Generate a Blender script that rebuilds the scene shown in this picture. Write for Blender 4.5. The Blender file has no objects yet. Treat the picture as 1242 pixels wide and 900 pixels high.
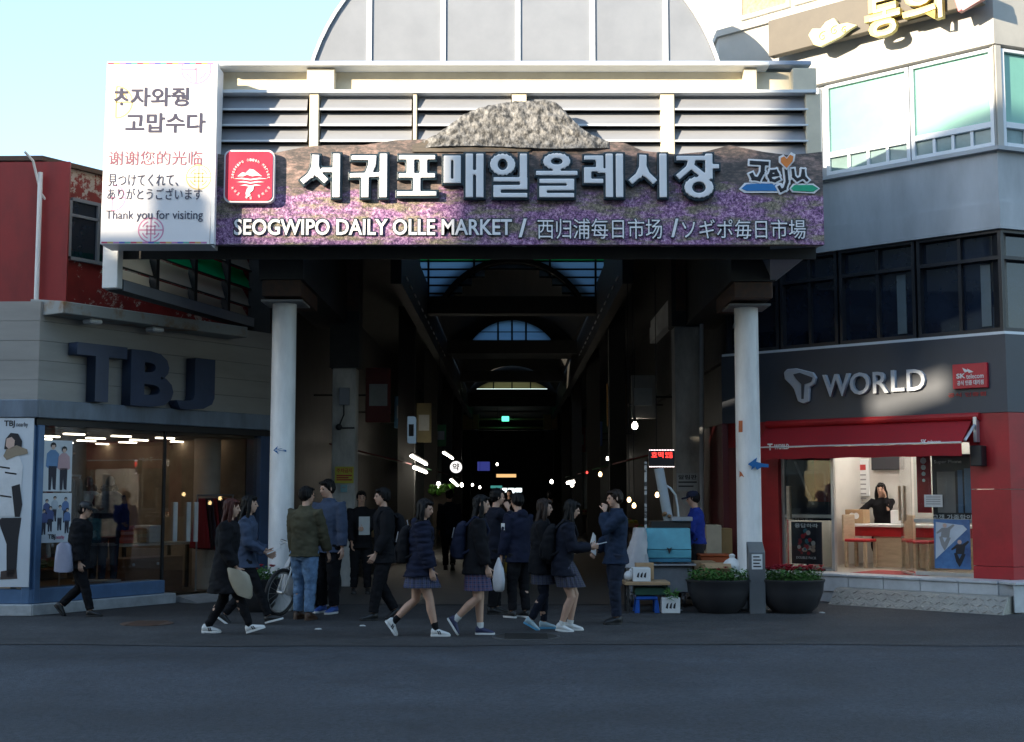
import bpy, bmesh, math, random
from mathutils import Vector, Matrix, noise
random.seed(7)
R = math.radians
S = bpy.context.scene
COL = S.collection
V = Vector
# ------------------------------------------------------------------ camera
FPX, PITCH, CAMZ = 1600.0, math.atan(147/1600.0), 1.7
cd = bpy.data.cameras.new('camera'); cam = bpy.data.objects.new('camera', cd); COL.objects.link(cam)
cd.sensor_width = 36; cd.lens = 36*FPX/1242; cd.clip_end = 2000; cd.clip_start = .1
cam.location = (0, 0, CAMZ); cam.rotation_euler = (R(90)+PITCH, 0, 0)
S.camera = cam
# ------------------------------------------------------------------ sky, sun, exposure
SUN_EL, SUN_AZ = R(14), R(48)            # the sun stands behind and left of the camera
W = bpy.data.worlds.new('World'); S.world = W; W.use_nodes = True
nt = W.node_tree; bg = nt.nodes['Background']
sky = nt.nodes.new('ShaderNodeTexSky'); sky.sky_type = 'NISHITA'; sky.sun_disc = False
sky.sun_elevation = SUN_EL; sky.sun_rotation = R(180)+SUN_AZ
sky.air_density = 1.0; sky.dust_density = .6; sky.ozone_density = 1.6
hz = nt.nodes.new('ShaderNodeMix'); hz.data_type = 'RGBA'; hz.inputs['Factor'].default_value = .3
nt.links.new(sky.outputs[0], hz.inputs['A']); hz.inputs['B'].default_value = (1.5, 2.2, 2.8, 1)   # thin bright evening haze in the sky
nt.links.new(hz.outputs['Result'], bg.inputs[0]); bg.inputs[1].default_value = .15
sd = bpy.data.lights.new('sun', 'SUN'); sun = bpy.data.objects.new('sun', sd); COL.objects.link(sun)
sd.energy = 3.5; sd.angle = R(.5); sd.color = (1, .85, .64)
tosun = V((-math.sin(SUN_AZ)*math.cos(SUN_EL), -math.cos(SUN_AZ)*math.cos(SUN_EL), math.sin(SUN_EL)))
sun.rotation_euler = tosun.to_track_quat('Z', 'Y').to_euler(); sun.location = (-20, -20, 40)
S.view_settings.view_transform = 'Standard'; S.view_settings.look = 'None'
S.view_settings.gamma = 1; S.view_settings.exposure = 1.8
S.cycles.max_bounces = 6; S.cycles.transparent_max_bounces = 12

# ------------------------------------------------------------------ helpers
def ray(u, v):
    a, b = (u-621)/FPX, (450-v)/FPX
    return V((a, math.cos(PITCH)-b*math.sin(PITCH), math.sin(PITCH)+b*math.cos(PITCH)))
def at(u, v, Y):
    d = ray(u, v); t = Y/d.y
    return V((d.x*t, Y, CAMZ+d.z*t))
def gnd(u, v, z=0):
    d = ray(u, v); t = (z-CAMZ)/d.z
    return V((d.x*t, d.y*t, z))
class Frame:                      # a vertical plane: origin, direction along it, outward normal
    def __init__(s, o, d, n):
        s.o = V((o[0], o[1], 0)); s.d = V((d[0], d[1], 0)).normalized(); s.n = V((n[0], n[1], 0)).normalized()
    def p(s, a, z, out=0): return s.o+s.d*a+s.n*out+V((0, 0, z))
    def sz(s, u, v, out=0):       # where the sight line of a point of the photograph meets the plane
        d = ray(u, v); c = V((0, 0, CAMZ)); o = s.o+s.n*out
        t = (o-c).dot(s.n)/d.dot(s.n); q = c+d*t
        return (q-s.o).dot(s.d), q.z
def front(Y): return Frame((0, Y), (1, 0), (0, -1))
FL = Frame((-6.67, 18.5), (.56, .83), (.83, -.56))
FL0 = Frame((-6.67, 18.5), (-1, .03), (-.03, -1))
FR = Frame((7.25, 19.3), (-.737, .676), (-.676, -.737))
FR0 = Frame((7.25, 19.3), (.93, .36), (.36, -.93))

class MB:
    def __init__(s): s.v = []; s.f = []; s.m = []; s.cur = 0
    def face(s, pts):
        b = len(s.v); s.v += [tuple(p) for p in pts]; s.f.append(tuple(range(b, b+len(pts)))); s.m.append(s.cur)
    def _add(s, vs, fs):
        b = len(s.v); s.v += [tuple(p) for p in vs]
        for f in fs: s.f.append(tuple(b+i for i in f)); s.m.append(s.cur)
    def hexa(s, p):               # 8 corners: bottom loop then top loop
        s._add(p, [(3, 2, 1, 0), (4, 5, 6, 7), (0, 1, 5, 4), (1, 2, 6, 5), (2, 3, 7, 6), (3, 0, 4, 7)])
    def box(s, x0, x1, y0, y1, z0, z1):
        s.hexa([(x0, y0, z0), (x1, y0, z0), (x1, y1, z0), (x0, y1, z0), (x0, y0, z1), (x1, y0, z1), (x1, y1, z1), (x0, y1, z1)])
    def fbox(s, F, a0, a1, d0, d1, z0, z1):
        s.hexa([F.p(a0, z0, d0), F.p(a1, z0, d0), F.p(a1, z0, d1), F.p(a0, z0, d1), F.p(a0, z1, d0), F.p(a1, z1, d0), F.p(a1, z1, d1), F.p(a0, z1, d1)])
    def prism(s, F, poly, d0, d1):
        n = len(poly)
        s._add([F.p(a, z, d0) for a, z in poly]+[F.p(a, z, d1) for a, z in poly],
               [tuple(range(n)), tuple(range(2*n-1, n-1, -1))]+[(i, (i+1) % n, n+(i+1) % n, n+i) for i in range(n)])
    def extr(s, poly, vec):       # polygon of 3d points pushed along a vector
        n = len(poly); vec = V(vec)
        s._add(list(poly)+[V(p)+vec for p in poly],
               [tuple(range(n)), tuple(range(2*n-1, n-1, -1))]+[(i, (i+1) % n, n+(i+1) % n, n+i) for i in range(n)])
    def loft(s, rings, cap=True, closed=True):
        n = len(rings[0]); vs = [p for r in rings for p in r]; fs = []
        for k in range(len(rings)-1):
            for i in range(n if closed else n-1):
                j = (i+1) % n; fs.append((k*n+i, k*n+j, (k+1)*n+j, (k+1)*n+i))
        if cap: fs += [tuple(range(n-1, -1, -1)), tuple(range((len(rings)-1)*n, len(rings)*n))]
        s._add(vs, fs)
    def tube(s, pts, rad, n=10):
        pts = [V(p) for p in pts]
        if not hasattr(rad, '__len__'): rad = [rad]*len(pts)
        rings = []; ref = None
        for i, p in enumerate(pts):
            t = (pts[min(i+1, len(pts)-1)]-pts[max(i-1, 0)]).normalized()
            if ref is None or abs(ref.dot(t)) > .95:
                ref = V((0, 0, 1)) if abs(t.z) < .9 else V((1, 0, 0))
            a = (ref-t*ref.dot(t)).normalized(); b = t.cross(a); ref = a
            rings.append([p+(a*math.cos(q)+b*math.sin(q))*rad[i] for q in (2*math.pi*k/n for k in range(n))])
        s.loft(rings)
    def cyl(s, p0, p1, r0, r1=None, n=16): s.tube([p0, p1], [r0, r0 if r1 is None else r1], n)
    def ell(s, c, r, n=14, m=9, M=None):
        c = V(c); r = (r, r, r) if not hasattr(r, '__len__') else r; rings = []
        for k in range(m+1):
            a = math.pi*(.02+.96*k/m)-math.pi/2
            ring = [V((r[0]*math.cos(a)*math.cos(q), r[1]*math.cos(a)*math.sin(q), r[2]*math.sin(a))) for q in (2*math.pi*i/n for i in range(n))]
            rings.append([c+(M @ p if M else p) for p in ring])
        s.loft(rings)
    def lathe(s, c, prof, n=24, sx=1, sy=1):
        c = V(c); s.loft([[c+V((r*sx*math.cos(q), r*sy*math.sin(q), z)) for q in (2*math.pi*i/n for i in range(n))] for r, z in prof])
    def torus(s, c, ax, R0, r0, n=28, m=8):
        c = V(c); ax = V(ax).normalized(); a = ax.orthogonal().normalized(); b = ax.cross(a)
        rings = []
        for i in range(n+1):
            q = 2*math.pi*i/n; e = a*math.cos(q)+b*math.sin(q)
            rings.append([c+e*(R0+r0*math.cos(w))+ax*(r0*math.sin(w)) for w in (2*math.pi*k/m for k in range(m))])
        s.loft(rings, cap=False)
    def build(s, name, mat, parent=None, smooth=False, bevel=0, ang=35, fix=True):
        me = bpy.data.meshes.new(name); me.from_pydata(s.v, [], s.f)
        mats = mat if isinstance(mat, (list, tuple)) else [mat]
        for m_ in mats: me.materials.append(m_)
        if len(mats) > 1: me.polygons.foreach_set('material_index', s.m)
        if bevel or fix:
            bm = bmesh.new(); bm.from_mesh(me)
            if fix: bmesh.ops.recalc_face_normals(bm, faces=bm.faces)
            if bevel:
                es = [e for e in bm.edges if len(e.link_faces) == 2 and e.calc_face_angle(0) > R(25)]
                bmesh.ops.bevel(bm, geom=es, offset=bevel, segments=2 if smooth else 1, affect='EDGES', clamp_overlap=True)
            bm.to_mesh(me); bm.free()
        if smooth:
            me.polygons.foreach_set('use_smooth', [True]*len(me.polygons)); me.set_sharp_from_angle(angle=R(ang))
        return link(name, me, parent)
def link(name, me, parent=None):
    o = bpy.data.objects.new(name, me); COL.objects.link(o)
    if parent is not None:
        o.parent = parent
        if parent.type == 'EMPTY' and parent.get('_w', 0): o.location = -V(parent.location)
    return o
def thing(name, label, cat, loc=(0, 0, 0), group=None, world=True):
    o = bpy.data.objects.new(name, None); COL.objects.link(o); o.empty_display_size = .2
    o.location = loc; o['label'] = label; o['category'] = cat
    if group: o['group'] = group
    if world: o['_w'] = 1
    return o
def tag(o, label, cat, group=None):
    o['label'] = label; o['category'] = cat
    if group: o['group'] = group
    return o
def structure(o): o['kind'] = 'structure'; return o
def copy_tree(o, label=None, parent=None):
    c = o.copy(); COL.objects.link(c); c.parent = parent
    if label: c['label'] = label
    for ch in list(o.children): copy_tree(ch, None, c)
    return c

# ------------------------------------------------------------------ materials
def mat(name, col, rough=.6, metal=0, var=.12, scale=3.0, bump=0, bscale=40, spec=.5, stretch=(1, 1, 1), col2=None, thr=None, emit=0):
    m = bpy.data.materials.new(name); m.use_nodes = True; n = m.node_tree; L = n.links; b = n.nodes['Principled BSDF']
    b.inputs['Roughness'].default_value = rough; b.inputs['Metallic'].default_value = metal
    b.inputs['Specular IOR Level'].default_value = spec
    tc = n.nodes.new('ShaderNodeTexCoord'); mp = n.nodes.new('ShaderNodeMapping'); mp.inputs['Scale'].default_value = stretch
    L.new(tc.outputs['Object'], mp.inputs[0])
    tx = n.nodes.new('ShaderNodeTexNoise'); tx.inputs['Scale'].default_value = scale; tx.inputs['Detail'].default_value = 6; tx.inputs['Roughness'].default_value = .65
    L.new(mp.outputs[0], tx.inputs['Vector'])
    rp = n.nodes.new('ShaderNodeValToRGB')
    c = V(col[:3]); c2 = V(col2) if col2 else c*(1-var*1.6); c1 = c if col2 else c*(1+var*.6)
    lo, hi = thr if thr else (.3, .7)
    rp.color_ramp.elements[0].position = lo; rp.color_ramp.elements[0].color = (*c2, 1)
    rp.color_ramp.elements[1].position = hi; rp.color_ramp.elements[1].color = (*[min(x, .95) for x in c1], 1)
    L.new(tx.outputs[0], rp.inputs[0]); L.new(rp.outputs[0], b.inputs['Base Color'])
    mr = n.nodes.new('ShaderNodeMapRange'); mr.inputs[3].default_value = max(.02, rough*.8); mr.inputs[4].default_value = min(1, rough*1.2)
    L.new(tx.outputs[0], mr.inputs[0]); L.new(mr.outputs[0], b.inputs['Roughness'])
    if bump:
        t2 = n.nodes.new('ShaderNodeTexNoise'); t2.inputs['Scale'].default_value = bscale; t2.inputs['Detail'].default_value = 4
        L.new(mp.outputs[0], t2.inputs['Vector'])
        bp = n.nodes.new('ShaderNodeBump'); bp.inputs['Strength'].default_value = bump; bp.inputs['Distance'].default_value = .02
        L.new(t2.outputs[0], bp.inputs['Height']); L.new(bp.outputs[0], b.inputs['Normal'])
    if emit:
        b.inputs['Emission Color'].default_value = (*col[:3], 1); b.inputs['Emission Strength'].default_value = emit
    return m
def glass(name, tint=(1, 1, 1), refl=.1, rough=.01):
    m = bpy.data.materials.new(name); m.use_nodes = True; n = m.node_tree; L = n.links
    n.nodes.remove(n.nodes['Principled BSDF']); out = n.nodes['Material Output']
    t = n.nodes.new('ShaderNodeBsdfTransparent'); t.inputs[0].default_value = (*tint, 1)
    g = n.nodes.new('ShaderNodeBsdfGlossy'); g.inputs['Roughness'].default_value = rough
    lw = n.nodes.new('ShaderNodeLayerWeight'); lw.inputs[0].default_value = .5
    pw = n.nodes.new('ShaderNodeMath'); pw.operation = 'POWER'; pw.inputs[1].default_value = 4.5; L.new(lw.outputs['Facing'], pw.inputs[0])
    ad = n.nodes.new('ShaderNodeMath'); ad.operation = 'ADD'; ad.inputs[1].default_value = refl; ad.use_clamp = True; L.new(pw.outputs[0], ad.inputs[0])
    mx = n.nodes.new('ShaderNodeMixShader'); L.new(ad.outputs[0], mx.inputs[0]); L.new(t.outputs[0], mx.inputs[1]); L.new(g.outputs[0], mx.inputs[2])
    L.new(mx.outputs[0], out.inputs[0])
    return m
def transl(name, col, fac=.6):
    m = bpy.data.materials.new(name); m.use_nodes = True; n = m.node_tree; L = n.links
    n.nodes.remove(n.nodes['Principled BSDF']); out = n.nodes['Material Output']
    tx = n.nodes.new('ShaderNodeTexNoise'); tx.inputs['Scale'].default_value = 4
    rp = n.nodes.new('ShaderNodeValToRGB'); rp.color_ramp.elements[0].color = (*[c*.75 for c in col], 1); rp.color_ramp.elements[1].color = (*col, 1)
    L.new(tx.outputs[0], rp.inputs[0])
    d = n.nodes.new('ShaderNodeBsdfDiffuse'); t = n.nodes.new('ShaderNodeBsdfTranslucent')
    for q in (d, t): L.new(rp.outputs[0], q.inputs[0])
    mx = n.nodes.new('ShaderNodeMixShader'); mx.inputs[0].default_value = fac
    L.new(d.outputs[0], mx.inputs[1]); L.new(t.outputs[0], mx.inputs[2]); L.new(mx.outputs[0], out.inputs[0])
    return m
def emitter(name, col, st):
    m = bpy.data.materials.new(name); m.use_nodes = True; n = m.node_tree
    n.nodes.remove(n.nodes['Principled BSDF']); e = n.nodes.new('ShaderNodeEmission')
    e.inputs[0].default_value = (*col, 1); e.inputs[1].default_value = st
    n.links.new(e.outputs[0], n.nodes['Material Output'].inputs[0]); return m

M = {}
def speckle(m, amt=.95):        # fine stone grain and broad worn patches over a base colour
    n = m.node_tree; L = n.links; b = n.nodes['Principled BSDF']; rp = [x for x in n.nodes if x.type == 'VALTORGB'][0]; tc = [x for x in n.nodes if x.type == 'TEX_COORD'][0]
    v = n.nodes.new('ShaderNodeTexVoronoi'); v.inputs['Scale'].default_value = 38; L.new(tc.outputs['Object'], v.inputs['Vector'])
    r2 = n.nodes.new('ShaderNodeValToRGB'); r2.color_ramp.elements[0].color = (.55, .55, .55, 1); r2.color_ramp.elements[1].color = (1.5, 1.5, 1.5, 1); L.new(v.outputs['Color'], r2.inputs[0])
    mx = n.nodes.new('ShaderNodeMix'); mx.data_type = 'RGBA'; mx.blend_type = 'MULTIPLY'; mx.inputs['Factor'].default_value = amt; L.new(rp.outputs[0], mx.inputs['A']); L.new(r2.outputs[0], mx.inputs['B'])
    t = n.nodes.new('ShaderNodeTexNoise'); t.inputs['Scale'].default_value = .35; t.inputs['Detail'].default_value = 5; mp = n.nodes.new('ShaderNodeMapping'); mp.inputs['Scale'].default_value = (.35, 1.6, 1); L.new(tc.outputs['Object'], mp.inputs[0]); L.new(mp.outputs[0], t.inputs['Vector'])
    r3 = n.nodes.new('ShaderNodeValToRGB'); r3.color_ramp.elements[0].position = .35; r3.color_ramp.elements[0].color = (.72, .72, .72, 1); r3.color_ramp.elements[1].position = .65; r3.color_ramp.elements[1].color = (1.2, 1.2, 1.2, 1); L.new(t.outputs[0], r3.inputs[0])
    m2 = n.nodes.new('ShaderNodeMix'); m2.data_type = 'RGBA'; m2.blend_type = 'MULTIPLY'; m2.inputs['Factor'].default_value = 1; L.new(mx.outputs['Result'], m2.inputs['A']); L.new(r3.outputs[0], m2.inputs['B']); L.new(m2.outputs['Result'], b.inputs['Base Color'])
M['asphalt'] = mat('asphalt', (.036, .041, .051), .8, var=.25, scale=1.2, bump=.7, bscale=70); speckle(M['asphalt'])
M['white'] = mat('white_paint', (.72, .73, .72), .45, var=.08, scale=2)
M['cream'] = mat('cream_panel', (.68, .62, .48), .5, var=.08)
M['pillar'] = mat('pillar_paint', (.8, .8, .78), .4, var=.2, scale=2.5, stretch=(1, 1, .25))
M['grey'] = mat('grey_panel', (.23, .25, .285), .5, var=.08, scale=1.5)
M['slat'] = mat('slat_metal', (.26, .275, .31), .5, var=.1, scale=2, stretch=(.3, 1, 1))
M['slatw'] = mat('slat_edge', (.7, .74, .78), .4, var=.05)
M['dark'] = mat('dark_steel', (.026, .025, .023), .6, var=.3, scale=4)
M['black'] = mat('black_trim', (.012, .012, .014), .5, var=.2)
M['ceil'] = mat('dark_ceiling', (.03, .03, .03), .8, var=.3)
M['rust'] = mat('rusty_steel', (.12, .06, .035), .7, var=.4, scale=6, col2=(.05, .035, .03))
M['concrete'] = mat('grey_concrete', (.27, .27, .27), .8, var=.25, scale=2.5, bump=.2, bscale=30)
M['stone'] = mat('pale_stone', (.42, .44, .45), .55, var=.18, scale=5)
M['red'] = mat('red_panel', (.42, .012, .018), .45, var=.2, scale=2)
M['navy'] = mat('navy_trim', (.035, .065, .13), .45, var=.15)
M['bluefr'] = mat('blue_frame', (.09, .17, .3), .45, var=.15)
M['silver'] = mat('brushed_silver', (.55, .57, .6), .35, .7, var=.08)
M['text_black'] = mat('ink_black', (.015, .015, .02), .5, var=0)
M['text_white'] = mat('ink_white', (.8, .8, .8), .5, var=0)
M['glass'] = glass('shop_glass', (.86, .88, .88), .025)
M['glassr'] = glass('mirror_glass', (.84, .86, .86), .1)
M['glassd'] = mat('dark_window_glass', (.012, .02, .038), .05, var=.3, scale=1.5, spec=.7)
M['skin'] = mat('skin', (.5, .3, .21), .5, var=.06, scale=12)
M['hair'] = mat('black_hair', (.008, .007, .007), .5, spec=.15, var=.4, scale=20, stretch=(4, 4, .5))
M['card'] = mat('cardboard', (.4, .26, .14), .8, var=.15, scale=4)
M['wood'] = mat('pale_wood', (.48, .38, .26), .5, var=.15, scale=3, stretch=(1, 1, 6))

def pal(name, col, **k):
    if name not in M: M[name] = mat(name, col, **k)
    return M[name]

# ------------------------------------------------------------------ text fitted to a rectangle of a plane
def text(body, F, a0, a1, z0, z1, d0, depth, m, name, parent=None, bold=0, flip=None, shear=0, grow=0, tr=None):
    c = bpy.data.curves.new('lettering', 'FONT'); c.body = body; c.extrude = .5; c.offset = bold; c.resolution_u = 3; c.shear = shear
    o = bpy.data.objects.new('lettering', c); COL.objects.link(o)
    bpy.context.view_layer.update()
    me = bpy.data.meshes.new_from_object(o.evaluated_get(bpy.context.evaluated_depsgraph_get()))
    bpy.data.objects.remove(o); bpy.data.curves.remove(c)
    xs = [v.co.x for v in me.vertices]; ys = [v.co.y for v in me.vertices]
    if not xs: return None
    x0, x1, y0, y1 = min(xs), max(xs), min(ys), max(ys)
    if a0 > a1: sgn = 1
    a0 -= grow*(1 if a1 > a0 else -1); a1 += grow*(1 if a1 > a0 else -1); z0 -= grow; z1 += grow
    for v in me.vertices:
        a = a0+(v.co.x-x0)/(x1-x0)*(a1-a0); z = z0+(v.co.y-y0)/(y1-y0)*(z1-z0)
        q = F.p(a, z, d0+(v.co.z+.5)*depth); v.co = tr(q) if tr else q
    me.materials.clear(); me.materials.append(m)
    return link(name, me, parent)
def ptext(body, F, u0, u1, v0, v1, d0, depth, m, name, parent=None, **k):     # rectangle read off the photograph on plane F
    a0, z1 = F.sz(u0, (v0+v1)/2, d0)[0], F.sz((u0+u1)/2, v0, d0)[1]
    a1, z0 = F.sz(u1, (v0+v1)/2, d0)[0], F.sz((u0+u1)/2, v1, d0)[1]
    return text(body, F, a0, a1, z0, z1, d0, depth, m, name, parent, **k)
def prect(F, u0, u1, v0, v1, d=0):
    um, vm = (u0+u1)/2, (v0+v1)/2
    return F.sz(u0, vm, d)[0], F.sz(u1, vm, d)[0], F.sz(um, v1, d)[1], F.sz(um, v0, d)[1]
def remesh(mb, vox, name, mt, parent=None, smooth=2, fold=0, fscale=(9, 9, 14), seed=0, extra=None, deci=1):
    me = bpy.data.meshes.new('tmp'); me.from_pydata(mb.v, [], mb.f)
    bm = bmesh.new(); bm.from_mesh(me); bmesh.ops.recalc_face_normals(bm, faces=bm.faces); bm.to_mesh(me); bm.free()
    o = bpy.data.objects.new('tmp', me); COL.objects.link(o)
    r = o.modifiers.new('r', 'REMESH'); r.mode = 'VOXEL'; r.voxel_size = vox
    if smooth: s = o.modifiers.new('s', 'SMOOTH'); s.iterations = smooth; s.factor = .5
    bpy.context.view_layer.update()
    out = bpy.data.meshes.new_from_object(o.evaluated_get(bpy.context.evaluated_depsgraph_get()))
    bpy.data.objects.remove(o); bpy.data.meshes.remove(me)
    if fold:
        ns = [v.normal.copy() for v in out.vertices]
        for v, n in zip(out.vertices, ns):
            c = v.co; q = V((c.x*fscale[0]+seed, c.y*fscale[1], c.z*fscale[2]))
            w = noise.noise(q); w2 = noise.noise(q*2.3+V((5, 1, 2)))
            v.co = c+n*(fold*(w*1.0+w2*.5-abs(w)*.6))
    if extra:
        bm = bmesh.new(); bm.from_mesh(out)
        for e, Mx in extra: 
            e2 = e.copy(); e2.transform(Mx); bm.from_mesh(e2); bpy.data.meshes.remove(e2)
        bm.to_mesh(out); bm.free()
    out.materials.clear(); out.materials.append(mt)
    out.polygons.foreach_set('use_smooth', [True]*len(out.polygons))
    return link(name, out, parent)
# ================================================================== ground
mb = MB(); mb.face([(-220, -60, 0), (220, -60, 0), (220, 320, 0), (-220, 320, 0)])
structure(mb.build('road', M['asphalt']))
M['pave'] = mat('pavement_asphalt', (.043, .042, .044), .85, var=.3, scale=1.7, bump=.6, bscale=70); speckle(M['pave'])
mb = MB(); pts = [(x, 14.9+.1*math.sin(x*.7)+.05*math.sin(x*2.3), .006) for x in [i*.8-16 for i in range(41)]]
mb.face(pts+[(16, 22.6, .006), (-16, 22.6, .006)]); structure(mb.build('pavement', M['pave']))
M['mfloor'] = mat('market_paving', (.04, .039, .037), .6, var=.25, scale=3, bump=.2)
mb = MB(); mb.face([(-4.2, 20.2, .012), (3.95, 20.2, .012), (3.95, 96, .012), (-4.2, 96, .012)]); structure(mb.build('market_path', M['mfloor']))
M['dcol2'] = mat('worn_iron', (.07, .07, .07), .6, var=.3)
for uv, r, lab in (((638, 773), .36, 'round cast iron manhole cover in the asphalt behind the walking schoolgirls'), ((178, 757), .3, 'rusty oval drain cover in the asphalt in front of the clothing shop window')):
    p = gnd(*uv); t = thing('manhole_cover', lab, 'manhole cover', (p.x, p.y, .008))
    mb = MB(); mb.lathe((p.x, p.y, .006), [(r*1.12, 0), (r*1.12, .008), (r*1.02, .01), (r*1.02, .004)], 32); mb.build('rim', M['dcol2'] if uv[0] > 600 else M['rust'], t)
    mb = MB(); mb.lathe((p.x, p.y, .006), [(r, 0), (r, .009)], 32)
    for k in range(-4, 5): mb.box(p.x-r*.7, p.x+r*.7, p.y+k*.07-.012, p.y+k*.07+.012, .0152, .019)
    mb.build('cover', M['rust'] if uv[0] < 600 else M['dark'], t)
M['litter'] = mat('paper_scrap', (.6, .6, .58), .8)
for i, (u, v) in enumerate(((824, 741), (997, 744), (908, 729), (386, 764), (440, 760), (1080, 733))):
    p = gnd(u, v); mb = MB(); a = i*1.1
    mb.hexa([(p.x+.05*math.cos(a+q)*w, p.y+.04*math.sin(a+q), z) for z, w in ((.007, 1), (.02, .6)) for q in (0, 1.5, 3.1, 4.7)])
    tag(mb.build('paper_scrap', M['litter']), ['white scrap on the asphalt below the green planter', 'white scrap on the asphalt below the red flower planter', 'white scrap at the foot of the grey bollard', 'pale scrap on the asphalt below the man in jeans', 'pale scrap on the asphalt below the man in a black coat', 'white scrap on the asphalt before the metal ramp'][i], 'litter', 'scraps of paper on the ground')

# ================================================================== opposite side of the street (behind the camera, throws the shade)
M['oppw'] = mat('opposite_plaster', (.66, .58, .46), .8, var=.15, scale=.6)
M['oppd'] = mat('opposite_dark', (.2, .17, .15), .8, var=.15, scale=.6)
def opposite(lab, x0, x1, z, m, win=True, yb=-16):
    t = thing('street_building', lab, 'building', ((x0+x1)/2, -10, 0), 'buildings across the street')
    mb = MB(); mb.box(x0, x1, yb, -6, 0, z); mb.build('wall', m, t)
    if win:
        k = max(1, int((x1-x0)/2.6))
        for r_ in range(int(z/3.2)):
            for c in range(k):
                xa = x0+(c+.2)*(x1-x0)/k; xb = x0+(c+.8)*(x1-x0)/k
                f = MB(); f.box(xa-.06, xb+.06, -6, -5.94, r_*3.2+.9, r_*3.2+2.6); fo = f.build('window', M['white'], t)
                g = MB(); g.box(xa, xb, -5.96, -5.93, r_*3.2+.96, r_*3.2+2.54); g.build('pane', M['glassd'], fo)
    return t
t = opposite('brown building with a tall added shade screen across the street at the far left', -70, -32.4, 12.8, M['oppd'])
mb = MB(); mb.box(-70, -32.4, -6.2, -6.02, 12.8, 16.0); mb.build('shade_screen', M['oppd'], t)  # thin unseen screen added to keep the red storey in shade
opposite('low cream building across the street left of the added sun screen', -32.4, -27.2, 13.95, M['oppw'])
t = opposite('cream building across the street carrying an added rooftop sun screen', -27.2, -22.0, 12.75, M['oppw'])
mb = MB(); mb.box(-27.2, -22.0, -6.3, -6.0, 13.25, 15.2); mb.box(-27.2, -22.0, -6.3, -6.0, 12.75, 12.82); mb.box(-23.05, -22.0, -6.3, -6.0, 15.2, 17.0); mb.build('sun_screen', M['oppd'], t)  # added unseen screen; its gap and crown shape the sun patch and shade
for x, w in ((-26.5, .7), (-24.66, .33), (-22.1, .1)): mb = MB(); mb.box(x-w, x+w, -6.28, -6.05, 12.82, 13.25); mb.build('sun_screen_pier', M['oppd'], t)  # added piers in the gap keep its sunlight off the pillar
mb = MB(); mb.box(-31.55, -31.1, -7, -6.5, 13.95, 14.8); mb.build('chimney', M['oppd'], thing('chimney_stack', 'small chimney on the low cream roof across the street', 'chimney', (-31.3, -6.7, 13.95)))
opposite('tall cream building across the street behind the camera', -22.0, -7, 17.0, M['oppw'])
opposite('brown building across the street to the right', -7, 24, 15.0, M['oppd'])

# ================================================================== market arcade
A = thing('market_arcade', 'dark covered market arcade with arched roof ribs behind the sign', 'arcade', (0, 24, 0))
mb = MB()
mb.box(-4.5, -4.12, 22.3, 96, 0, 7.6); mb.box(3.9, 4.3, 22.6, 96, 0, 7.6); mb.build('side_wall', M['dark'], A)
mb = MB(); mb.box(-4.4, 4.2, 96, 96.3, 0, 9); mb.build('end_wall', M['black'], A)
# flat side ceilings over the shops and their fascia beams
mb = MB()
for s in (-1, 1):
    mb.box(min(s*2.25, s*4.1), max(s*2.25, s*4.1), 20.2, 95.9, 6.2, 6.5)
    mb.box(min(s*2.05, s*2.25), max(s*2.05, s*2.25), 24.2, 95.9, 5.55, 6.75)
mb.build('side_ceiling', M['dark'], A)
def arch(hw, zs, rise, n=24):                 # points of a segmental arch
    Rr = (hw*hw+rise*rise)/(2*rise); a0 = math.asin(min(1, hw/Rr)) if rise <= hw else math.pi-math.asin(hw/Rr)
    return [(Rr*math.sin(a), zs+rise-Rr+Rr*math.cos(a)) for a in (-a0+2*a0*i/n for i in range(n+1))]
FA = front(0)
def rib(y, hw, zs, rise, w, d, m, name, parent):
    mb = MB(); o = arch(hw+w, zs, rise+w); i = arch(hw, zs, rise)
    n = len(o)
    F = front(y)
    rings = [[F.p(*o[k], 0), F.p(*o[k], -d), F.p(*i[k], -d), F.p(*i[k], 0)] for k in range(n)]
    mb.loft(rings); return mb.build(name, m, parent)
def vault(y0, y1, hw, zs, rise, name, parent, m, t=.08):
    mb = MB(); o = arch(hw+t, zs, rise+t); i = arch(hw, zs, rise)
    mb.loft([[V((o[k][0], y0, o[k][1])), V((o[k][0], y1, o[k][1])), V((i[k][0], y1, i[k][1])), V((i[k][0], y0, i[k][1]))] for k in range(len(o))])
    return mb.build(name, m, parent)
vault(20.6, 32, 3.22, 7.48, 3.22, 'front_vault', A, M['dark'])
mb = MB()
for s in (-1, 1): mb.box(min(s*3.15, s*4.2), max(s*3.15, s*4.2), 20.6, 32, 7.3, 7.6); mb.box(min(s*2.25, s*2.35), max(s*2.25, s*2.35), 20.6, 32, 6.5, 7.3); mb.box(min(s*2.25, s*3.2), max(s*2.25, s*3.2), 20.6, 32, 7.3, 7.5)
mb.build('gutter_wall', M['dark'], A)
rib(24.2, 2.75, 6.6, 2.6, .22, .25, M['dark'], 'arch_rib', A)
M['bluepanel'] = transl('blue_translucent_panel', (.46, .62, .76), .75)
M['greenpanel'] = transl('green_translucent_panel', (.04, .6, .3), .75)
M['warmpanel'] = transl('warm_glow_panel', (.75, .62, .36), .8)  # warm evening light on this panel is put into its colour
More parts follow.
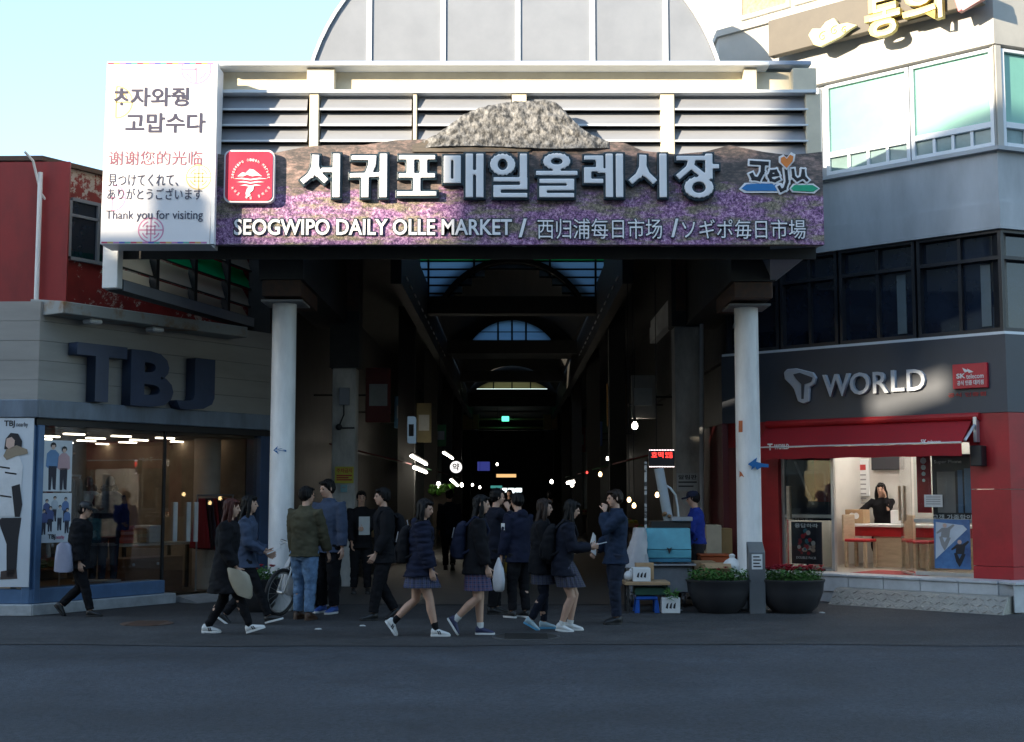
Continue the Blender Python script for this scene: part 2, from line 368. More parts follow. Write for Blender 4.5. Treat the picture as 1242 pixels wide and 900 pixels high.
# clerestory of blue slats where the high vault meets the low one
mb = MB(); g = MB(); fr = MB(); hole = lambda x: 7.32-1.0*(x/1.62)**2 if abs(x) < 1.62 else 6.4
for k in range(14):
    z0 = 6.35+k*.2; z1 = z0+.2
    hwid = min(3.0, 3.2*math.sqrt(max(0, 1-((z1-7.48)/3.22)**2))) if z1 > 7.48 else 3.0
    for x0, x1 in ((-hwid, -2.05), (-2.05, -.93), (-.93, 0), (0, .93), (.93, 2.05), (2.05, hwid)):
        tgt = g if k == 5 else mb
        zz0 = z0
        if max(hole(x0), hole(x1), hole((x0+x1)/2)) > z1 and z1 < 7.3:
            # clip the slat at the arch
            xe = 1.62*math.sqrt(max(0, (7.32-z1)/1.0))
            if x0 < 0 and x0 < -xe: x1 = min(x1, -xe)
            elif x1 > 0 and x1 > xe: x0 = max(x0, xe)
            else: continue
        tgt.box(x0, x1, 32.05, 32.09, z0, z1-.003); fr.box(x0, x1, 32.0, 32.045, z0-.02, z0+.02)
mb.build('blue_slats', M['bluepanel'], A); g.build('green_slat', M['greenpanel'], A)
for x in (-2.05, -.93, 0, .93, 2.05):
    zt = max(6.4, hole(x))
    fr.box(x-.025, x+.025, 31.96, 32.04, zt, 9.8)
fr.build('clerestory_frame', M['black'], A)
rib(31.7, 1.58, 6.42, .86, .12, .5, M['dark'], 'arch_rib', A)
for Y, hw, zs in ((32, 1.84, 6.02), (41.5, 2.0, 6.05), (52, 2.05, 6.05), (62.5, 2.05, 5.75), (75, 2.05, 5.2)):
    mb = MB(); mb.box(-2.05, 2.05, Y-.25, Y+.25, zs, zs+.42); mb.build('cross_beam', M['dark'], A)
def lunette(y, hw, zs, rise, m, mull):
    mb = MB(); F = front(y); mb.prism(F, arch(hw, zs, rise), 0, -.03); o = mb.build('lunette', m, A)
    f = MB()
    for x in mull: f.box(x-.03, x+.03, y-.05, y-.005, zs, zs+rise*(1-(x/hw)**2)+.03)
    f.box(-hw, hw, y-.05, y-.005, zs+rise*.45, zs+rise*.45+.025) if rise > .5 else None
    f.build('mullion', M['black'], o)
    rib(y-.1, hw, zs, rise, .14, .3, M['dark'], 'arch_rib', A)
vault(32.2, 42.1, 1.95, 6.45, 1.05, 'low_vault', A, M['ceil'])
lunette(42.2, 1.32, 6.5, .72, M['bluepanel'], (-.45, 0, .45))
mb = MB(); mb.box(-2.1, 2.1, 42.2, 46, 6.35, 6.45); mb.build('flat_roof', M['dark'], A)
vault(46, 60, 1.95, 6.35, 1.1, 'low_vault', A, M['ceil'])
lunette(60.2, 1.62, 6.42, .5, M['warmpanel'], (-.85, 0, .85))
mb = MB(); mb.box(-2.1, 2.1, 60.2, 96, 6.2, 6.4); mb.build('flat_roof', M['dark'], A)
for y, hw, zs, rise in ((42.12, 1.32, 6.5, .72), (60.12, 1.62, 6.42, .5)):     # gable plates round the lunettes
    o = arch(hw, zs, rise); mb = MB(); F = front(y)
    for k in range(len(o)-1): mb.prism(F, [o[k], o[k+1], (o[k+1][0]*1.35, 7.7), (o[k][0]*1.35, 7.7)], 0, -.05)
    for q in (-1, 1): mb.prism(F, [(q*hw, zs-.2), (q*2.2, zs-.2), (q*2.2, 7.7), (q*hw*1.35, 7.7), (q*hw, zs)], .001, -.049)
    mb.build('gable_plate', M['dark'], A)
# lit brown frame with the exit lamp deep in the arcade
M['lamp'] = emitter('lamp_white', (1, .93, .8), 5); M['lampw'] = emitter('lamp_warm', (1, .66, .3), 3)
M['exit'] = emitter('exit_green', (.1, .9, .5), .7); M['redled'] = emitter('red_led', (1, .05, .04), 1.2)
t = thing('truss_gate', 'brown boxed steel truss with two rails hung across the arcade', 'truss', (0, 70, 4.9))
M['brown'] = mat('brown_paint', (.4, .25, .12), .6)
for u0, u1 in ((560, 581), (659, 676)):
    a, b = at(u0, 521, 70), at(u1, 503, 70); mb = MB(); mb.box(a.x, b.x, 69.8, 70.4, a.z, b.z); mb.build('end_box', M['brown'], t, bevel=.02)
for v in (508.5, 519): a, b = at(578, v, 70), at(661, v, 70); mb = MB(); mb.cyl(a, b, .05); mb.build('rail', M['brown'], t)
a = at(613, 508, 69.5); mb = MB(); mb.box(a.x-.19, a.x+.19, 69.4, 69.55, a.z-.13, a.z+.13)
tag(mb.build('exit_sign', M['exit'], bevel=.02), 'small green lit exit sign on the brown truss', 'exit sign')

# columns of the arcade with clad heads
def arc_column(x, y, w, ztop, zlow, m, parent, boxz=None):
    mb = MB(); mb.box(x-w/2, x+w/2, y-w/2, y+w/2, 0, zlow); mb.build('column', m, parent, bevel=.015)
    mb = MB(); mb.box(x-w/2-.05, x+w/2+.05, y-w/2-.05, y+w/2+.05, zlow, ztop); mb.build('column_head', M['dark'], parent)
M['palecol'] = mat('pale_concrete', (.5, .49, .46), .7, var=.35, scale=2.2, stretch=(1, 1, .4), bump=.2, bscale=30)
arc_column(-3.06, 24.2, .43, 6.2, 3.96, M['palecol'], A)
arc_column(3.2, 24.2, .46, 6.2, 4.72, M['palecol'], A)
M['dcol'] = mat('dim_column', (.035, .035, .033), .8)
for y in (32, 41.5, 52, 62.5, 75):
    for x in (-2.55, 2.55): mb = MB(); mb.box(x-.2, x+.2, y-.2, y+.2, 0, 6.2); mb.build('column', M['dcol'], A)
# short pale strips along the gutters
mb = MB()
for s in (-1, 1):
    for k in range(14): y = 25+k*1.1; mb.box(s*2.03-.01, s*2.03+.01, y, y+.5, 5.8, 5.83)
mb.build('gutter_lining', pal('chrome', (.5, .5, .5), rough=.3), A)

# ================================================================== entrance canopy (gate)
G = thing('market_gate', 'white market entrance canopy on two round pillars with louvres and an arched gable', 'gate', (0, 19.5, 0))
pl = []
for x, y, zt in ((at(340, 700, 19.3).x, 19.3, 4.49), (at(910, 700, 19.5).x, 19.5, 4.46)):
    mb = MB(); mb.lathe((x, y, 0), [(.19, .45), (.182, .5), (.176, zt)], 32); p = mb.build('pillar', M['pillar'], G, smooth=True)
    mb = MB(); mb.box(x-.27, x+.2, y-.24, y+.24, 0, .56); q = mb.build('plinth', M['white'], p, bevel=.02)
    pl.append((x, y))
    mb = MB(); mb.box(x-.29, x+.31, y-.32, y+.4, zt-.03, zt-.002); mb.build('cap_plate', M['concrete'], p)
# beams above the pillars running back to the inner columns
for (x, y), zt in zip(pl, (4.53, 4.50)):
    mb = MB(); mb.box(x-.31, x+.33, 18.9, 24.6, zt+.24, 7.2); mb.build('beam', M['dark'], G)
    mb = MB(); mb.box(x-.27, x+.29, 18.93, 20.6, zt, zt+.239); mb.build('beam_shoe', M['rust'], G, bevel=.01)
for x in (-3.3, 3.0): mb = MB(); mb.box(x, x+.5, 23.9, 24.5, 5.0, 6.2); mb.build('bracket', M['rust'], G)
mb = MB(); mb.box(-3.0, 3.1, 23.9, 24.3, 6.25, 6.6); mb.build('header', M['dark'], G)
# canopy ceiling and roof deck
Y0 = 18.0; F0 = front(Y0)
ztop = at(620, 73, Y0).z; xl, xr = at(130, 100, Y0).x, at(991, 140, Y0).x
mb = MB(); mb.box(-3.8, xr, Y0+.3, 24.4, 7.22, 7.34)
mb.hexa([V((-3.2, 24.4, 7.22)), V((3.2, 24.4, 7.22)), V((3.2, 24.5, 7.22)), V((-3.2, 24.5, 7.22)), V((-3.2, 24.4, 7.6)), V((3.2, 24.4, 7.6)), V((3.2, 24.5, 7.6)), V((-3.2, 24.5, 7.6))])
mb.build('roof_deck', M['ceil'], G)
mb = MB(); mb.box(xr-.1, xr, Y0+.3, 22.5, 5.1, 7.2); mb.build('side_panel', M['grey'], G)
# soffit wedge on the right
mb = MB(); a, b, c = at(934, 300, 18.2), at(996, 297, 18.2), at(934, 345, 19.0)
mb.extr([a, b, V((b.x, 22.3, b.z)), V((c.x, 22.3, c.z-.25)), c], (0, 0, .06)); mb.build('soffit', M['grey'], G)
# coping, recess wall, ribs
def fr_box(mb, u0, u1, v0, v1, ya, yb):
    a, b = at(u0, v1, Y0), at(u1, v0, Y0); mb.box(a.x, b.x, ya, yb, a.z, b.z)
mb = MB(); fr_box(mb, 262, 932, 77.5, 82, Y0-.1, Y0+.5); mb.build('coping', M['slatw'], G, bevel=.01)
mb = MB(); fr_box(mb, 262, 985, 72, 77.3, Y0+.05, Y0+.9); mb.build('roof_edge', pal('bluegrey', (.3, .36, .47), rough=.4), G, bevel=.01)
mb = MB(); fr_box(mb, 130, 990, 82.2, 111, Y0+.2, Y0+.3); mb.build('recess_wall', M['cream'], G)
for u0, u1 in ((256, 266), (372, 406), (903, 918), (962, 990)): mb = MB(); fr_box(mb, u0, u1, 82.3, 109, Y0, Y0+.2); mb.build('recess_rib', M['cream'], G, bevel=.008)
mb = MB(); fr_box(mb, 258, 990, 109.5, 113.5, Y0-.04, Y0+.3); mb.build('louvre_rail', M['slatw'], G, bevel=.006)
bays = [(262, 372), (388, 499), (507, 620), (640, 802), (819, 980)]
posts = [(252, 262), (373, 387), (500, 506), (621, 639), (803, 818), (981, 995)]
for u0, u1 in posts: mb = MB(); fr_box(mb, u0, u1, 113.6, 296, Y0, Y0+.22); mb.build('louvre_post', M['cream'], G, bevel=.008)
for u0, u1 in bays:
    mb = MB(); ed = MB()
    for k in range(6):
        v0 = 115+k*19.2; a, b = at(u0, v0+18, Y0), at(u1, v0, Y0); zt, zb = b.z, a.z
        mb.hexa([V((a.x, Y0+.03, zb)), V((b.x, Y0+.03, zb)), V((b.x, Y0+.05, zb)), V((a.x, Y0+.05, zb)),
                 V((a.x, Y0+.12, zt+.0)), V((b.x, Y0+.12, zt+.0)), V((b.x, Y0+.14, zt+.0)), V((a.x, Y0+.14, zt+.0))])
        ed.box(a.x, b.x, Y0-.005, Y0+.028, zb-.004, zb+.02)
    o = mb.build('louvre_bay', M['slat'], G); ed.build('blade_edge', M['slatw'], o)
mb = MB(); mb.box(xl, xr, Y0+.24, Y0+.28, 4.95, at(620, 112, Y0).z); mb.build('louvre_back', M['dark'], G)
# arched gable and its vault
gy = 20.4; FG = front(gy); cz = at(625, 146, gy).z; cxg = at(625, 146, gy).x; Rg = 260*gy/FPX
arcp = [(cxg+Rg*math.cos(q), cz+Rg*math.sin(q)) for q in (math.pi*(i/40) for i in range(41))]
mb = MB(); mb.prism(FG, arcp, 0, -.1); mb.build('gable', M['grey'], G)
mb = MB()
for u in (448, 537.5, 628, 718.5, 807): x = at(u, 40, gy).x; mb.box(x-.04, x+.04, gy-.03, gy-.002, cz, cz+math.sqrt(Rg**2-(x-cxg)**2)-.03)
mb.build('gable_batten', M['slatw'], G)
mb = MB(); o = [(cxg+(Rg+.06)*math.cos(q), cz+(Rg+.06)*math.sin(q)) for q in (math.pi*(i/40) for i in range(41))]; i_ = [(cxg+(Rg+.01)*math.cos(q), cz+(Rg+.01)*math.sin(q)) for q in (math.pi*(i/40) for i in range(41))]
mb.loft([[FG.p(*o[k], .05), FG.p(*o[k], -11.5), FG.p(*i_[k], -11.5), FG.p(*i_[k], .05)] for k in range(41)]); mb.build('vault_roof', M['slatw'], G)
# louvred wing down the left side
WL = Frame((-5.6, 18.0), (1.3, 5.2), (5.2, -1.3)); Lw = 5.36
mb = MB(); gr = MB(); ps = MB()
M['trans_slat'] = transl('slat_translucent', (.88, .84, .74), .55); M['green_slat'] = transl('green_slat', (.0, .75, .33), .5)
zb = at(125, 345, 18.05).z
for k in range(9):
    z = zb-.02+k*.31
    (gr if k == 2 else mb).hexa([WL.p(.1, z, .05), WL.p(Lw, z, .05), WL.p(Lw, z, .03), WL.p(.1, z, .03), WL.p(.1, z+.3, -.04), WL.p(Lw, z+.3, -.04), WL.p(Lw, z+.3, -.06), WL.p(.1, z+.3, -.06)])
wing = mb.build('louvre_wing', M['trans_slat'], G); gr.build('green_blade', M['green_slat'], wing)
for k in range(9): 
    z = zb-.03+k*.31; ps.fbox(WL, .1, Lw, .05, .075, z-.01, z+.01)
for u in (184, 231, 271.5, 305.5): s_, _ = WL.sz(u, 340); ps.fbox(WL, s_-.045, s_+.045, -.02, .1, zb, 7.2)
ps.fbox(WL, .2, Lw, -.12, .11, zb-.06, zb+.1); ps.build('wing_frame', M['dark'], wing)
mb = MB(); mb.fbox(WL, .06, .2, -.1, .14, zb-.05, 5.2); mb.build('wing_post', M['white'], wing, bevel=.01)
mb = MB(); mb.fbox(WL, .25, Lw, .112, .13, zb-.06, zb+.09); mb.build('wing_rail', M['grey'], wing)
# ================================================================== left building: clothing shop under a peeling red storey
B = thing('clothing_shop', 'corner clothing shop with grey panelled fascia under a peeling red upper storey', 'shop', (-6.67, 18.5, 0))
def lz(v): return FL.sz(46, v)[1]
def corner2(F, G0, out):                       # meeting point of both faces moved outward
    p = F.o+F.n*out; q = G0.o+G0.n*out
    det = F.d.x*(-G0.d.y)+G0.d.x*F.d.y
    w = q-p; t = (w.x*(-G0.d.y)+G0.d.x*w.y)/det
    return p+F.d*t
def wrap(mb, F, G0, L, L0, out, depth, z0, z1): # a band running round the corner
    c, ci = corner2(F, G0, out), corner2(F, G0, out-depth)
    e, ei = F.p(L, 0, out), F.p(L, 0, out-depth); s, si = G0.p(L0, 0, out), G0.p(L0, 0, out-depth)
    for a, b, b2, a2 in ((c, e, ei, ci), (s, c, ci, si)):
        mb.hexa([V((p.x, p.y, z)) for z in (z0, z1) for p in (a, b, b2, a2)])
M['panel'] = mat('fascia_panel', (.3, .29, .27), .5, var=.14, scale=1.2, stretch=(.4, .4, 2))
M['peel'] = mat('peeling_red_paint', (.27, .02, .02), .6, var=.1, scale=3.2, col2=(.17, .012, .012))
def peel():
    m = M['peel']; n = m.node_tree; L = n.links; b = n.nodes['Principled BSDF']; rp = [x for x in n.nodes if x.type == 'VALTORGB'][0]
    tc = [x for x in n.nodes if x.type == 'TEX_COORD'][0]
    tx = n.nodes.new('ShaderNodeTexNoise'); tx.inputs['Scale'].default_value = 7; tx.inputs['Detail'].default_value = 9; tx.inputs['Roughness'].default_value = .75; L.new(tc.outputs['Object'], tx.inputs['Vector'])
    t2 = n.nodes.new('ShaderNodeTexNoise'); t2.inputs['Scale'].default_value = .9; L.new(tc.outputs['Object'], t2.inputs['Vector'])
    ad = n.nodes.new('ShaderNodeMath'); ad.operation = 'ADD'; L.new(tx.outputs[0], ad.inputs[0]); L.new(t2.outputs[0], ad.inputs[1])
    r2 = n.nodes.new('ShaderNodeValToRGB'); r2.color_ramp.elements[0].position = .53; r2.color_ramp.elements[1].position = .55
    mu = n.nodes.new('ShaderNodeMath'); mu.operation = 'MULTIPLY'; mu.inputs[1].default_value = .5; L.new(ad.outputs[0], mu.inputs[0]); L.new(mu.outputs[0], r2.inputs[0])
    mx = n.nodes.new('ShaderNodeMix'); mx.data_type = 'RGBA'; L.new(r2.outputs[0], mx.inputs['Factor']); L.new(rp.outputs[0], mx.inputs['A']); mx.inputs['B'].default_value = (.45, .38, .34, 1)
    L.new(mx.outputs['Result'], b.inputs['Base Color'])
peel()
M['redw'] = mat('red_wall_paint', (.26, .016, .016), .55, var=.2, scale=2.5, stretch=(1, 1, .4))
ztr = lz(186)
mb = MB(); wrap(mb, FL, FL0, 4.8, 6, -.35, .4, 4.3, ztr); up = mb.build('upper_wall', M['peel'], B)
mb = MB(); mb.fbox(FL0, -.25, 5.8, -.34, -.29, 4.32, ztr-.02); mb.build('red_cladding', M['redw'], up)
mb = MB(); wrap(mb, FL, FL0, 4.85, 6, -.28, .5, ztr, ztr+.07); mb.build('parapet_cap', M['rust'], up)
mb = MB(); mb.face([corner2(FL, FL0, -.5)+V((0, 0, ztr-.1)), FL.p(4.8, ztr-.1, -.5), FL.p(4.8, ztr-.1, -9), FL0.p(6, ztr-.1, -9), FL0.p(6, ztr-.1, -.5)]); mb.build('roof', M['concrete'], B)
# drain pipe and loose cable
p0 = corner2(FL, FL0, -.27)
mb = MB(); mb.tube([V((p0.x, p0.y-.06, 4.38)), V((p0.x, p0.y-.06, 6.3))], .035); mb.build('drain_pipe', M['white'], B, smooth=True)
mb = MB(); c = []
for u, v in ((30, 184), (40, 195), (45, 215), (50, 235), (62, 252), (72, 265), (78, 272)):
    s_, z = FL.sz(u, v, -.25); c.append(FL.p(s_, z, -.25))
mb.tube(c, .02, 6); mb.build('cable', M['white'], B, smooth=True)
a0, a1, z0, z1 = prect(FL, 85, 128, 248, 315, -.32)
f = MB()
for q in ((a0, a1, z0-.05, z0), (a0, a1, z1, z1+.05), (a0-.05, a0, z0, z1), (a1, a1+.05, z0, z1), (a0+(a1-a0)*.72, a0+(a1-a0)*.72+.05, z0, z1), (a0, a1, z0+(z1-z0)*.72, z0+(z1-z0)*.72+.04)):
    f.fbox(FL, q[0], q[1], -.36, -.28, q[2], q[3])
fo = f.build('window', M['grey'], B); mb = MB(); mb.fbox(FL, a0, a1, -.36, -.32, z0, z1); mb.build('pane', M['glassd'], fo)
# fascia of long panels, with open joints
mb = MB(); zf0, zf1 = lz(485), lz(365)
n = 5; h = (zf1-zf0)/n
for k in range(n): wrap(mb, FL, FL0, 4.62, 6, 0, .1, zf0+k*h+.005, zf0+(k+1)*h)
mb.build('fascia', M['panel'], B, fix=False)
mb = MB(); wrap(mb, FL, FL0, 4.6, 5.9, -.02, .2, 2.7, zf1-.03); mb.build('fascia_backing', M['black'], B)
zt0 = lz(507)
M['trim'] = mat('fascia_trim', (.16, .2, .25), .45, var=.25, scale=3, stretch=(1, 1, .3))
mb = MB(); wrap(mb, FL, FL0, 4.64, 6, .1, .3, zt0, zf0); mb.build('fascia_trim', M['trim'], B, bevel=.012)
mb = MB(); wrap(mb, FL, FL0, 4.64, 6, .02, .3, zt0-.1, zt0-.003); mb.build('window_head', M['black'], B)
# rusty sign canopy ledge with two small lamps below
M['ledge'] = mat('stained_ledge', (.24, .26, .26), .6, var=.3, scale=2, col2=(.2, .11, .05), thr=(.36, .5))
s0, _ = FL.sz(74, 378, .4); zl = FL.sz(74, 380, .4)[1]
lg = MB(); lg.hexa([FL.p(s0, zl, .45), FL.p(3.6, zl, .45), FL.p(3.6, zl, -.3), FL.p(s0, zl, -.3), FL.p(s0, zl+.17, .45), FL.p(3.6, zl+.17, .45), FL.p(3.6, zl+.26, -.3), FL.p(s0, zl+.26, -.3)])
lo = lg.build('ledge', M['ledge'], B, bevel=.01)
for s_ in (s0+.55, s0+1.7): mb = MB(); mb.fbox(FL, s_, s_+.22, .15, .35, zl-.07, zl-.003); mb.build('downlight', M['white'], lo, bevel=.02)
# big letters
M['navyl'] = mat('navy_letter', (.03, .05, .1), .4, var=.15)
for ch, u0, u1, v0, v1 in (('T', 82, 143, 419, 488), ('B', 148, 200, 427, 494), ('J', 204, 250, 435, 498)):
    ptext(ch, FL, u0, u1, v0, v1, .02, .2, M['navyl'], 'letter', B, bold=.035)
# shop window
zs, zh = .36, zt0-.1
mb = MB(); mb.fbox(FL, .0, .1, -.2, .06, .16, zh); mb.fbox(FL0, 0, .12, -.2, .06, .16, zh); mb.build('corner_post', M['bluefr'], B, bevel=.008)
mb = MB(); mb.fbox(FL, 4.36, 4.62, -.3, .04, .0, zh); mb.build('end_post', M['navy'], B, bevel=.008)
mb = MB(); wrap(mb, FL, FL0, 2.35, 6, .05, .35, .16, zs); mb.build('window_sill', M['bluefr'], B, bevel=.01)
mb = MB(); wrap(mb, FL, FL0, 2.5, 6, .14, .5, 0, .158); mb.build('plinth', M['stone'], B, bevel=.012)
mb = MB(); mb.fbox(FL, 2.5, 4.6, -.4, .08, .0, .1); mb.hexa([FL.p(2.6, 0, .08), FL.p(4.4, 0, .08), FL.p(4.4, 0, .5), FL.p(2.6, 0, .5), FL.p(2.6, .1, .08), FL.p(4.4, .1, .08), FL.p(4.4, .02, .5), FL.p(2.6, .02, .5)]); mb.build('door_step', M['concrete'], B)
mb = MB(); mb.fbox(FL, .1, 2.35, -.06, -.045, zs, zh); g = mb.build('window_pane', M['glassr'], B)
mb = MB(); mb.fbox(FL, 2.38, 4.36, -.06, -.045, .12, zh); g = mb.build('door_pane', M['glassr'], B)
mb = MB(); mb.fbox(FL, 2.345, 2.385, -.07, -.03, .12, zh); mb.build('mullion', M['black'], B)
M['handle'] = mat('steel_handle', (.6, .66, .68), .3, .5)
for u in (213, 229, 238): s_, z1 = FL.sz(u, 609, -.03); z0 = FL.sz(u, 657, -.03)[1]; mb = MB(); mb.fbox(FL, s_-.035, s_+.035, -.044, -.01, z0, z1); mb.build('door_handle', M['handle'], B, bevel=.005)
# interior
M['inner'] = mat('shop_interior', (.3, .23, .17), .8, var=.2); M['innerf'] = mat('shop_floor', (.16, .11, .07), .4, var=.15)
mb = MB(); mb.fbox(FL, -.02, 4.5, -5.2, -5.1, .1, 3.0); mb.build('back_wall', M['inner'], B)
mb = MB(); mb.fbox(FL, -.1, 4.36, -5.1, -.1, .06, .1); mb.build('shop_floor', M['innerf'], B)
mb = MB(); mb.fbox(FL, -.1, 4.45, -5.1, -.12, 2.60, 2.7); mb.build('shop_ceiling', M['inner'], B)
mb = MB(); mb.fbox(FL, 4.5, 4.6, -5.2, -.3, 0, 3.0); mb.fbox(FL, -.12, -.02, -5.2, -.3, 0, 3.0); mb.build('partition', M['inner'], B)
M['striplamp'] = emitter('strip_lamp', (1, .88, .68), 3.2)
for r_ in range(4):
    for c_ in range(5):
        mb = MB(); s_ = .35+c_*.9+(r_ % 2)*.3; mb.fbox(FL, s_, s_+.36, -1.0-r_*1.0-.06, -1.0-r_*1.0, 2.575, 2.597); mb.build('ceiling_lamp', M['striplamp'], B)
pc = FL.p(4.05, 0, -.9); mb = MB(); mb.cyl((pc.x, pc.y, .1), (pc.x, pc.y, 2.6), .22, n=24); mb.build('inner_pillar', mat('cream_pillar', (.6, .48, .4), .6), B, smooth=True)
# goods seen through the glass
M['shelf'] = mat('dark_wood', (.16, .07, .035), .4, var=.2, scale=2, stretch=(1, 1, 5))
t = thing('display_chest', 'low brown wooden chest behind the clothing shop door glass', 'chest', FL.p(2.5, .1, -.7))
a0, a1, z0, z1 = prect(FL, 152, 222, 676, 712, -.7); mb = MB(); mb.fbox(FL, a0, a1, -1.2, -.7, .1, z1); mb.build('body', M['shelf'], t, bevel=.01)
for s_ in (a0+.15, (a0+a1)/2+.05): mb = MB(); p = FL.p(s_, z1-.1, -.69); mb.ell(p, .025, 8, 6); mb.build('knob', M['silver'], t)
t = thing('display_table', 'glass topped display table with folded knitwear inside the clothing shop', 'table', FL.p(2.4, .1, -1.3))
a0, a1, z0, z1 = prect(FL, 150, 235, 655, 660, -1.3); mb = MB(); mb.fbox(FL, a0, a1, -1.9, -1.3, z0-.02, z0+.02); mb.build('top', M['handle'], t)
for s_ in (a0+.05, a1-.1):
    mb = MB(); mb.fbox(FL, s_, s_+.05, -1.4, -1.35, .1, z0-.03); mb.build('leg', M['black'], t)
    mb = MB(); mb.fbox(FL, s_, s_+.05, -1.85, -1.8, .1, z0-.03); mb.build('leg', M['black'], t)
for i, (u, w, cols) in enumerate(((157, 14, ((.5, .12, .1), (.55, .2, .2), (.45, .1, .08), (.6, .3, .3))), (173, 13, ((.45, .25, .1), (.4, .2, .1), (.45, .3, .15))), (190, 17, ((.75, .75, .75), (.7, .7, .72), (.75, .75, .75), (.7, .7, .7))))):
    s0, _ = FL.sz(u-w/2, 650, -1.35); s1, _ = FL.sz(u+w/2, 650, -1.35); zz = z0+.03; k = 0
    t = thing('folded_clothes', ['pile of red and pink folded knitwear on the glass table', 'pile of tan folded knitwear on the glass table', 'pile of white folded knitwear on the glass table'][i], 'clothes', FL.p(s0, z0, -1.35), 'folded knitwear piles')
    for c in cols*2:
        mb = MB(); mb.fbox(FL, s0, s1, -1.75, -1.36+.01*(k % 2), zz, zz+.045); mb.build('garment', pal('knit%d%d' % (i, k % len(cols)), c, rough=.9), t, bevel=.015, smooth=True); zz += .047; k += 1
        if k > len(cols)+1: break
t = thing('clothes_rail', 'rail of dark and red garments beside the cream pillar inside the clothing shop', 'clothes rail', FL.p(3.9, .1, -.5))
mb = MB(); mb.tube([FL.p(3.5, 1.65, -.55), FL.p(4.33, 1.65, -.55)], .015, 8)
for s_ in (3.52, 4.31): mb.tube([FL.p(s_, .1, -.55), FL.p(s_, 1.65, -.55)], .015, 8)
mb.build('rail', M['silver'], t)
for k in range(9):
    s_ = 3.58+k*.085; mb = MB(); zz = .75+.1*random.random()
    mb.hexa([FL.p(s_, zz, -.8), FL.p(s_+.05, zz, -.8), FL.p(s_+.05, zz, -.32), FL.p(s_, zz, -.32), FL.p(s_, 1.6, -.66), FL.p(s_+.04, 1.6, -.66), FL.p(s_+.04, 1.6, -.46), FL.p(s_, 1.6, -.46)])
    mb.build('garment', pal('garm%d' % (k % 3), [(.3, .01, .02), (.02, .02, .03), (.05, .04, .06)][k % 3], rough=.9), t, bevel=.015)
t = thing('clothes_rack', 'rack of pale and grey jackets hanging behind the shop window posters', 'clothes rack', FL.p(.9, .36, -.9))
mb = MB(); mb.tube([FL.p(.5, 1.95, -.8), FL.p(1.4, 1.95, -.8)], .015, 8)
for s_ in (.52, 1.38): mb.tube([FL.p(s_, .1, -.8), FL.p(s_, 1.95, -.8)], .015, 8)
mb.build('rail', M['silver'], t)
for k in range(6):
    s_ = .62+k*.13; mb = MB()
    mb.hexa([FL.p(s_, .75, -1.05), FL.p(s_+.08, .75, -1.05), FL.p(s_+.08, .75, -.5), FL.p(s_, .75, -.5), FL.p(s_, 1.9, -.92), FL.p(s_+.06, 1.9, -.92), FL.p(s_+.06, 1.9, -.66), FL.p(s_, 1.9, -.66)])
    mb.build('garment', pal('rk%d' % (k % 3), [(.5, .5, .5), (.12, .1, .09), (.25, .2, .16)][k % 3], rough=.9), t, bevel=.02)
rs = random.Random(11)
t = thing('wall_shelf', 'tall wall shelf of folded coloured clothes at the back of the clothing shop', 'shelf', FL.p(2, .1, -4.6))
for k in range(6): mb = MB(); mb.fbox(FL, .2, 4.2, -5.05, -4.55, .3+k*.42, .33+k*.42); mb.build('shelf_board', M['shelf'], t)
for k in range(5):
    for j in range(9):
        if rs.random() < .2: continue
        mb = MB(); s_ = .25+j*.44; zz = .332+k*.42
        for q in range(rs.randint(2, 5)): mb.fbox(FL, s_, s_+.36, -4.98, -4.6+.02*(q % 2), zz, zz+.05); zz += .052
        c = rs.choice([(.5, .5, .5), (.3, .05, .05), (.05, .08, .2), (.4, .3, .18), (.1, .1, .11), (.6, .55, .45), (.15, .2, .3)]); mb.build('clothes_pile', pal('pile%d' % int(c[0]*100+c[2]*10), c, rough=.9), t, bevel=.012)
t = thing('clothes_rack', 'second rack of mixed coats standing in the middle of the clothing shop', 'clothes rack', FL.p(1.8, .1, -2.8))
mb = MB(); mb.tube([FL.p(1.0, 1.7, -2.8), FL.p(2.6, 1.7, -2.8)], .015, 8)
for s_ in (1.02, 2.58): mb.tube([FL.p(s_, .1, -2.8), FL.p(s_, 1.7, -2.8)], .015, 8)
mb.build('rail', M['silver'], t)
for k in range(14):
    s_ = 1.08+k*.105; mb = MB(); zz = .6+.25*rs.random()
    mb.hexa([FL.p(s_, zz, -3.05), FL.p(s_+.07, zz, -3.05), FL.p(s_+.07, zz, -2.55), FL.p(s_, zz, -2.55), FL.p(s_, 1.66, -2.92), FL.p(s_+.05, 1.66, -2.92), FL.p(s_+.05, 1.66, -2.68), FL.p(s_, 1.66, -2.68)])
    mb.build('garment', pal('ck%d' % (k % 5), [(.45, .42, .36), (.05, .06, .12), (.25, .06, .05), (.12, .13, .08), (.5, .5, .52)][k % 5], rough=.9), t, bevel=.02)
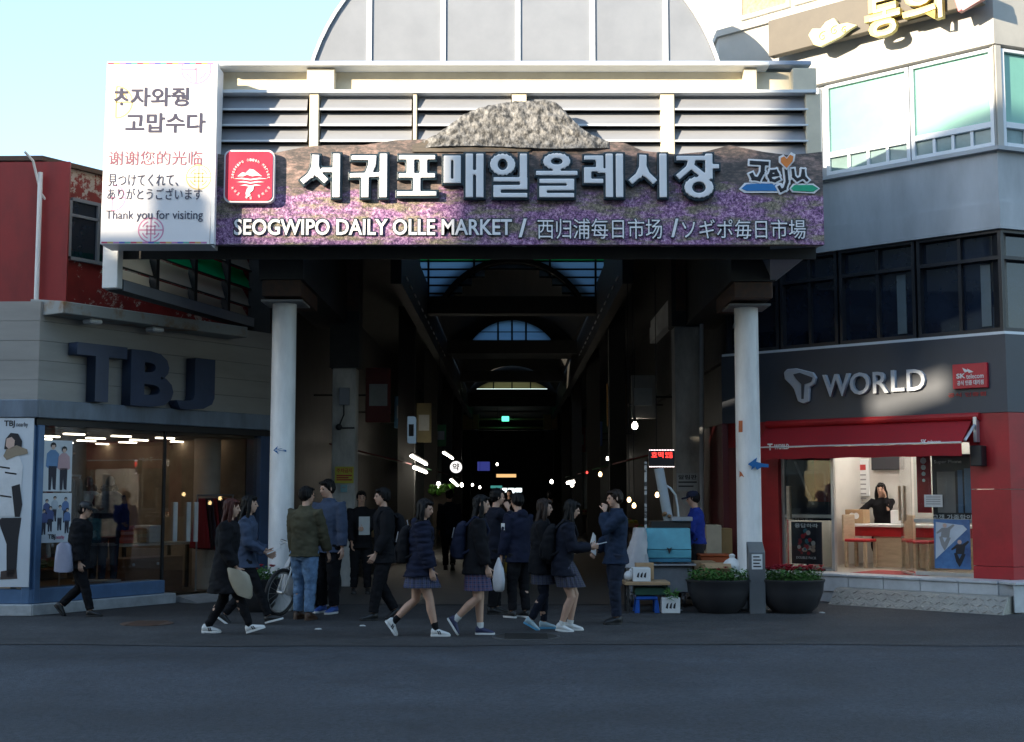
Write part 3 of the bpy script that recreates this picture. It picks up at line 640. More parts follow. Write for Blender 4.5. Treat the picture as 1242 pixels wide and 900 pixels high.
# printed posters on the glass
M['poster'] = mat('poster_paper', (.6, .64, .68), .35, var=.03)
def figure(F, s, z, h, d, top, low, parent, w=1, hairlong=False):
    "a printed person: flat shapes on a poster"
    sg = -1
    def pp(name, poly, m): mb = MB(); mb.prism(F, [(s+x*h*w, z+y*h) for x, y in poly], d, d+.002); return mb.build(name, m, parent)
    pp('print_legs', [(-.09, .0), (-.03, 0), (-.01, .3), (.02, .02), (.09, .0), (.1, .5), (-.1, .5)], low)
    pp('print_top', [(-.12, .46), (.12, .46), (.17, .5), (.15, .76), (.06, .84), (-.06, .84), (-.15, .76), (-.17, .5)], top)
    d0 = d; mb = MB(); mb.prism(F, [(s+(.05*math.cos(q))*h, z+(.91+.065*math.sin(q))*h) for q in (i*math.pi/8 for i in range(16))], d+.0025, d+.004); mb.build('print_face', pal('print_skin', (.6, .42, .34), rough=.4, var=.02), parent)
    mb = MB(); b = .66 if hairlong else .9
    mb.prism(F, [(s+x*h, z+y*h) for x, y in [(-.065, b), (-.045, .9), (-.04, .94), (.045, .945), (.05, .9), (.068, b), (.072, .94), (.05, .985), (0, 1.0), (-.05, .985), (-.072, .94)]], d+.0045, d+.006); mb.build('print_hair', M['text_black'], parent)
a0, a1, z0, z1 = prect(FL0, -30, 38, 507, 712, .08)
t = thing('poster', 'tall white fashion poster of a woman in a fur hooded coat', 'poster', FL0.p(a0, z0, .08))
mb = MB(); mb.fbox(FL0, a0, a1, .062, .08, z0, z1); mb.build('sheet', M['poster'], t)
ptext('TBJ', FL0, 5, 18, 510, 519, .082, .003, M['text_black'], 'print_text', t, bold=.02); ptext('nearby', FL0, 20, 34, 512, 519, .082, .003, M['text_black'], 'print_text', t)
sw, sk, zt = FL0.sz(16, 600, .08)[0], .001, z0
k = .0117; PX = lambda u, v: FL0.sz(u, v, .08)
def pprint(F, d, name, uv, m, parent): mb = MB(); mb.prism(F, [F.sz(u, v, d) for u, v in uv], d, d+.002); return mb.build(name, m, parent)
pprint(FL0, .082, 'print_legs', [(2, 628), (26, 628), (22, 655), (20, 690), (16, 700), (8, 700), (8, 660), (-2, 632)], M['text_black'], t)
pprint(FL0, .082, 'print_boots', [(1, 693), (20, 690), (21, 702), (0, 703)], pal('print_brown', (.06, .04, .035)), t)
pprint(FL0, .0845, 'print_coat', [(-6, 560), (4, 551), (22, 551), (28, 565), (26, 588), (24, 626), (-8, 626)], pal('print_white', (.72, .73, .74), rough=.4), t)
pprint(FL0, .087, 'print_sleeve', [(14, 590), (24, 587), (27, 612), (24, 627), (18, 627)], M['text_black'], t)
pprint(FL0, .0895, 'print_fur', [(4, 553), (8, 545), (20, 540), (33, 545), (34, 550), (20, 553), (8, 558)], pal('print_fur', (.32, .25, .17), rough=.6), t)
pprint(FL0, .087, 'print_hair', [(5, 545), (7, 532), (13, 525), (22, 526), (27, 535), (26, 545)], M['text_black'], t)
pprint(FL0, .0895, 'print_face', [(7, 541), (8, 532), (14, 530), (18, 534), (17, 543), (11, 545)], pal('print_skin', (.6, .42, .34), rough=.4, var=.02), t)
for u0, u1, v in ((-2, 12, 565), (6, 20, 572), (0, 14, 600)): pprint(FL0, .087, 'print_fold', [(u0, v), (u1, v+2), (u1, v+4), (u0, v+2)], M['text_black'], t)
a0, a1, z0, z1 = prect(FL, 50, 87, 534, 596, -.04)
t = thing('poster', 'upper white poster of a couple in blue and pink jackets on the shop window', 'poster', FL.p(a0, z0, -.04), 'posters on the clothing shop window')
mb = MB(); mb.fbox(FL, a0, a1, -.043, -.035, z0, z1); mb.build('sheet', M['poster'], t)
figure(FL, a0+(a1-a0)*.36, z0+.02, (z1-z0)*.93, -.034, pal('pb', (.16, .3, .52)), pal('pd', (.03, .03, .05)), t)
figure(FL, a0+(a1-a0)*.72, z0+.02, (z1-z0)*.86, -.028, pal('pp', (.6, .38, .4)), pal('pd', (.03, .03, .05)), t)
a0, a1, z0, z1 = prect(FL, 48, 86, 598, 658, -.04)
t = thing('poster', 'lower white poster of a group of young people on the shop window', 'poster', FL.p(a0, z0, -.04), 'posters on the clothing shop window')
mb = MB(); mb.fbox(FL, a0, a1, -.043, -.035, z0, z1); mb.build('sheet', M['poster'], t)
for i, (fx, fz) in enumerate(((.2, .36), (.45, .42), (.8, .4), (.32, .22), (.62, .24), (.86, .18), (.12, .16))):
    figure(FL, a0+(a1-a0)*fx, z0+(z1-z0)*fz, (z1-z0)*.52, -.034+i*.0003, pal('pg%d' % (i % 3), [(.07, .1, .25), (.45, .5, .56), (.12, .2, .4)][i % 3]), pal('pd', (.03, .03, .05)), t)
ptext('TBJ', FL, 58, 67, 648, 655, -.03, .003, M['text_black'], 'print_text', t, bold=.02); ptext('nearby', FL, 68, 78, 649, 655, -.03, .003, pal('pinkink', (.6, .1, .2)), 'print_text', t)

# ================================================================== right corner building
C = thing('corner_building', 'pale angled corner building with green tinted windows above a phone shop', 'building', (7.25, 19.3, 0))
def rz(v): return FR.sz(1216, v)[1]
M['band'] = mat('pale_plaster', (.43, .455, .48), .6, var=.2, scale=1.2, stretch=(1, 1, .3))
M['bandw'] = mat('white_plaster', (.44, .43, .4), .6, var=.1, scale=1.5)
LR, L0 = 4.9, 6.0
def solid(mb, out, z0, z1):
    c = corner2(FR, FR0, out); e = FR.p(LR, 0, out); s = FR0.p(L0, 0, out)
    pts = [c, e, e+V((0, 12, 0)), s+V((0, 12, 0)), s]
    mb.extr([V((p.x, p.y, z0)) for p in pts], (0, 0, z1-z0))
zA, zB, zC, zC2, zD, zE, zF = 2.87, rz(404), rz(276), rz(243), rz(176), rz(50), rz(50)+1.25
mb = MB(); solid(mb, -.25, zB+.02, zC-.005); mb.build('dark_storey', M['black'], C)
mb = MB(); solid(mb, .0, zC, zC2); mb.build('wall_band', M['band'], C)
mb = MB(); solid(mb, -.04, zC2+.004, zD-.06); mb.build('wall_band', M['band'], C)
mb = MB(); solid(mb, .05, zD-.058, zD); mb.build('sill_course', M['band'], C)
mb = MB(); solid(mb, -.12, zD+.003, zE-.003); mb.build('window_storey', M['band'], C)
mb = MB(); solid(mb, 0, zE, zF); mb.build('upper_wall', M['bandw'], C)
mb = MB(); solid(mb, .06, zF+.002, zF+.12); mb.build('ledge', M['bandw'], C)
mb = MB(); solid(mb, -.5, zF+.123, zF+3.2); top = mb.build('top_storey', pal('cream_top', (.62, .58, .5)), C)
M['brickrefl'] = mat('brick_reflection_glass', (.42, .33, .2), .25, var=.3, scale=14)  # reflected brickwork is put into the pane colour
for k in range(4):
    s0 = .5+k*1.08; f = MB()
    for q in ((s0, s0+1, zF+.4, zF+.46), (s0, s0+.05, zF+.46, zF+2), (s0+.95, s0+1, zF+.46, zF+2)): f.fbox(FR, q[0], q[1], -.5, -.43, q[2], q[3])
    fo = f.build('window', M['white'], C); mb = MB(); mb.fbox(FR, s0+.05, s0+.95, -.49, -.46, zF+.46, zF+2); mb.build('pane', M['brickrefl'], fo)
# green tinted glazing with small sashes below
M['mint'] = mat('mint_film_glass', (.17, .42, .34), .25, var=.12, scale=.8, spec=.8)
M['sash'] = mat('grey_green_glass', (.2, .3, .3), .15, var=.2, scale=2)
zm = rz(148)
def glazing(F, edges, name):
    for s0, s1 in edges:
        f = MB(); hi = zE-.05
        for q in ((s0, s0+.06, zD+.02, hi), (s1-.06, s1, zD+.02, hi), (s0+.06, s1-.06, hi-.05, hi), (s0+.06, s1-.06, zm-.04, zm+.05), (s0+.06, s1-.06, zD+.02, zD+.08)): f.fbox(F, q[0], q[1], -.118, -.02, q[2], q[3])
        n = 4
        for k in range(1, n): x = s0+.06+(s1-s0-.12)*k/n; f.fbox(F, x-.025, x+.025, -.118, -.04, zD+.08, zm-.04)
        fo = f.build('window', M['slatw'], C, bevel=.005)
        mb = MB(); mb.fbox(F, s0+.06, s1-.06, -.117, -.08, zm+.05, hi-.05); mb.build('tinted_pane', M['mint'], fo)
        mb = MB(); mb.fbox(F, s0+.06, s1-.06, -.117, -.08, zD+.08, zm-.04); mb.build('sash_pane', M['sash'], fo)
sA, sB, sC = FR.sz(1204, 110)[0], FR.sz(1102, 110)[0], FR.sz(1000, 130)[0]
glazing(FR, ((sA, sB-.01), (sB+.01, sC), (sC+.12, 4.8)), 'g'); glazing(FR0, ((.14, 1.8), (1.9, 3.6), (3.7, 5.5)), 'g')
mb = MB(); mb.fbox(FR, .02, sA-.02, -.118, .0, zD+.01, zE-.02); mb.fbox(FR0, .02, .12, -.118, .0, zD+.01, zE-.02); mb.build('corner_pier', M['bandw'], C)
# dark glazed storey
M['darkfr'] = mat('dark_window_frame', (.02, .022, .028), .4, var=.2)
def dglaz(F, e, blind=()):
    for i, (s0, s1) in enumerate(e):
        f = MB(); zt = zC-.42
        for q in ((s0, s0+.05, zB+.03, zC), (s1-.05, s1, zB+.03, zC), (s0+.05, s1-.05, zt-.03, zt+.03), (s0+.05, s1-.05, zB+.03, zB+.1), (s0+.05, s1-.05, zC-.05, zC)): f.fbox(F, q[0], q[1], -.25, -.06, q[2], q[3]-.006)
        f.fbox(F, (s0+s1)/2-.025, (s0+s1)/2+.025, -.25, -.1, zB+.1, zC-.06)
        fo = f.build('dark_window', M['darkfr'], C); mb = MB(); mb.fbox(F, s0+.05, s1-.05, -.249, -.18, zB+.1, zC-.06); mb.build('pane', M['glassd'], fo)
        if i in blind: mb = MB(); mb.fbox(F, (s0+s1)/2-.45, (s0+s1)/2-.3, -.178, -.16, zB+.14, zC-.5); mb.build('curtain', pal('curtain', (.12, .16, .18)), fo)
dglaz(FR, [(.03, 1.36), (1.4, 2.7), (2.74, 3.8), (3.84, 4.88)], (0, 1)); dglaz(FR0, [(.05, 1.6), (1.64, 3.4), (3.44, 5.5)])
# charcoal fascia of the phone shop
M['char'] = mat('charcoal_fascia', (.05, .06, .08), .45, var=.1, scale=1.5)
mb = MB(); wrap(mb, FR, FR0, LR, L0, .06, .35, zA, zB-.02); mb.build('fascia', M['char'], C)
mb = MB(); wrap(mb, FR, FR0, LR, L0, .04, .3, zB-.018, zB+.025); mb.build('flashing', M['slatw'], C)
# red cladding
sR = FR.sz(1181, 600)[0]
mb = MB()
for z0, z1 in ((.44, .62), (.628, 1.74), (1.748, zA-.01)): wrap(mb, FR, FR0, sR, L0, .09, .3, z0, z1)
mb.build('red_cladding', M['red'], C)
sL = FR.sz(946, 600)[0]
mb = MB(); mb.fbox(FR, sL, sL+.33, -.25, .05, .3, zA); mb.build('red_jamb', M['red'], C)
mb = MB(); mb.fbox(FR, sL+.335, LR-.1, -.25, .03, .3, zA); mb.build('side_jamb', pal('shaded_red', (.1, .01, .012)), C)  # same red as the jamb, with its shade put into the colour
mb = MB(); mb.fbox(FR, sR, LR-.1, -.25, .03, 2.45, zA-.005); mb.build('red_header', M['red'], C)
e = FR.p(LR-.1, 0, 0)
mb = MB(); mb.box(e.x-.12, e.x+.1, e.y, e.y+6, 0, zA); mb.build('alley_wall', pal('shaded_red', (.16, .012, .015)), C)  # shares the red that has shade put into its colour
# tiled plinth and steel ramp
mb = MB(); wrap(mb, FR, FR0, LR, L0, .5, .9, .0, .40); mb.build('plinth', M['stone'], C)
M['tile'] = mat('step_tile', (.55, .57, .58), .4, var=.12, scale=5)
mb = MB(); k = 0; s_ = .0
while s_ < LR-.3:
    mb.fbox(FR, s_+.004, s_+.58, .1, .56, .405, .44); mb.fbox(FR, s_+.004, s_+.58, .505, .53, .17, .40); s_ += .585
for j in range(10): mb.fbox(FR0, -.45+j*.585, .125+j*.585, .1, .56, .405, .44); mb.fbox(FR0, -.45+j*.585, .125+j*.585, .505, .53, .02, .40)
mb.build('step_tiles', M['tile'], C, bevel=.004)
M['plate'] = mat('tread_plate', (.4, .39, .35), .4, .5, var=.15, bump=1, bscale=45)
s1 = FR.sz(1006, 712, .9)[0]; s0 = FR.sz(1217, 720, .9)[0]
t = thing('metal_ramp', 'tread plate steel wedge ramp along the step of the phone shop', 'ramp', FR.p((s0+s1)/2, 0, .75))
mb = MB(); mb.hexa([FR.p(s0, .0, .95), FR.p(s1, .0, .95), FR.p(s1, .0, .545), FR.p(s0, .0, .545), FR.p(s0, .24, .72), FR.p(s1, .24, .72), FR.p(s1, .25, .545), FR.p(s0, .25, .545)]); mb.build('plate', M['plate'], t, bevel=.006)
mb = MB()
for k in range(26):
    for j in range(3):
        q = s0+.05+(s1-s0-.1)*k/25; w = j/3+.1; 
        p = FR.p(q, .012+.24*w, .955-.23*w); e1 = FR.d*.035+V((0, 0, .018 if (k+j) % 2 else -.018))
        mb.tube([p-e1, p+e1], .006, 4)
mb.build('tread_pattern', M['plate'], t)
# shop room
M['inwall'] = mat('shop_wall', (.62, .59, .54), .6, var=.05); M['intile'] = mat('shop_tile', (.4, .36, .3), .3, var=.1)
dI = -3.0
mb = MB(); mb.fbox(FR, sR-.3, sL+.4, dI-.1, dI, .42, 2.9); mb.build('back_wall', M['inwall'], C)
mb = MB(); mb.fbox(FR, sR-.3, sR-.2, dI, -.25, .42, 2.9); mb.fbox(FR, sL+.1, sL+.2, dI, -.26, .42, 2.9); mb.build('partition', M['inwall'], C)
mb = MB(); mb.fbox(FR, sR-.3, sL+.2, dI, .04, .40, .425); mb.build('shop_floor', M['intile'], C)
mb = MB(); mb.fbox(FR, sR-.3, sL+.2, dI, -.1, 2.78, 2.86); mb.build('shop_ceiling', M['inwall'], C)
a, b = FR.sz(1040, 690, -.3)[0], FR.sz(1130, 690, -.3)[0]
mb = MB(); mb.fbox(FR, b, a, -1.0, -.05, .427, .432); tag(mb.build('door_mat', pal('redmat', (.3, .03, .03), rough=.9)), 'red mat on the phone shop floor inside the open door', 'mat')
M['room'] = emitter('shop_lamp', (1, .96, .9), 20)
for s_ in (1.2, 2.0, 2.8, 3.5):
    for d in (-.7, -1.6, -2.5): mb = MB(); p = FR.p(s_, 2.765, d); mb.cyl(p, p+V((0, 0, .012)), .085); mb.build('downlight', M['room'], C)
# window frames and glass of the shop front
M['alu'] = mat('aluminium', (.55, .55, .53), .35, .6)
sa, sb, sc = FR.sz(1008, 600)[0], FR.sz(1096, 600)[0], FR.sz(1106, 600)[0]
for q in ((sa-.02, sa+.03, .44, 2.45), (sL-.06, sL, .44, 2.45), (sa+.03, sL-.06, .44, .5), (sa+.03, sL-.06, 1.28, 1.34), (sR, sR+.05, .44, 2.45), (sR+.05, sc, .44, .5), (sR+.05, sc, 1.24, 1.3)): mb = MB(); mb.fbox(FR, q[0], q[1], -.12, -.04, q[2], q[3]); mb.build('window_frame', M['alu'], C, bevel=.005)
for q in ((sa+.03, sL-.06), (sR+.05, sc)): mb = MB(); mb.fbox(FR, q[0], q[1], -.09, -.075, .5, 2.45); mb.build('window_pane', M['glass'], C)
def door(hinge, ang, w, lab):
    d = FR.d*math.cos(ang)+FR.n*math.sin(ang); F = Frame((FR.p(hinge, 0, -.03).x, FR.p(hinge, 0, -.03).y), (d.x, d.y), (d.y, -d.x))
    o = MB(); o.fbox(F, 0, w, -.006, .006, .47, 2.43); dr = o.build('glass_door', M['glass'], C); dr['label'] = lab
    for z in (.95,): h = MB(); h.fbox(F, w-.14, w-.09, -.06, -.02, 1.25, 1.8); h.fbox(F, w-.14, w-.09, .02, .06, 1.25, 1.8); h.build('handle', M['wood'], dr)
    h = MB(); h.fbox(F, 0, w, -.015, .015, .44, .47); h.fbox(F, 0, w, -.015, .015, 2.43, 2.46); h.build('rail', M['alu'], dr)
door(sa+.03, R(13), .8, 'left glass door folded open against the window'); door(sc+.02, R(-52), .8, 'right glass door standing open inwards')
# awning
z1, z0 = FR.sz(1050, 513, .08)[1], FR.sz(1050, 539, .5)[1]
sx0, sx1 = FR.sz(1166, 525, .5)[0], FR.sz(915, 530, .5)[0]
AW = thing('awning', 'red retractable awning with white piping over the phone shop entrance', 'awning', FR.p(2, z1, .1))
mb = MB(); mb.hexa([FR.p(sx0, z0, .5), FR.p(sx1, z0, .5), FR.p(sx1, z0-.015, .49), FR.p(sx0, z0-.015, .49), FR.p(sx0, z1, .1), FR.p(sx1, z1, .1), FR.p(sx1, z1-.015, .1), FR.p(sx0, z1-.015, .1)]); mb.build('canvas', pal('red_canvas', (.36, .012, .02), rough=.8, scale=20), AW)
mb = MB(); n = 60
for k in range(n):
    sA_, sB_ = sx0+(sx1-sx0)*k/n, sx0+(sx1-sx0)*(k+1)/n; f = lambda q: .006*math.sin(q*9)
    mb.hexa([FR.p(sA_, z0-.2+f(sA_), .5), FR.p(sB_, z0-.2+f(sB_), .5), FR.p(sB_, z0-.2+f(sB_), .51), FR.p(sA_, z0-.2+f(sA_), .51), FR.p(sA_, z0-.02, .5), FR.p(sB_, z0-.02, .5), FR.p(sB_, z0-.02, .51), FR.p(sA_, z0-.02, .51)])
mb.build('valance', M['red_canvas'], AW)
mb = MB(); mb.tube([FR.p(sx0, z0-.005, .512), FR.p(sx1, z0-.005, .512)], .012, 8); mb.build('front_bar', M['white'], AW)
mb = MB(); mb.tube([FR.p(sx0-.12, z1+.03, .12), FR.p(sx1, z1+.03, .12)], .06, 12); mb.build('roller', M['red'], AW)
mb = MB(); mb.fbox(FR, sx0-.1, sx0-.05, .09, .2, z1-.35, z1+.02); mb.tube([FR.p(sx0-.07, z1-.1, .2), FR.p(sx0-.04, z0+.02, .48)], .022, 8); mb.build('arm', M['silver'], AW)
mb = MB(); mb.fbox(FR, sx0-.2, sx0-.03, .1, .3, z0-.35, z0-.05); mb.build('speaker_box', M['black'], AW, bevel=.01)
dv = .512
ptext('T', FR, 931, 937, 538, 546, dv, .004, M['text_white'], 'lettering', AW, bold=.04); ptext('WORLD', FR, 939, 957, 538.5, 545, dv, .004, M['text_white'], 'lettering', AW, bold=.02)
ptext('SK', FR, 1117, 1124, 533, 538, dv, .004, M['text_white'], 'lettering', AW, bold=.02); ptext('telecom', FR, 1125, 1141, 533.5, 538, dv, .004, M['text_white'], 'lettering', AW, bold=.01)
# ================================================================== writing on the phone shop fascia
dF = .062
M['sil'] = mat('silver_letter', (.5, .54, .6), .4, var=.05)
t = thing('shop_sign', 'grey raised WORLD letters with a bent T mark on the charcoal fascia', 'sign', FR.p(2, 3.2, .1))
for ch, u0, u1, v0, v1 in (('W', 1000, 1033, 454, 481), ('O', 1033, 1057, 452, 479), ('R', 1061, 1080, 451, 477), ('L', 1083, 1099, 449, 475), ('D', 1102, 1124, 448, 474)):
    ptext(ch, FR, u0, u1, v0, v1, dF, .07, M['sil'], 'letter', t, bold=.012)
def pp3(F, uv, d0, d1, m, name, parent):
    mb = MB(); mb.prism(F, [F.sz(u, v, d0) for u, v in uv], d0, d1); return mb.build(name, m, parent, bevel=.01)
pp3(FR, [(953, 452), (957, 448), (968, 447), (988, 452), (992, 458), (990, 466), (984, 470), (983, 487), (977, 490), (970, 487), (965, 472), (960, 466), (954, 460)], dF, .13, M['sil'], 'mark', t)
pp3(FR, [(962, 454), (970, 452), (986, 458), (984, 463), (976, 466), (975, 484), (972, 484), (972, 466), (966, 460)], .132, .14, M['char'], 'mark_fold', t)
t = thing('plaque', 'red square plaque with white lettering right of the grey WORLD letters', 'sign', FR.p(.6, 3.3, .1))
a0, a1, z0, z1 = prect(FR, 1156, 1198, 441, 471, .1); mb = MB(); mb.fbox(FR, a0, a1, .062, .12, z0, z1); mb.build('board', pal('bright_red', (.55, .01, .03), rough=.35), t, bevel=.006)
ptext('SK', FR, 1160, 1171, 453, 459, .122, .006, M['text_white'], 'print_text', t, bold=.03); ptext('telecom', FR, 1172, 1193, 453, 459, .122, .006, M['text_white'], 'print_text', t, bold=.01)
ptext('공식 인증 대리점', FR, 1161, 1193, 461, 467, .122, .006, M['text_white'], 'print_text', t, bold=.02)
pp3(FR, [(1167, 446), (1176, 450), (1170, 452)], .122, .128, M['text_white'], 'print_wing', t); pp3(FR, [(1173, 447), (1181, 451), (1175, 452.5)], .122, .128, M['text_white'], 'print_wing', t)
ptext('공식 인증점', FR, 1150, 1196, 476, 481, dF, .01, M['red'], 'print_text', t, bold=.01)

# ================================================================== roof sign of the corner building
t = thing('roof_sign', 'beige roof edge sign board with yellow lettering and a yellow cloud', 'sign', FR.p(2, zE+.7, .3))
a0, z1 = FR.sz(932, 50, .3); zb_ = FR.sz(932, 69, .3)[1]
mb = MB(); mb.fbox(FR, .05, a0, .14, .3, zb_, zb_+.62); mb.build('board', pal('sign_back', (.12, .105, .085), rough=.6), t, bevel=.01)
mb = MB()
for k in range(6): s_ = .3+k*.62; mb.fbox(FR, s_, s_+.04, .003, .138, zb_+.2, zb_+.26)
mb.build('bracket', M['darkfr'], t)
M['yel'] = mat('yellow_letter', (.75, .58, .16), .4, var=.04); M['yelin'] = mat('yellow_pale', (.78, .7, .38), .4, var=.04)
for ch, u0, u1, v0, v1 in (('동', 1052, 1095, -6, 46), ('의', 1097, 1146, -22, 29)):
    ptext(ch, FR, u0, u1, v0, v1, .34, .1, M['yel'], 'letter', t, bold=.035); ptext(ch, FR, u0+3, u1-3, v0+3, v1-3, .442, .02, M['yelin'], 'letter_face', t, bold=.0)
pp3(FR, [(983, 44), (988, 36), (998, 36), (1004, 28), (1014, 23), (1020, 31), (1030, 29), (1042, 32), (1032, 38), (1022, 46), (1010, 52), (998, 58), (990, 56)], .34, .42, M['yelin'], 'cloud', t)
for (u, v, r_) in ((998, 44, 7), (1012, 37, 7), (1024, 36, 5)):
    s_, z = FR.sz(u, v, .43); c = FR.p(s_, z, .43); mb = MB(); k = r_/1600*20.5
    mb.tube([c+FR.d*(k*q/9*math.cos(q))+V((0, 0, k*q/9*math.sin(q))) for q in [i*.6 for i in range(15)]], .008, 5); mb.build('cloud_curl', M['yel'], t)
t = thing('side_sign', 'tilted pink and white sign box at the roof corner by the yellow lettering', 'sign', FR.p(.5, zE+1, .4))
mb = MB(); q = [FR.p(*FR.sz(u, v, .35), .35) for u, v in ((1158, -8), (1166, 17), (1202, -3), (1200, -20))]; mb.extr(q, FR.n*.12); mb.build('box', pal('pink', (.6, .2, .22), rough=.4), t, bevel=.01)
mb = MB(); q = [FR.p(*FR.sz(u, v, .475), .475) for u, v in ((1161, -4), (1168, 13), (1198, -5), (1197, -16))]; mb.extr(q, FR.n*.01); mb.build('face', pal('pink2', (.65, .3, .3), rough=.4), t)

# ================================================================== the big market sign
SY = 17.72; FS = front(SY)
T = thing('market_sign', 'long flower field sign board with large white Korean letters over the market entrance', 'sign', (.1, SY, 5.7))
def sp(u, v, y=SY): q = at(u, v, y); return (q.x, q.z)
def hillmat():
    m = bpy.data.materials.new('flower_hill_print'); m.use_nodes = True; n = m.node_tree; L = n.links; b = n.nodes['Principled BSDF']; b.inputs['Roughness'].default_value = .45
    tc = n.nodes.new('ShaderNodeTexCoord'); sep = n.nodes.new('ShaderNodeSeparateXYZ'); L.new(tc.outputs['Object'], sep.inputs[0])
    def noi(sx, sz_, sc, det=6, ro=.65):
        mp = n.nodes.new('ShaderNodeMapping'); mp.inputs['Scale'].default_value = (sx, 1, sz_); L.new(tc.outputs['Object'], mp.inputs[0])
        t = n.nodes.new('ShaderNodeTexNoise'); t.inputs['Scale'].default_value = sc; t.inputs['Detail'].default_value = det; t.inputs['Roughness'].default_value = ro; L.new(mp.outputs[0], t.inputs['Vector']); return t.outputs[0]
    def ramp(src, *els):
        r_ = n.nodes.new('ShaderNodeValToRGB'); e = r_.color_ramp.elements
        while len(e) < len(els): e.new(.5)
        for k, (p, c) in enumerate(els): e[k].position = p; e[k].color = (*c, 1)
        L.new(src, r_.inputs[0]); return r_.outputs[0]
    def mix(f, a, c):
        x = n.nodes.new('ShaderNodeMix'); x.data_type = 'RGBA'; L.new(f, x.inputs['Factor']); L.new(a, x.inputs['A']); L.new(c, x.inputs['B']); return x.outputs['Result']
    def math_(op, a, b_): 
        x = n.nodes.new('ShaderNodeMath'); x.operation = op
        for i, q in enumerate((a, b_)):
            if isinstance(q, (int, float)): x.inputs[i].default_value = q
            else: L.new(q, x.inputs[i])
        return x.outputs[0]
    zc = sep.outputs[2]; xc = sep.outputs[0]
    # top: dark moor with straw streaks
    moor = ramp(noi(1, 2.6, 4.2, 9, .8), (.3, (.035, .03, .034)), (.47, (.1, .085, .08)), (.56, (.24, .17, .15)), (.68, (.5, .34, .3)))
    dots = noi(1, 1, 30, 4, .85)
    mead = ramp(dots, (.36, (.05, .05, .04)), (.5, (.2, .17, .12)), (.62, (.42, .35, .26)))
    flow = ramp(dots, (.36, (.03, .015, .05)), (.46, (.16, .07, .18)), (.55, (.4, .2, .4)), (.66, (.8, .58, .74)))
    wob = math_('ADD', math_('SUBTRACT', zc, 5.84), math_('MULTIPLY', math_('SUBTRACT', noi(.35, 1.2, 3.2, 4), .5), 1.1))
    pz = FS.o.z
    f1 = ramp(wob, (0, (1, 1, 1)), (1, (0, 0, 0)))
    x1 = n.nodes.new('ShaderNodeMapRange'); x1.inputs[1].default_value = .04; x1.inputs[2].default_value = -.06; L.new(wob, x1.inputs[0])
    lower = mix(ramp(noi(.7, 2.2, 3.4, 6), (.4, (0, 0, 0)), (.54, (1, 1, 1))), mead, flow)
    c = mix(x1.outputs[0], moor, lower)
    L.new(c, b.inputs['Base Color']); return m
M['hill'] = hillmat()
hill = [(256, 296.5), (1000, 296.5), (997, 184), (980, 186), (955, 188), (925, 184), (885, 176), (855, 184), (820, 187), (780, 183), (757, 173), (735, 172), (715, 178), (600, 165), (575, 162), (545, 168), (518, 169), (480, 170), (440, 176), (400, 176), (370, 178), (335, 185), (290, 190), (258, 186)]
mb = MB(); mb.prism(FS, [sp(u, v) for u, v in hill], 0, -.14); mb.build('board', [M['hill']], T)
# the rock dome, a relief that stands above the board
def dome():
    m = mat('rock_print', (.3, .295, .29), .6, scale=13, stretch=(1.3, 1, 1), col2=(.035, .035, .035), thr=(.4, .66), bump=.8, bscale=22); return m
M['rock'] = dome(); out = [(512, 172), (530, 163), (548, 150), (565, 138), (585, 130), (610, 125), (640, 123), (668, 122), (680, 129), (690, 141), (702, 153), (716, 163), (738, 172)]
mb = MB(); nx, nz = 90, 30; base = at(620, 180, SY).z; vs = []
def topz(x):
    for (u0, v0), (u1, v1) in zip(out, out[1:]):
        xa, xb = sp(u0, v0)[0], sp(u1, v1)[0]
        if xa <= x <= xb: f = (x-xa)/(xb-xa); return sp(u0, v0)[1]*(1-f)+sp(u1, v1)[1]*f
    return sp(*out[-1])[1]
xa, xb = sp(*out[0])[0], sp(*out[-1])[0]
for j in range(nz+1):
    for i in range(nx+1):
        x = xa+(xb-xa)*i/nx; zt = topz(x); zb_ = min(base+.02*math.sin(i*.07), zt-.02); f = j/nz; z = zb_+(zt-zb_)*f
        dpt = .045*math.sqrt(max(0, 1-f*f))*min(1, min(i, nx-i)/8)+.03*abs(noise.noise(V((x*5, z*7, 0))))*(1 if 0 < i < nx else 0)+.03*abs(noise.noise(V((x*16, z*9, 3))))
        vs.append(V((x, SY-.012-dpt, z+.015*noise.noise(V((x*14, j, 1)))*f)))
b_ = len(vs); vs += [V((p.x, SY-.002, p.z)) for p in vs]
fs = []
for j in range(nz):
    for i in range(nx): a = j*(nx+1)+i; fs.append((a, a+1, a+nx+2, a+nx+1)); fs.append((b_+a, b_+a+nx+1, b_+a+nx+2, b_+a+1))
mb._add(vs, fs)
per = [i for i in range(nx+1)]+[(j+1)*(nx+1)-1 for j in range(1, nz+1)]+[nz*(nx+1)+i for i in range(nx-1, -1, -1)]+[j*(nx+1) for j in range(nz-1, 0, -1)]
for k in range(len(per)): a, c = per[k], per[(k+1) % len(per)]; mb._add([vs[a], vs[c], vs[b_+c], vs[b_+a]], [(0, 1, 2, 3)])
mb.build('rock_dome', M['rock'], T, smooth=True, ang=60)
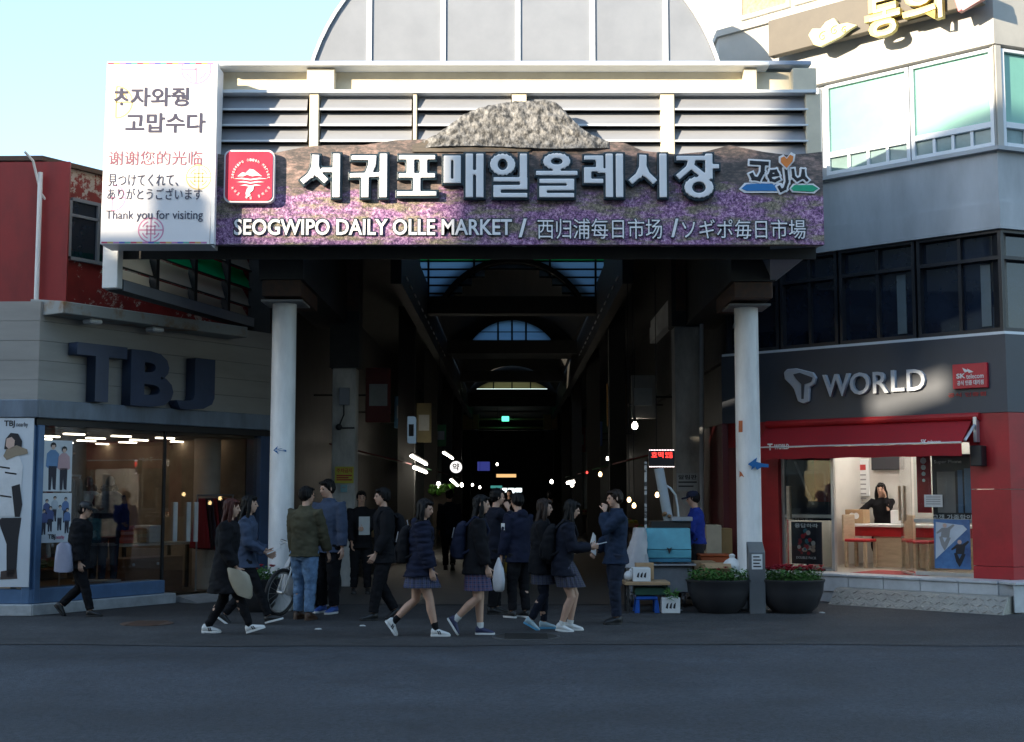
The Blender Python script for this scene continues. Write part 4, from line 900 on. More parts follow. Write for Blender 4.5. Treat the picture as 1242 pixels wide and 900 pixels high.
# front hump of brown moor under the rock
mb = MB(); mb.prism(front(SY-.03), [sp(u, v, SY-.03) for u, v in ((500, 176), (520, 169), (545, 165), (575, 163), (600, 166), (628, 173), (645, 181), (640, 184), (500, 184))], 0, -.028); mb.build('moor_hump', mat('moor_print', (.16, .13, .1), .6, scale=8, stretch=(1, 1, 4), col2=(.06, .055, .05)), T)
M['edge'] = mat('letter_edge', (.012, .03, .045), .4, var=.1); M['lface'] = mat('letter_face', (.8, .8, .82), .35, var=.02)
def ccl(cx, cy, rx, ry, n=18): return [(cx+rx*math.cos(2*math.pi*i/n), cy+ry*math.sin(2*math.pi*i/n)) for i in range(n+1)]
RL = lambda y0, y1, x0, x1: [(x0, y1), (x1, y1), (x1, (y0+y1)/2), (x0, (y0+y1)/2), (x0, y0), (x1, y0)]
GL = {'서': [[(.33, .97), (.32, .72), (.2, .52), (.0, .38)], [(.33, .72), (.42, .55), (.6, .4)], [(.62, .64), (.92, .64)], [(.95, 1), (.95, 0)]],
 '귀': [[(.05, .95), (.62, .95), (.6, .78), (.52, .6)], [(0, .5), (.7, .52)], [(.38, .5), (.38, 0)], [(.97, 1), (.97, 0)]],
 '포': [[(.05, .96), (.95, .96)], [(.3, .96), (.3, .52)], [(.7, .96), (.7, .52)], [(.05, .5), (.95, .5)], [(.5, .5), (.5, .06)], [(0, .04), (1, .04)]],
 '매': [[(.0, .95), (.31, .95), (.31, .36), (.0, .36), (.0, .95)], [(.69, 1), (.69, 0)], [(1.02, 1), (1.02, 0)], [(.69, .58), (1, .58)]],
 '일': [ccl(.3, .78, .28, .2), [(.97, 1), (.97, .54)], RL(.0, .4, .12, .98)],
 '올': [ccl(.5, .86, .28, .14), [(.5, .7), (.5, .58)], [(0, .56), (1, .56)], RL(.0, .36, .1, .9)],
 '레': [RL(.36, .95, .0, .38), [(.44, .62), (.68, .62)], [(.68, 1), (.68, 0)], [(1, 1), (1, 0)]],
 '시': [[(.33, .97), (.32, .72), (.2, .52), (.0, .38)], [(.33, .72), (.42, .55), (.64, .38)], [(.95, 1), (.95, 0)]],
 '장': [[(.03, .94), (.62, .94)], [(.36, .92), (.3, .72), (.02, .5)], [(.34, .74), (.64, .52)], [(.82, 1), (.82, .46)], [(.82, .73), (1, .73)], ccl(.54, .2, .29, .2)]}
def strokes(lines, u0, u1, v0, v1, inset, hw, d0, depth, m, name, parent, vox=.0085, thin=0):
    k = SY/FPX; mb = MB(); X0, Z1 = sp((u0), v0); X1, Z0 = sp(u1, v1); i_ = inset*k; w = hw*k
    mp = lambda q: V((X0+i_+q[0]*(X1-X0-2*i_), 0, Z0+i_+q[1]*(Z1-Z0-2*i_)))
    for ln in lines:
        for p, q in zip(ln, ln[1:]):
            p, q = mp(p), mp(q); d = (q-p).normalized(); wd = w-thin*k*abs(d.x)**2; n = V((-d.z, 0, d.x))*wd; e = d*(w-thin*k*(1-abs(d.x)**2))*.95
            mb.extr([V((c.x, SY-d0, c.z)) for c in (p-e-n, q+e-n, q+e+n, p-e+n)], (0, -depth, 0))
    return remesh(mb, vox, name, m, parent, smooth=1)
big = (('서', 364, 418), ('귀', 423, 474), ('포', 480, 533), ('매', 536, 588.5), ('일', 591.5, 643), ('올', 647, 703), ('레', 705, 758), ('시', 759, 812.5), ('장', 815, 874))
for ch, u0, u1 in big:
    l = strokes(GL[ch], u0, u1, 184.5, 246, 7.2, 7.2, .015, .08, M['edge'], 'letter', T, thin=1.7)
    strokes(GL[ch], u0, u1, 184.5, 246, 7.2, 4.5, .075, .045, M['lface'], 'letter_face', l, thin=1.7)
def line(body, u0, u1, v0, v1, bold=.03):
    l = ptext(body, FS, u0, u1, v0, v1, .004, .02, M['edge'], 'print_outline', T, bold=bold+.035); ptext(body, FS, u0+1, u1-1, v0+1.2, v1-1.2, .026, .008, M['lface'], 'print_line', l, bold=bold)
line('SEOGWIPO DAILY OLLE MARKET', 283, 622, 264.5, 286.5, .018); line('/', 628, 640, 264, 289)
line('西归浦每日市场', 651, 804, 264, 291, .0); line('/', 813, 824, 264, 289); line('ソギポ毎日市場', 826, 978, 265, 291, .0)
# red emblem
t2 = MB()
def rrect(u0, u1, v0, v1, r_, y):
    a, b = sp(u0, v1, y), sp(u1, v0, y); r_ = r_*y/FPX; pts = []
    for cx, cz_, q0 in ((b[0]-r_, a[1]+r_, -90), (b[0]-r_, b[1]-r_, 0), (a[0]+r_, b[1]-r_, 90), (a[0]+r_, a[1]+r_, 180)):
        pts += [(cx+r_*math.cos(R(q0+15*i)), cz_+r_*math.sin(R(q0+15*i))) for i in range(7)]
    return pts
mb = MB(); mb.prism(FS, rrect(273.5, 335, 185, 248, 8, SY), .01, .13); E_ = mb.build('emblem', M['lface'], T)
mb = MB(); mb.prism(FS, rrect(275.5, 333, 187, 246, 7, SY), .131, .145); mb.build('emblem_face', pal('emblem_red', (.62, .03, .07), rough=.35), E_)
yE = SY-.15; FE = front(yE)
def epoly(uv, name='emblem_mark'): mb = MB(); mb.prism(FE, [sp(u, v, yE) for u, v in uv], 0, .006); mb.build(name, M['lface'], E_)
def arcband(cu, cv, r0, r1, q0, q1, n=20): 
    qs = [R(q0+(q1-q0)*i/n) for i in range(n+1)]
    return [(cu+r1*math.cos(q), cv-r1*math.sin(q)) for q in qs]+[(cu+r0*math.cos(q), cv-r0*math.sin(q)) for q in reversed(qs)]
epoly([(288, 214), (294, 209), (298, 210), (303, 205), (308, 206), (313, 210), (318, 214), (312, 213), (306, 214), (300, 212), (295, 214)])
for k, v in enumerate((216, 220, 224)): w = 21-k*4; epoly([(304-w, v+1), (304-w*.5, v-.3), (304, v+1.2), (304+w*.5, v-.3), (304+w, v+1), (304+w*.5, v+1.4), (304, v+2.8), (304-w*.5, v+1.4)])
epoly([(300, 228), (308, 226), (307, 231), (303, 234), (304, 237), (299, 240), (298, 234)])
def arctext(body, cu, cv, r_, q0, q1, h, flip=False):
    n = len(body)
    for i, ch in enumerate(body):
        if ch == ' ': continue
        q = R(q0+(q1-q0)*i/max(1, n-1)); cx, cz_ = sp(cu+r_*math.cos(q), cv-r_*math.sin(q), yE); rot = q-math.pi/2 if not flip else q+math.pi/2
        w = h*.72; Mx = Matrix.Rotation(-rot, 4, 'Y')
        o = V((cx, yE, cz_))
        text(ch, FE, cx-w/2, cx+w/2, cz_-h/2, cz_+h/2, 0, .005, M['lface'], 'emblem_text', E_, tr=lambda p: o+(Mx @ (p-o)))
arctext('Seogwipo Olleh Market', 304, 216, 22, 178, 2, .034); arctext('서귀포 매일 올레시장', 304, 214, 26, 212, 328, .04, True)
# word mark with a heart and two brush strokes
t3 = [M['lface'], M['text_black']]
JJ = [[(.16, .86), (.36, .92), (.33, .5), (.24, .3), (.1, .32), (.03, .44)], [(.02, .9), (.5, .9)]]
def brush(lines, u0, u1, v0, v1, hw=1.9):
    l = strokes(lines, u0, u1, v0, v1, 0, hw+2.2, .004, .03, M['lface'], 'word_mark_edge', T, .006); strokes(lines, u0, u1, v0, v1, 0, hw, .02, .022, M['text_black'], 'word_mark', l, .006)
brush([[(0, 1), (1, .95)], [(.75, .95), (.7, .45), (.45, .05), (.1, .1), (0, .3)]], 911, 930, 198, 219, 2.5)
brush([[(0, .5), (.9, .62), (.7, 1), (.25, .95), (.05, .5), (.2, .08), (.6, 0), (1, .2)]], 932, 944, 208, 220)
brush([[(.75, 1), (.85, .45), (.6, .1), (.2, 0), (0, .18)]], 944, 956, 207, 232)
brush([[(0, 1), (.05, .35), (.3, 0), (.65, .25), (.75, .95)], [(.75, .95), (.8, .3), (1, 0)]], 961, 978, 207, 219)
def sprint(uv, d, m, name): mb = MB(); mb.prism(FS, [sp(u, v) for u, v in uv], d, d+.008); mb.build(name, m, T)
heart = [(953, 205), (946, 198), (946, 193), (950, 191), (953, 194), (957, 189), (961, 191), (960, 197)]
sprint([(953+(u-953)*1.35, 198+(v-198)*1.35) for u, v in heart], .05, M['lface'], 'heart_edge'); sprint(heart, .059, pal('orange', (.8, .25, .05), rough=.4), 'heart')
for uv, c in (([(899, 229), (905, 224), (925, 223), (945, 224), (949, 228), (943, 232), (905, 232)], pal('brush_blue', (.03, .2, .5), rough=.4)), ([(959, 229), (963, 225), (985, 225), (992, 229), (986, 233), (962, 232)], pal('brush_green', (.02, .4, .22), rough=.4))):
    cx = sum(p[0] for p in uv)/len(uv); cy = sum(p[1] for p in uv)/len(uv)
    sprint([(cx+(u-cx)*1.13, cy+(v-cy)*1.5) for u, v in uv], .012, M['lface'], 'brush_edge'); sprint(uv, .021, c, 'brush_stroke')

# ================================================================== the white greeting banner
BY = 17.45; FB = front(BY); q0, q1 = at(125.5, 296, BY), at(259, 75, BY)
K = thing('greeting_banner', 'tall white greeting banner board at the left end of the market sign', 'banner', (-5.1, BY, 6))
sh = .055
def btr(p): return p
mb = MB()
xa0, xa1, xb0, xb1 = at(121.5, 295.5, BY).x, at(130, 75, BY).x, at(254, 295.5, BY).x, at(261.5, 75, BY).x
mb.hexa([V((xa0, BY, q0.z)), V((xb0, BY, q0.z)), V((xb0, BY+.5, q0.z)), V((xa0, BY+.5, q0.z)), V((xa1, BY, q1.z)), V((xb1, BY, q1.z)), V((xb1, BY+.5, q1.z)), V((xa1, BY+.5, q1.z))])
mb.build('board', pal('banner_white', (.78, .77, .79), rough=.4, var=.02), K)
mb = MB(); mb.box(xb1-.02, xb1+.03, BY-.01, BY+.1, q0.z, q1.z); mb.build('edge_strip', M['slatw'], K)
inks = {'k': pal('banner_ink', (.03, .03, .07), var=0), 'r': pal('banner_red', (.28, .09, .13), var=0), 'pk': pal('medal_pink', (.62, .26, .4), var=0), 'yl': pal('medal_yellow', (.66, .5, .2), var=0), 'lv': pal('banner_halo', (.6, .5, .62), var=0)}
def bl(body, u0, u1, v0, v1, ink='k', bold=0, halo=0):
    if 0: ptext(body, FB, u0-1, u1+1, v0-1, v1+1, .003, .001, inks['lv'], 'print_halo', K, bold=bold+halo)
    ptext(body, FB, u0, u1, v0, v1, .006, .002, inks[ink], 'print_line', K, bold=bold)
bl('ㅊ', 138, 156, 107, 123, 'k', .02, .03); bl('·', 145.5, 149, 124, 128, 'k', .03)
bl('자와줭', 158, 229, 106, 129, 'k', .02, .03); bl('고맙수다', 152, 249, 137, 161, 'k', .02, .03)
bl('谢谢您的光临', 132, 245, 183, 200, 'r', .0, .02); bl('見つけてくれて、', 131, 216, 211, 226); bl('ありがとうございます', 130, 245, 228, 242); bl('Thank you for visiting', 128, 246, 255, 269, 'k', -.0)
def medal(u, v, r_, ink, q0_=0, q1_=360):
    c = at(u, v, BY); r_ *= BY/FPX
    mb = MB(); F = FB; n = 40
    def band(a0, a1, ri, ro):
        k = max(2, int((a1-a0)/9)); 
        for i in range(k):
            A0, A1 = R(a0+(a1-a0)*i/k), R(a0+(a1-a0)*(i+1)/k)
            mb.prism(F, [(c.x+ri*math.cos(A0), c.z+ri*math.sin(A0)), (c.x+ro*math.cos(A0), c.z+ro*math.sin(A0)), (c.x+ro*math.cos(A1), c.z+ro*math.sin(A1)), (c.x+ri*math.cos(A1), c.z+ri*math.sin(A1))], .0008, .002)
    band(q0_, q1_, r_*.9, r_)
    full = q1_-q0_ > 300
    for rr in (.62,):
        for a in (20, 110, 200, 290):
            if full or q0_ <= a <= q1_-50: band(a, a+50, r_*rr, r_*(rr+.1))
    def bar(x0, x1, z0, z1):
        mb.prism(F, [(c.x+x0*r_, c.z+z0*r_), (c.x+x1*r_, c.z+z0*r_), (c.x+x1*r_, c.z+z1*r_), (c.x+x0*r_, c.z+z1*r_)], .0021, .003)
    L_ = -.9 if full or q0_ > 60 and q1_ > 180 else 0; Rr = .9 if full or q0_ < 0 else 0
    bar(L_, Rr, -.05, .05); bar(-.05, .05, -.9 if full or q0_ < -60 or q1_ > 260 else 0, .9 if q0_ <= 90 and q1_ > 90 and q1_ < 400 and not (full and v < 100) else .1)
    if full:
        for x in (-.3, .3): bar(x-.04, x+.04, -.4, .4)
        for z in (-.3, .3): bar(-.4, .4, z-.04, z+.04)
    mb.build('print_medallion', inks[ink], K)
medal(238, 84, 19, 'pk', 160, 380); medal(183, 279, 16, 'pk'); medal(241, 215, 16, 'yl'); medal(141, 124, 21, 'yl', -92, 92); medal(136, 240, 17, 'pk', -90, 90)
for v0, v1 in ((76, 78), (293.3, 295.3)):
    for k in range(18):
        u0 = 131+k*7.1-(8 if v0 > 200 else 0); a, b = at(u0, v1, BY), at(u0+7.1, v0, BY); mb = MB(); mb.box(a.x, b.x, BY-.003, BY-.001, a.z, b.z)
        mb.build('print_stripe', pal('stripe%d' % (k*7 % 5), [(.5, .05, .1), (.1, .1, .4), (.55, .35, .1), (.1, .35, .3), (.5, .2, .4)][k*7 % 5], var=0), K)
# ================================================================== phone shop room
def lbl(o, l): o['label'] = l; return o
dk = -1.9
a0, a1, z0, z1 = prect(FR, 1024, 1140, 636, 690, dk)
D = thing('counter', 'long wooden service counter with white top and red band in the phone shop', 'counter', FR.p((a0+a1)/2, .43, dk))
mb = MB(); mb.fbox(FR, a1-.5, a0, dk-.6, dk+.05, z1-.05, z1); mb.build('top', M['white'], D, bevel=.008)
mb = MB(); mb.fbox(FR, a1-.5, a0-.02, dk-.55, dk, z1-.21, z1-.053); mb.build('red_band', M['red'], D)
mb = MB(); mb.fbox(FR, a1-.5, a0-.55, dk-.55, dk-.02, .43, z1-.213); mb.build('front_panel', M['wood'], D)
def stool(u, v, lab):
    s_, z = FR.sz(u, v, dk+.35); t = thing('chair', lab, 'chair', FR.p(s_, .43, dk+.35), 'wooden chairs in the phone shop')
    mb = MB(); mb.fbox(FR, s_-.2, s_+.2, dk+.12, dk+.52, .86, .91); mb.build('seat', M['red'], t, bevel=.015)
    for x in (-.2, .15):
        for y in (.12, .47): mb = MB(); mb.fbox(FR, s_+x, s_+x+.05, dk+y, dk+y+.05, .43, .857); mb.build('leg', M['wood'], t)
    mb = MB(); mb.fbox(FR, s_+.2, s_+.24, dk+.12, dk+.52, .86, 1.32); mb.build('backrest', M['wood'], t, bevel=.01)
stool(1043, 670, 'pale wooden chair with red seat left before the phone shop counter'); stool(1118, 670, 'pale wooden chair with red seat behind the half open glass door')
db = -2.98
a0, a1, z0, z1 = prect(FR, 1057, 1096, 546, 570, db+.1)
t = thing('television', 'black wall mounted television on the cream phone shop wall', 'television', FR.p(a0, z0, db))
mb = MB(); mb.fbox(FR, a1, a0, db+.06, db+.12, z0, z1); mb.build('screen', M['text_black'], t, bevel=.01)
mb = MB(); mb.fbox(FR, (a0+a1)/2-.1, (a0+a1)/2+.1, db-.015, db+.058, z0+.1, z1+.06); mb.build('bracket', M['alu'], t)
a0, a1, z0, z1 = prect(FR, 1021, 1054, 557, 602, db+.02)
t = thing('notice_board', 'white notice board with red heading under a lamp in the phone shop', 'notice board', FR.p(a0, z0, db))
mb = MB(); mb.fbox(FR, a1, a0, db-.015, db+.02, z0, z1); mb.build('board', M['white'], t, bevel=.006)
mb = MB(); mb.fbox(FR, a1+.06, a0-.06, db+.021, db+.024, z1-.2, z1-.1); mb.build('heading', pal('headred', (.5, .05, .05)), t)
for k in range(7): mb = MB(); mb.fbox(FR, a1+.06, a0-.06-(k % 3)*.08, db+.021, db+.024, z1-.3-k*.085, z1-.275-k*.085); mb.build('print_line', pal('greyink', (.3, .3, .3)), t)
a0, a1, z0, z1 = prect(FR, 1030, 1036, 602, 612, db+.02); mb = MB(); mb.fbox(FR, a1, a0, db-.015, db+.04, z0, z1); tag(mb.build('door_phone', M['text_black'], bevel=.008), 'small black wall box below the notice board in the phone shop', 'wall box')
zc = FR.sz(1080, 636, dk)[1]
def onctr(u0, u1, v0, v1, d, dep, name, lab, cat, m, extra=None):
    a0, a1, z0, z1 = prect(FR, u0, u1, v0, v1, d); t = thing(name, lab, cat, FR.p((a0+a1)/2, zc, d))
    mb = MB(); mb.fbox(FR, a1, a0, d-dep, d, zc+.002, z1); mb.build('body', m, t, bevel=.008)
    if extra: extra(t, a0, a1, zc, z1, d)
def owl(t, a0, a1, z0, z1, d):
    for q in (-.04, .04): mb = MB(); p = FR.p((a0+a1)/2+q, z0+(z1-z0)*.55, d); mb.cyl(p-FR.n*.002, p+FR.n*.004, .055); mb.build('print_disc', M['white'], t)
onctr(1025, 1047, 618, 637, dk-.1, .25, 'carton', 'brown carton with two white discs standing on the phone shop counter', 'box', M['card'], owl)
onctr(1080, 1096, 619, 637, dk-.15, .08, 'desk_sign', 'white printed stand on the phone shop counter right of the clerk', 'stand', M['white'])
# posters in the phone shop windows
dw = -.11
def wposter(u0, u1, v0, v1, d, lab, m, name='poster', cat='poster'):
    a0, a1, z0, z1 = prect(FR, u0, u1, v0, v1, d); t = thing(name, lab, cat, FR.p((a0+a1)/2, z0, d)); mb = MB(); mb.fbox(FR, a1, a0, d-.01, d, z0, z1); mb.build('sheet', m, t); return t, a0, a1, z0, z1
M['pdark'] = mat('poster_dark', (.02, .022, .03), .3); M['pnavy'] = mat('poster_blue', (.03, .07, .2), .3, var=.4, scale=3, col2=(.1, .25, .5))
t, a0, a1, z0, z1 = wposter(951, 1008, 552, 631, dw, 'large dark board behind the left phone shop window', M['pdark'], 'window_board', 'board')
mb = MB(); mb.fbox(FR, a1+.02, a1+.3, dw+.001, dw+.003, z0+.3, z1-.02); mb.build('print_red', pal('deep_red', (.2, .012, .015), rough=.4), t)
mb = MB(); mb.prism(FR, [FR.sz(u, v, dw+.004) for u, v in ((964, 560), (967, 560), (989, 618), (986, 618))], .0, .0); 
mb = MB(); mb.prism(FR, [FR.sz(u, v, dw) for u, v in ((963, 560), (966, 560), (988, 612), (985, 612))], dw+.004, dw+.008); mb.build('print_stripe', pal('greyink', (.3, .3, .3)), t)
ptext('고객 가족할인', FR, 952, 986, 624, 631, dw+.004, .003, M['text_white'], 'print_text', t, bold=.01)
t, a0, a1, z0, z1 = wposter(960, 997, 633, 684, .02, 'black film poster with a red cluster of figures on a stand before the window', M['pdark'])
rnd = random.Random(3)
for k in range(26):
    q = rnd.random()*6.28; r_ = rnd.random()**.6; c = FR.p((a0+a1)/2+.15*r_*math.cos(q), (z0+z1)/2+.02+.19*r_*math.sin(q)-.05*abs(math.cos(q)), .02)
    mb = MB(); w = .022+.02*rnd.random(); mb.cyl(c+FR.n*.001, c+FR.n*(.002+k*.0002), w, n=9); mb.build('print_figure', pal('fig%d' % (k % 5), [(.4, .02, .03), (.5, .35, .25), (.3, .03, .04), (.05, .2, .25), (.55, .5, .45)][k % 5], rough=.4), t)
ptext('응답하라', FR, 964, 992, 635, 640, .022, .003, M['text_white'], 'print_text', t, bold=.01); ptext('DOUBLE PACK', FR, 966, 990, 675, 678, .022, .003, M['text_white'], 'print_text', t)
mb = MB(); mb.fbox(FR, (a0+a1)/2-.02, (a0+a1)/2+.02, -.02, .008, .45, z0+.1); mb.fbox(FR, a1-.05, a0+.05, -.06, .2, .445, .47); mb.build('stand', M['black'], t)
t, a0, a1, z0, z1 = wposter(1131, 1180, 551, 630, dw, 'dark advertisement with a grey phone behind the right phone shop window', M['pdark'])
for u0, u1, v0, v1, c in ((1137, 1159, 572, 622, (.28, .25, .24)), (1162, 1168, 570, 622, (.1, .2, .35)), (1170, 1178, 568, 622, (.15, .25, .38))):
    b0, b1, y0, y1 = prect(FR, u0, u1, v0, v1, dw); mb = MB(); mb.fbox(FR, b1, b0, dw+.001, dw+.006, y0, y1); mb.build('print_phone', pal('ph%d' % u0, c, rough=.3), t, bevel=.002)
ptext('Super Phone', FR, 1133, 1166, 558, 563, dw+.002, .003, M['text_white'], 'print_text', t); ptext('고객 가족할인', FR, 1131, 1179, 624, 631, dw+.007, .003, M['text_white'], 'print_text', t, bold=.01)
t, a0, a1, z0, z1 = wposter(1112, 1129, 547, 622, dw+.0, 'narrow red vertical sign with white marks inside the right window', M['red'], 'window_sign', 'sign')
for k in range(4): mb = MB(); p = FR.p((a0+a1)/2, z1-.15-k*.1, dw); mb.cyl(p+FR.n*.001, p+FR.n*.004, .05-.008*k, n=7); mb.build('print_mark', M['text_white'], t)
t, a0, a1, z0, z1 = wposter(1121, 1143, 600, 615, -.07, 'white paper notice stuck on the right phone shop window', M['white'], 'notice', 'notice')
for k in range(4): mb = MB(); mb.fbox(FR, a1+.03, a0-.03, -.0695, -.0685, z1-.04-k*.035, z1-.03-k*.035); mb.build('print_line', pal('greyink', (.3, .3, .3)), t)
t, a0, a1, z0, z1 = wposter(1133, 1177, 630, 690, .02, 'blue and white poster with skating figures leaning on the right window', M['pnavy'])
mb = MB(); mb.prism(FR, [FR.sz(u, v, .02) for u, v in ((1135, 633), (1168, 637), (1173, 642), (1135, 678))], .021, .023); mb.build('print_ice', pal('ice', (.55, .62, .7), rough=.3), t)
def skater(u, v, h, c, d):
    for uv in ([(0, 0), (-.12, .2), (-.2, .5), (-.1, .52), (0, .3), (.1, .5), (.22, .46), (.1, .18)], [(-.14, .48), (.16, .46), (.2, .75), (.35, .9), (.3, .95), (.1, .82), (-.1, .82), (-.3, .65), (-.28, .6), (-.12, .68)]):
        mb = MB(); mb.prism(FR, [FR.sz(u+x*h, v-y*h, .02) for x, y in uv], d, d+.002); mb.build('print_figure', c, t)
    mb = MB(); s_, z = FR.sz(u, v-.9*h, .02); p = FR.p(s_, z, d); mb.cyl(p, p+FR.n*.0025, h*.075/78, n=10); mb.build('print_face', pal('print_skin', (.6, .42, .34)), t)
skater(1146, 668, 34, pal('greyink', (.3, .3, .3)), .024); skater(1164, 688, 34, M['pdark'], .024)

# ================================================================== red flower planters
M['bowl'] = mat('planter_plastic', (.03, .03, .033), .45, var=.15); M['soil'] = mat('soil', (.05, .035, .025), .9)
M['leaf'] = mat('planter_leaf', (.07, .2, .03), .5, var=.6, scale=9, col2=(.03, .09, .015)); M['bloom'] = mat('red_bloom', (.5, .012, .04), .5, var=.2, scale=8)
def planter(p, rx, lab, blooms, seed):
    rn = random.Random(seed); t = thing('flower_planter', lab, 'planter', p, 'black bowl planters by the pillars', world=False)
    mb = MB(); mb.lathe((0, 0, 0), [(rx*.55, 0), (rx*.8, .1), (rx*.97, .3), (rx, .43), (rx*1.04, .45), (rx*1.04, .475), (rx*.97, .475), (rx*.95, .4), (.02, .4)], 40, 1, .85); mb.build('bowl', M['bowl'], t, smooth=True, ang=40)
    mb = MB(); mb.lathe((0, 0, 0), [(rx*.94, .38), (rx*.94, .42), (.02, .44)], 24, 1, .85); mb.build('soil', M['soil'], t)
    mb = MB()
    for k in range(1500):
        q = rn.random()*6.283; r_ = rx*.97*math.sqrt(rn.random()); x, y = r_*math.cos(q), r_*.85*math.sin(q); z = .44+rn.random()*(.14+.1*noise.noise(V((x*7, y*7, seed))))
        a = rn.random()*6.28; tl = rn.uniform(.1, .9); d = V((math.cos(a)*math.cos(tl), math.sin(a)*math.cos(tl), math.sin(tl))); sd_ = V((-math.sin(a), math.cos(a), 0)); c = V((x, y, z)); w = rn.uniform(.018, .034)
        mb.face([c-sd_*w*.1, c+d*w*.7-sd_*w*.6, c+d*w*1.6, c+d*w*.7+sd_*w*.6])
    mb.build('leaves', M['leaf'], t, fix=False)
    for k in range(blooms):
        q = rn.random()*6.283; r_ = rx*.98*math.sqrt(rn.random()); c = V((r_*math.cos(q), r_*.85*math.sin(q), .6+rn.random()*.06)); mb = MB(); w = rn.uniform(.03, .055)
        for j in range(6):
            a = j*1.047+rn.random(); d = V((math.cos(a), math.sin(a), .5)); s_ = V((-math.sin(a), math.cos(a), 0)); mb.face([c, c+d*w*.6-s_*w*.5, c+d*w, c+d*w*.6+s_*w*.5])
        mb.ell(c+V((0, 0, .006)), (w*.45, w*.45, w*.3), 6, 4); mb.build('bloom', M['bloom'], t, fix=False)
planter(gnd(965, 745)+V((0, .21, 0)), .45, 'black bowl planter full of red flowers right of the grey bollard', 60, 5)
planter(gnd(875, 745)+V((0, .21, 0)), .45, 'black bowl planter of plain green leaves left of the grey bollard', 2, 9)
planter(gnd(305, 744)+V((0, .25, 0)), .36, 'black bowl planter with red flowers at the left pillar behind two women', 26, 13)
# grey bollard with a slanted label
p = gnd(918, 744); t = thing('bollard', 'grey steel information bollard with slanted white label before the right pillar', 'bollard', p, world=False)
w = .115; mb = MB(); mb._add([(-w, -.08, 0), (w, -.08, 0), (w, .1, 0), (-w, .1, 0), (-w, -.08, .86), (w, -.08, .86), (w, .1, 1.0), (-w, .1, 1.0)], [(3, 2, 1, 0), (4, 5, 6, 7), (0, 1, 5, 4), (1, 2, 6, 5), (2, 3, 7, 6), (3, 0, 4, 7)]); mb.build('post', pal('bollard_grey', (.16, .17, .18), rough=.4, metal=.3), t, bevel=.006)
mb = MB(); mb.hexa([V((-.075, -.085, .62)), V((.075, -.085, .62)), V((.075, -.082, .62)), V((-.075, -.082, .62)), V((-.075, -.085, .83)), V((.075, -.085, .83)), V((.075, -.082, .83)), V((-.075, -.082, .83))]); mb.build('label_plate', M['white'], t)
for k in range(4): mb = MB(); mb.box(-.055, .055-.02*(k % 2), -.088, -.0855, .65+k*.045, .668+k*.045); mb.build('print_line', M['text_black'], t)
# arrows and stickers on the pillars
def wrapped(px, py, r_, uv, name, lab, m, d=.004):
    F = front(py-r_); t = None; mb = MB()
    q = [at(u, v, py-r_) for u, v in uv]; pts = []
    for a in q: dx = max(-r_*.98, min(r_*.98, a.x-px)); pts.append(V((px+dx, py-math.sqrt(r_*r_-dx*dx)-.003, a.z)))
    mb.extr(pts, (0, -d, 0)); return tag(mb.build(name, m), lab, 'arrow sticker' if 'arrow' in name else 'sticker')
lx, ly = pl[0]; rx_, ry = pl[1]; M['sblue'] = mat('sticker_blue', (.02, .14, .38), .4)
wrapped(lx, ly, .18, [(331, 546), (337, 541), (336, 544.5), (341, 544), (347, 546), (347, 548), (341, 546.5), (336, 547), (338, 551)], 'arrow_sticker', 'small blue arrow pointing left painted on the left white pillar', M['sblue'])
mb = MB(); F = front(ry-.2); uv = [(907, 563), (918, 555), (917, 560), (924, 562), (932, 563), (932, 567), (924, 566.5), (918, 570), (916, 566), (911, 570), (912, 566)]
mb.prism(F, [(at(u, v, ry-.2).x, at(u, v, ry-.2).z) for u, v in uv], 0, .012); tag(mb.build('arrow_sticker', M['sblue']), 'large blue arrow board pointing left on the right white pillar', 'arrow sign')
M['sor'] = mat('sticker_orange', (.5, .12, .03), .5)
wrapped(rx_, ry, .18, [(897, 510), (901, 510), (901, 524), (897, 524)], 'sticker', 'upper orange sticker on the left edge of the right pillar', M['sor'])
wrapped(rx_, ry, .18, [(898, 571), (900, 573), (903, 579), (900, 577), (898, 579)], 'sticker', 'lower orange mark on the right pillar beside the blue arrow', M['sor'])
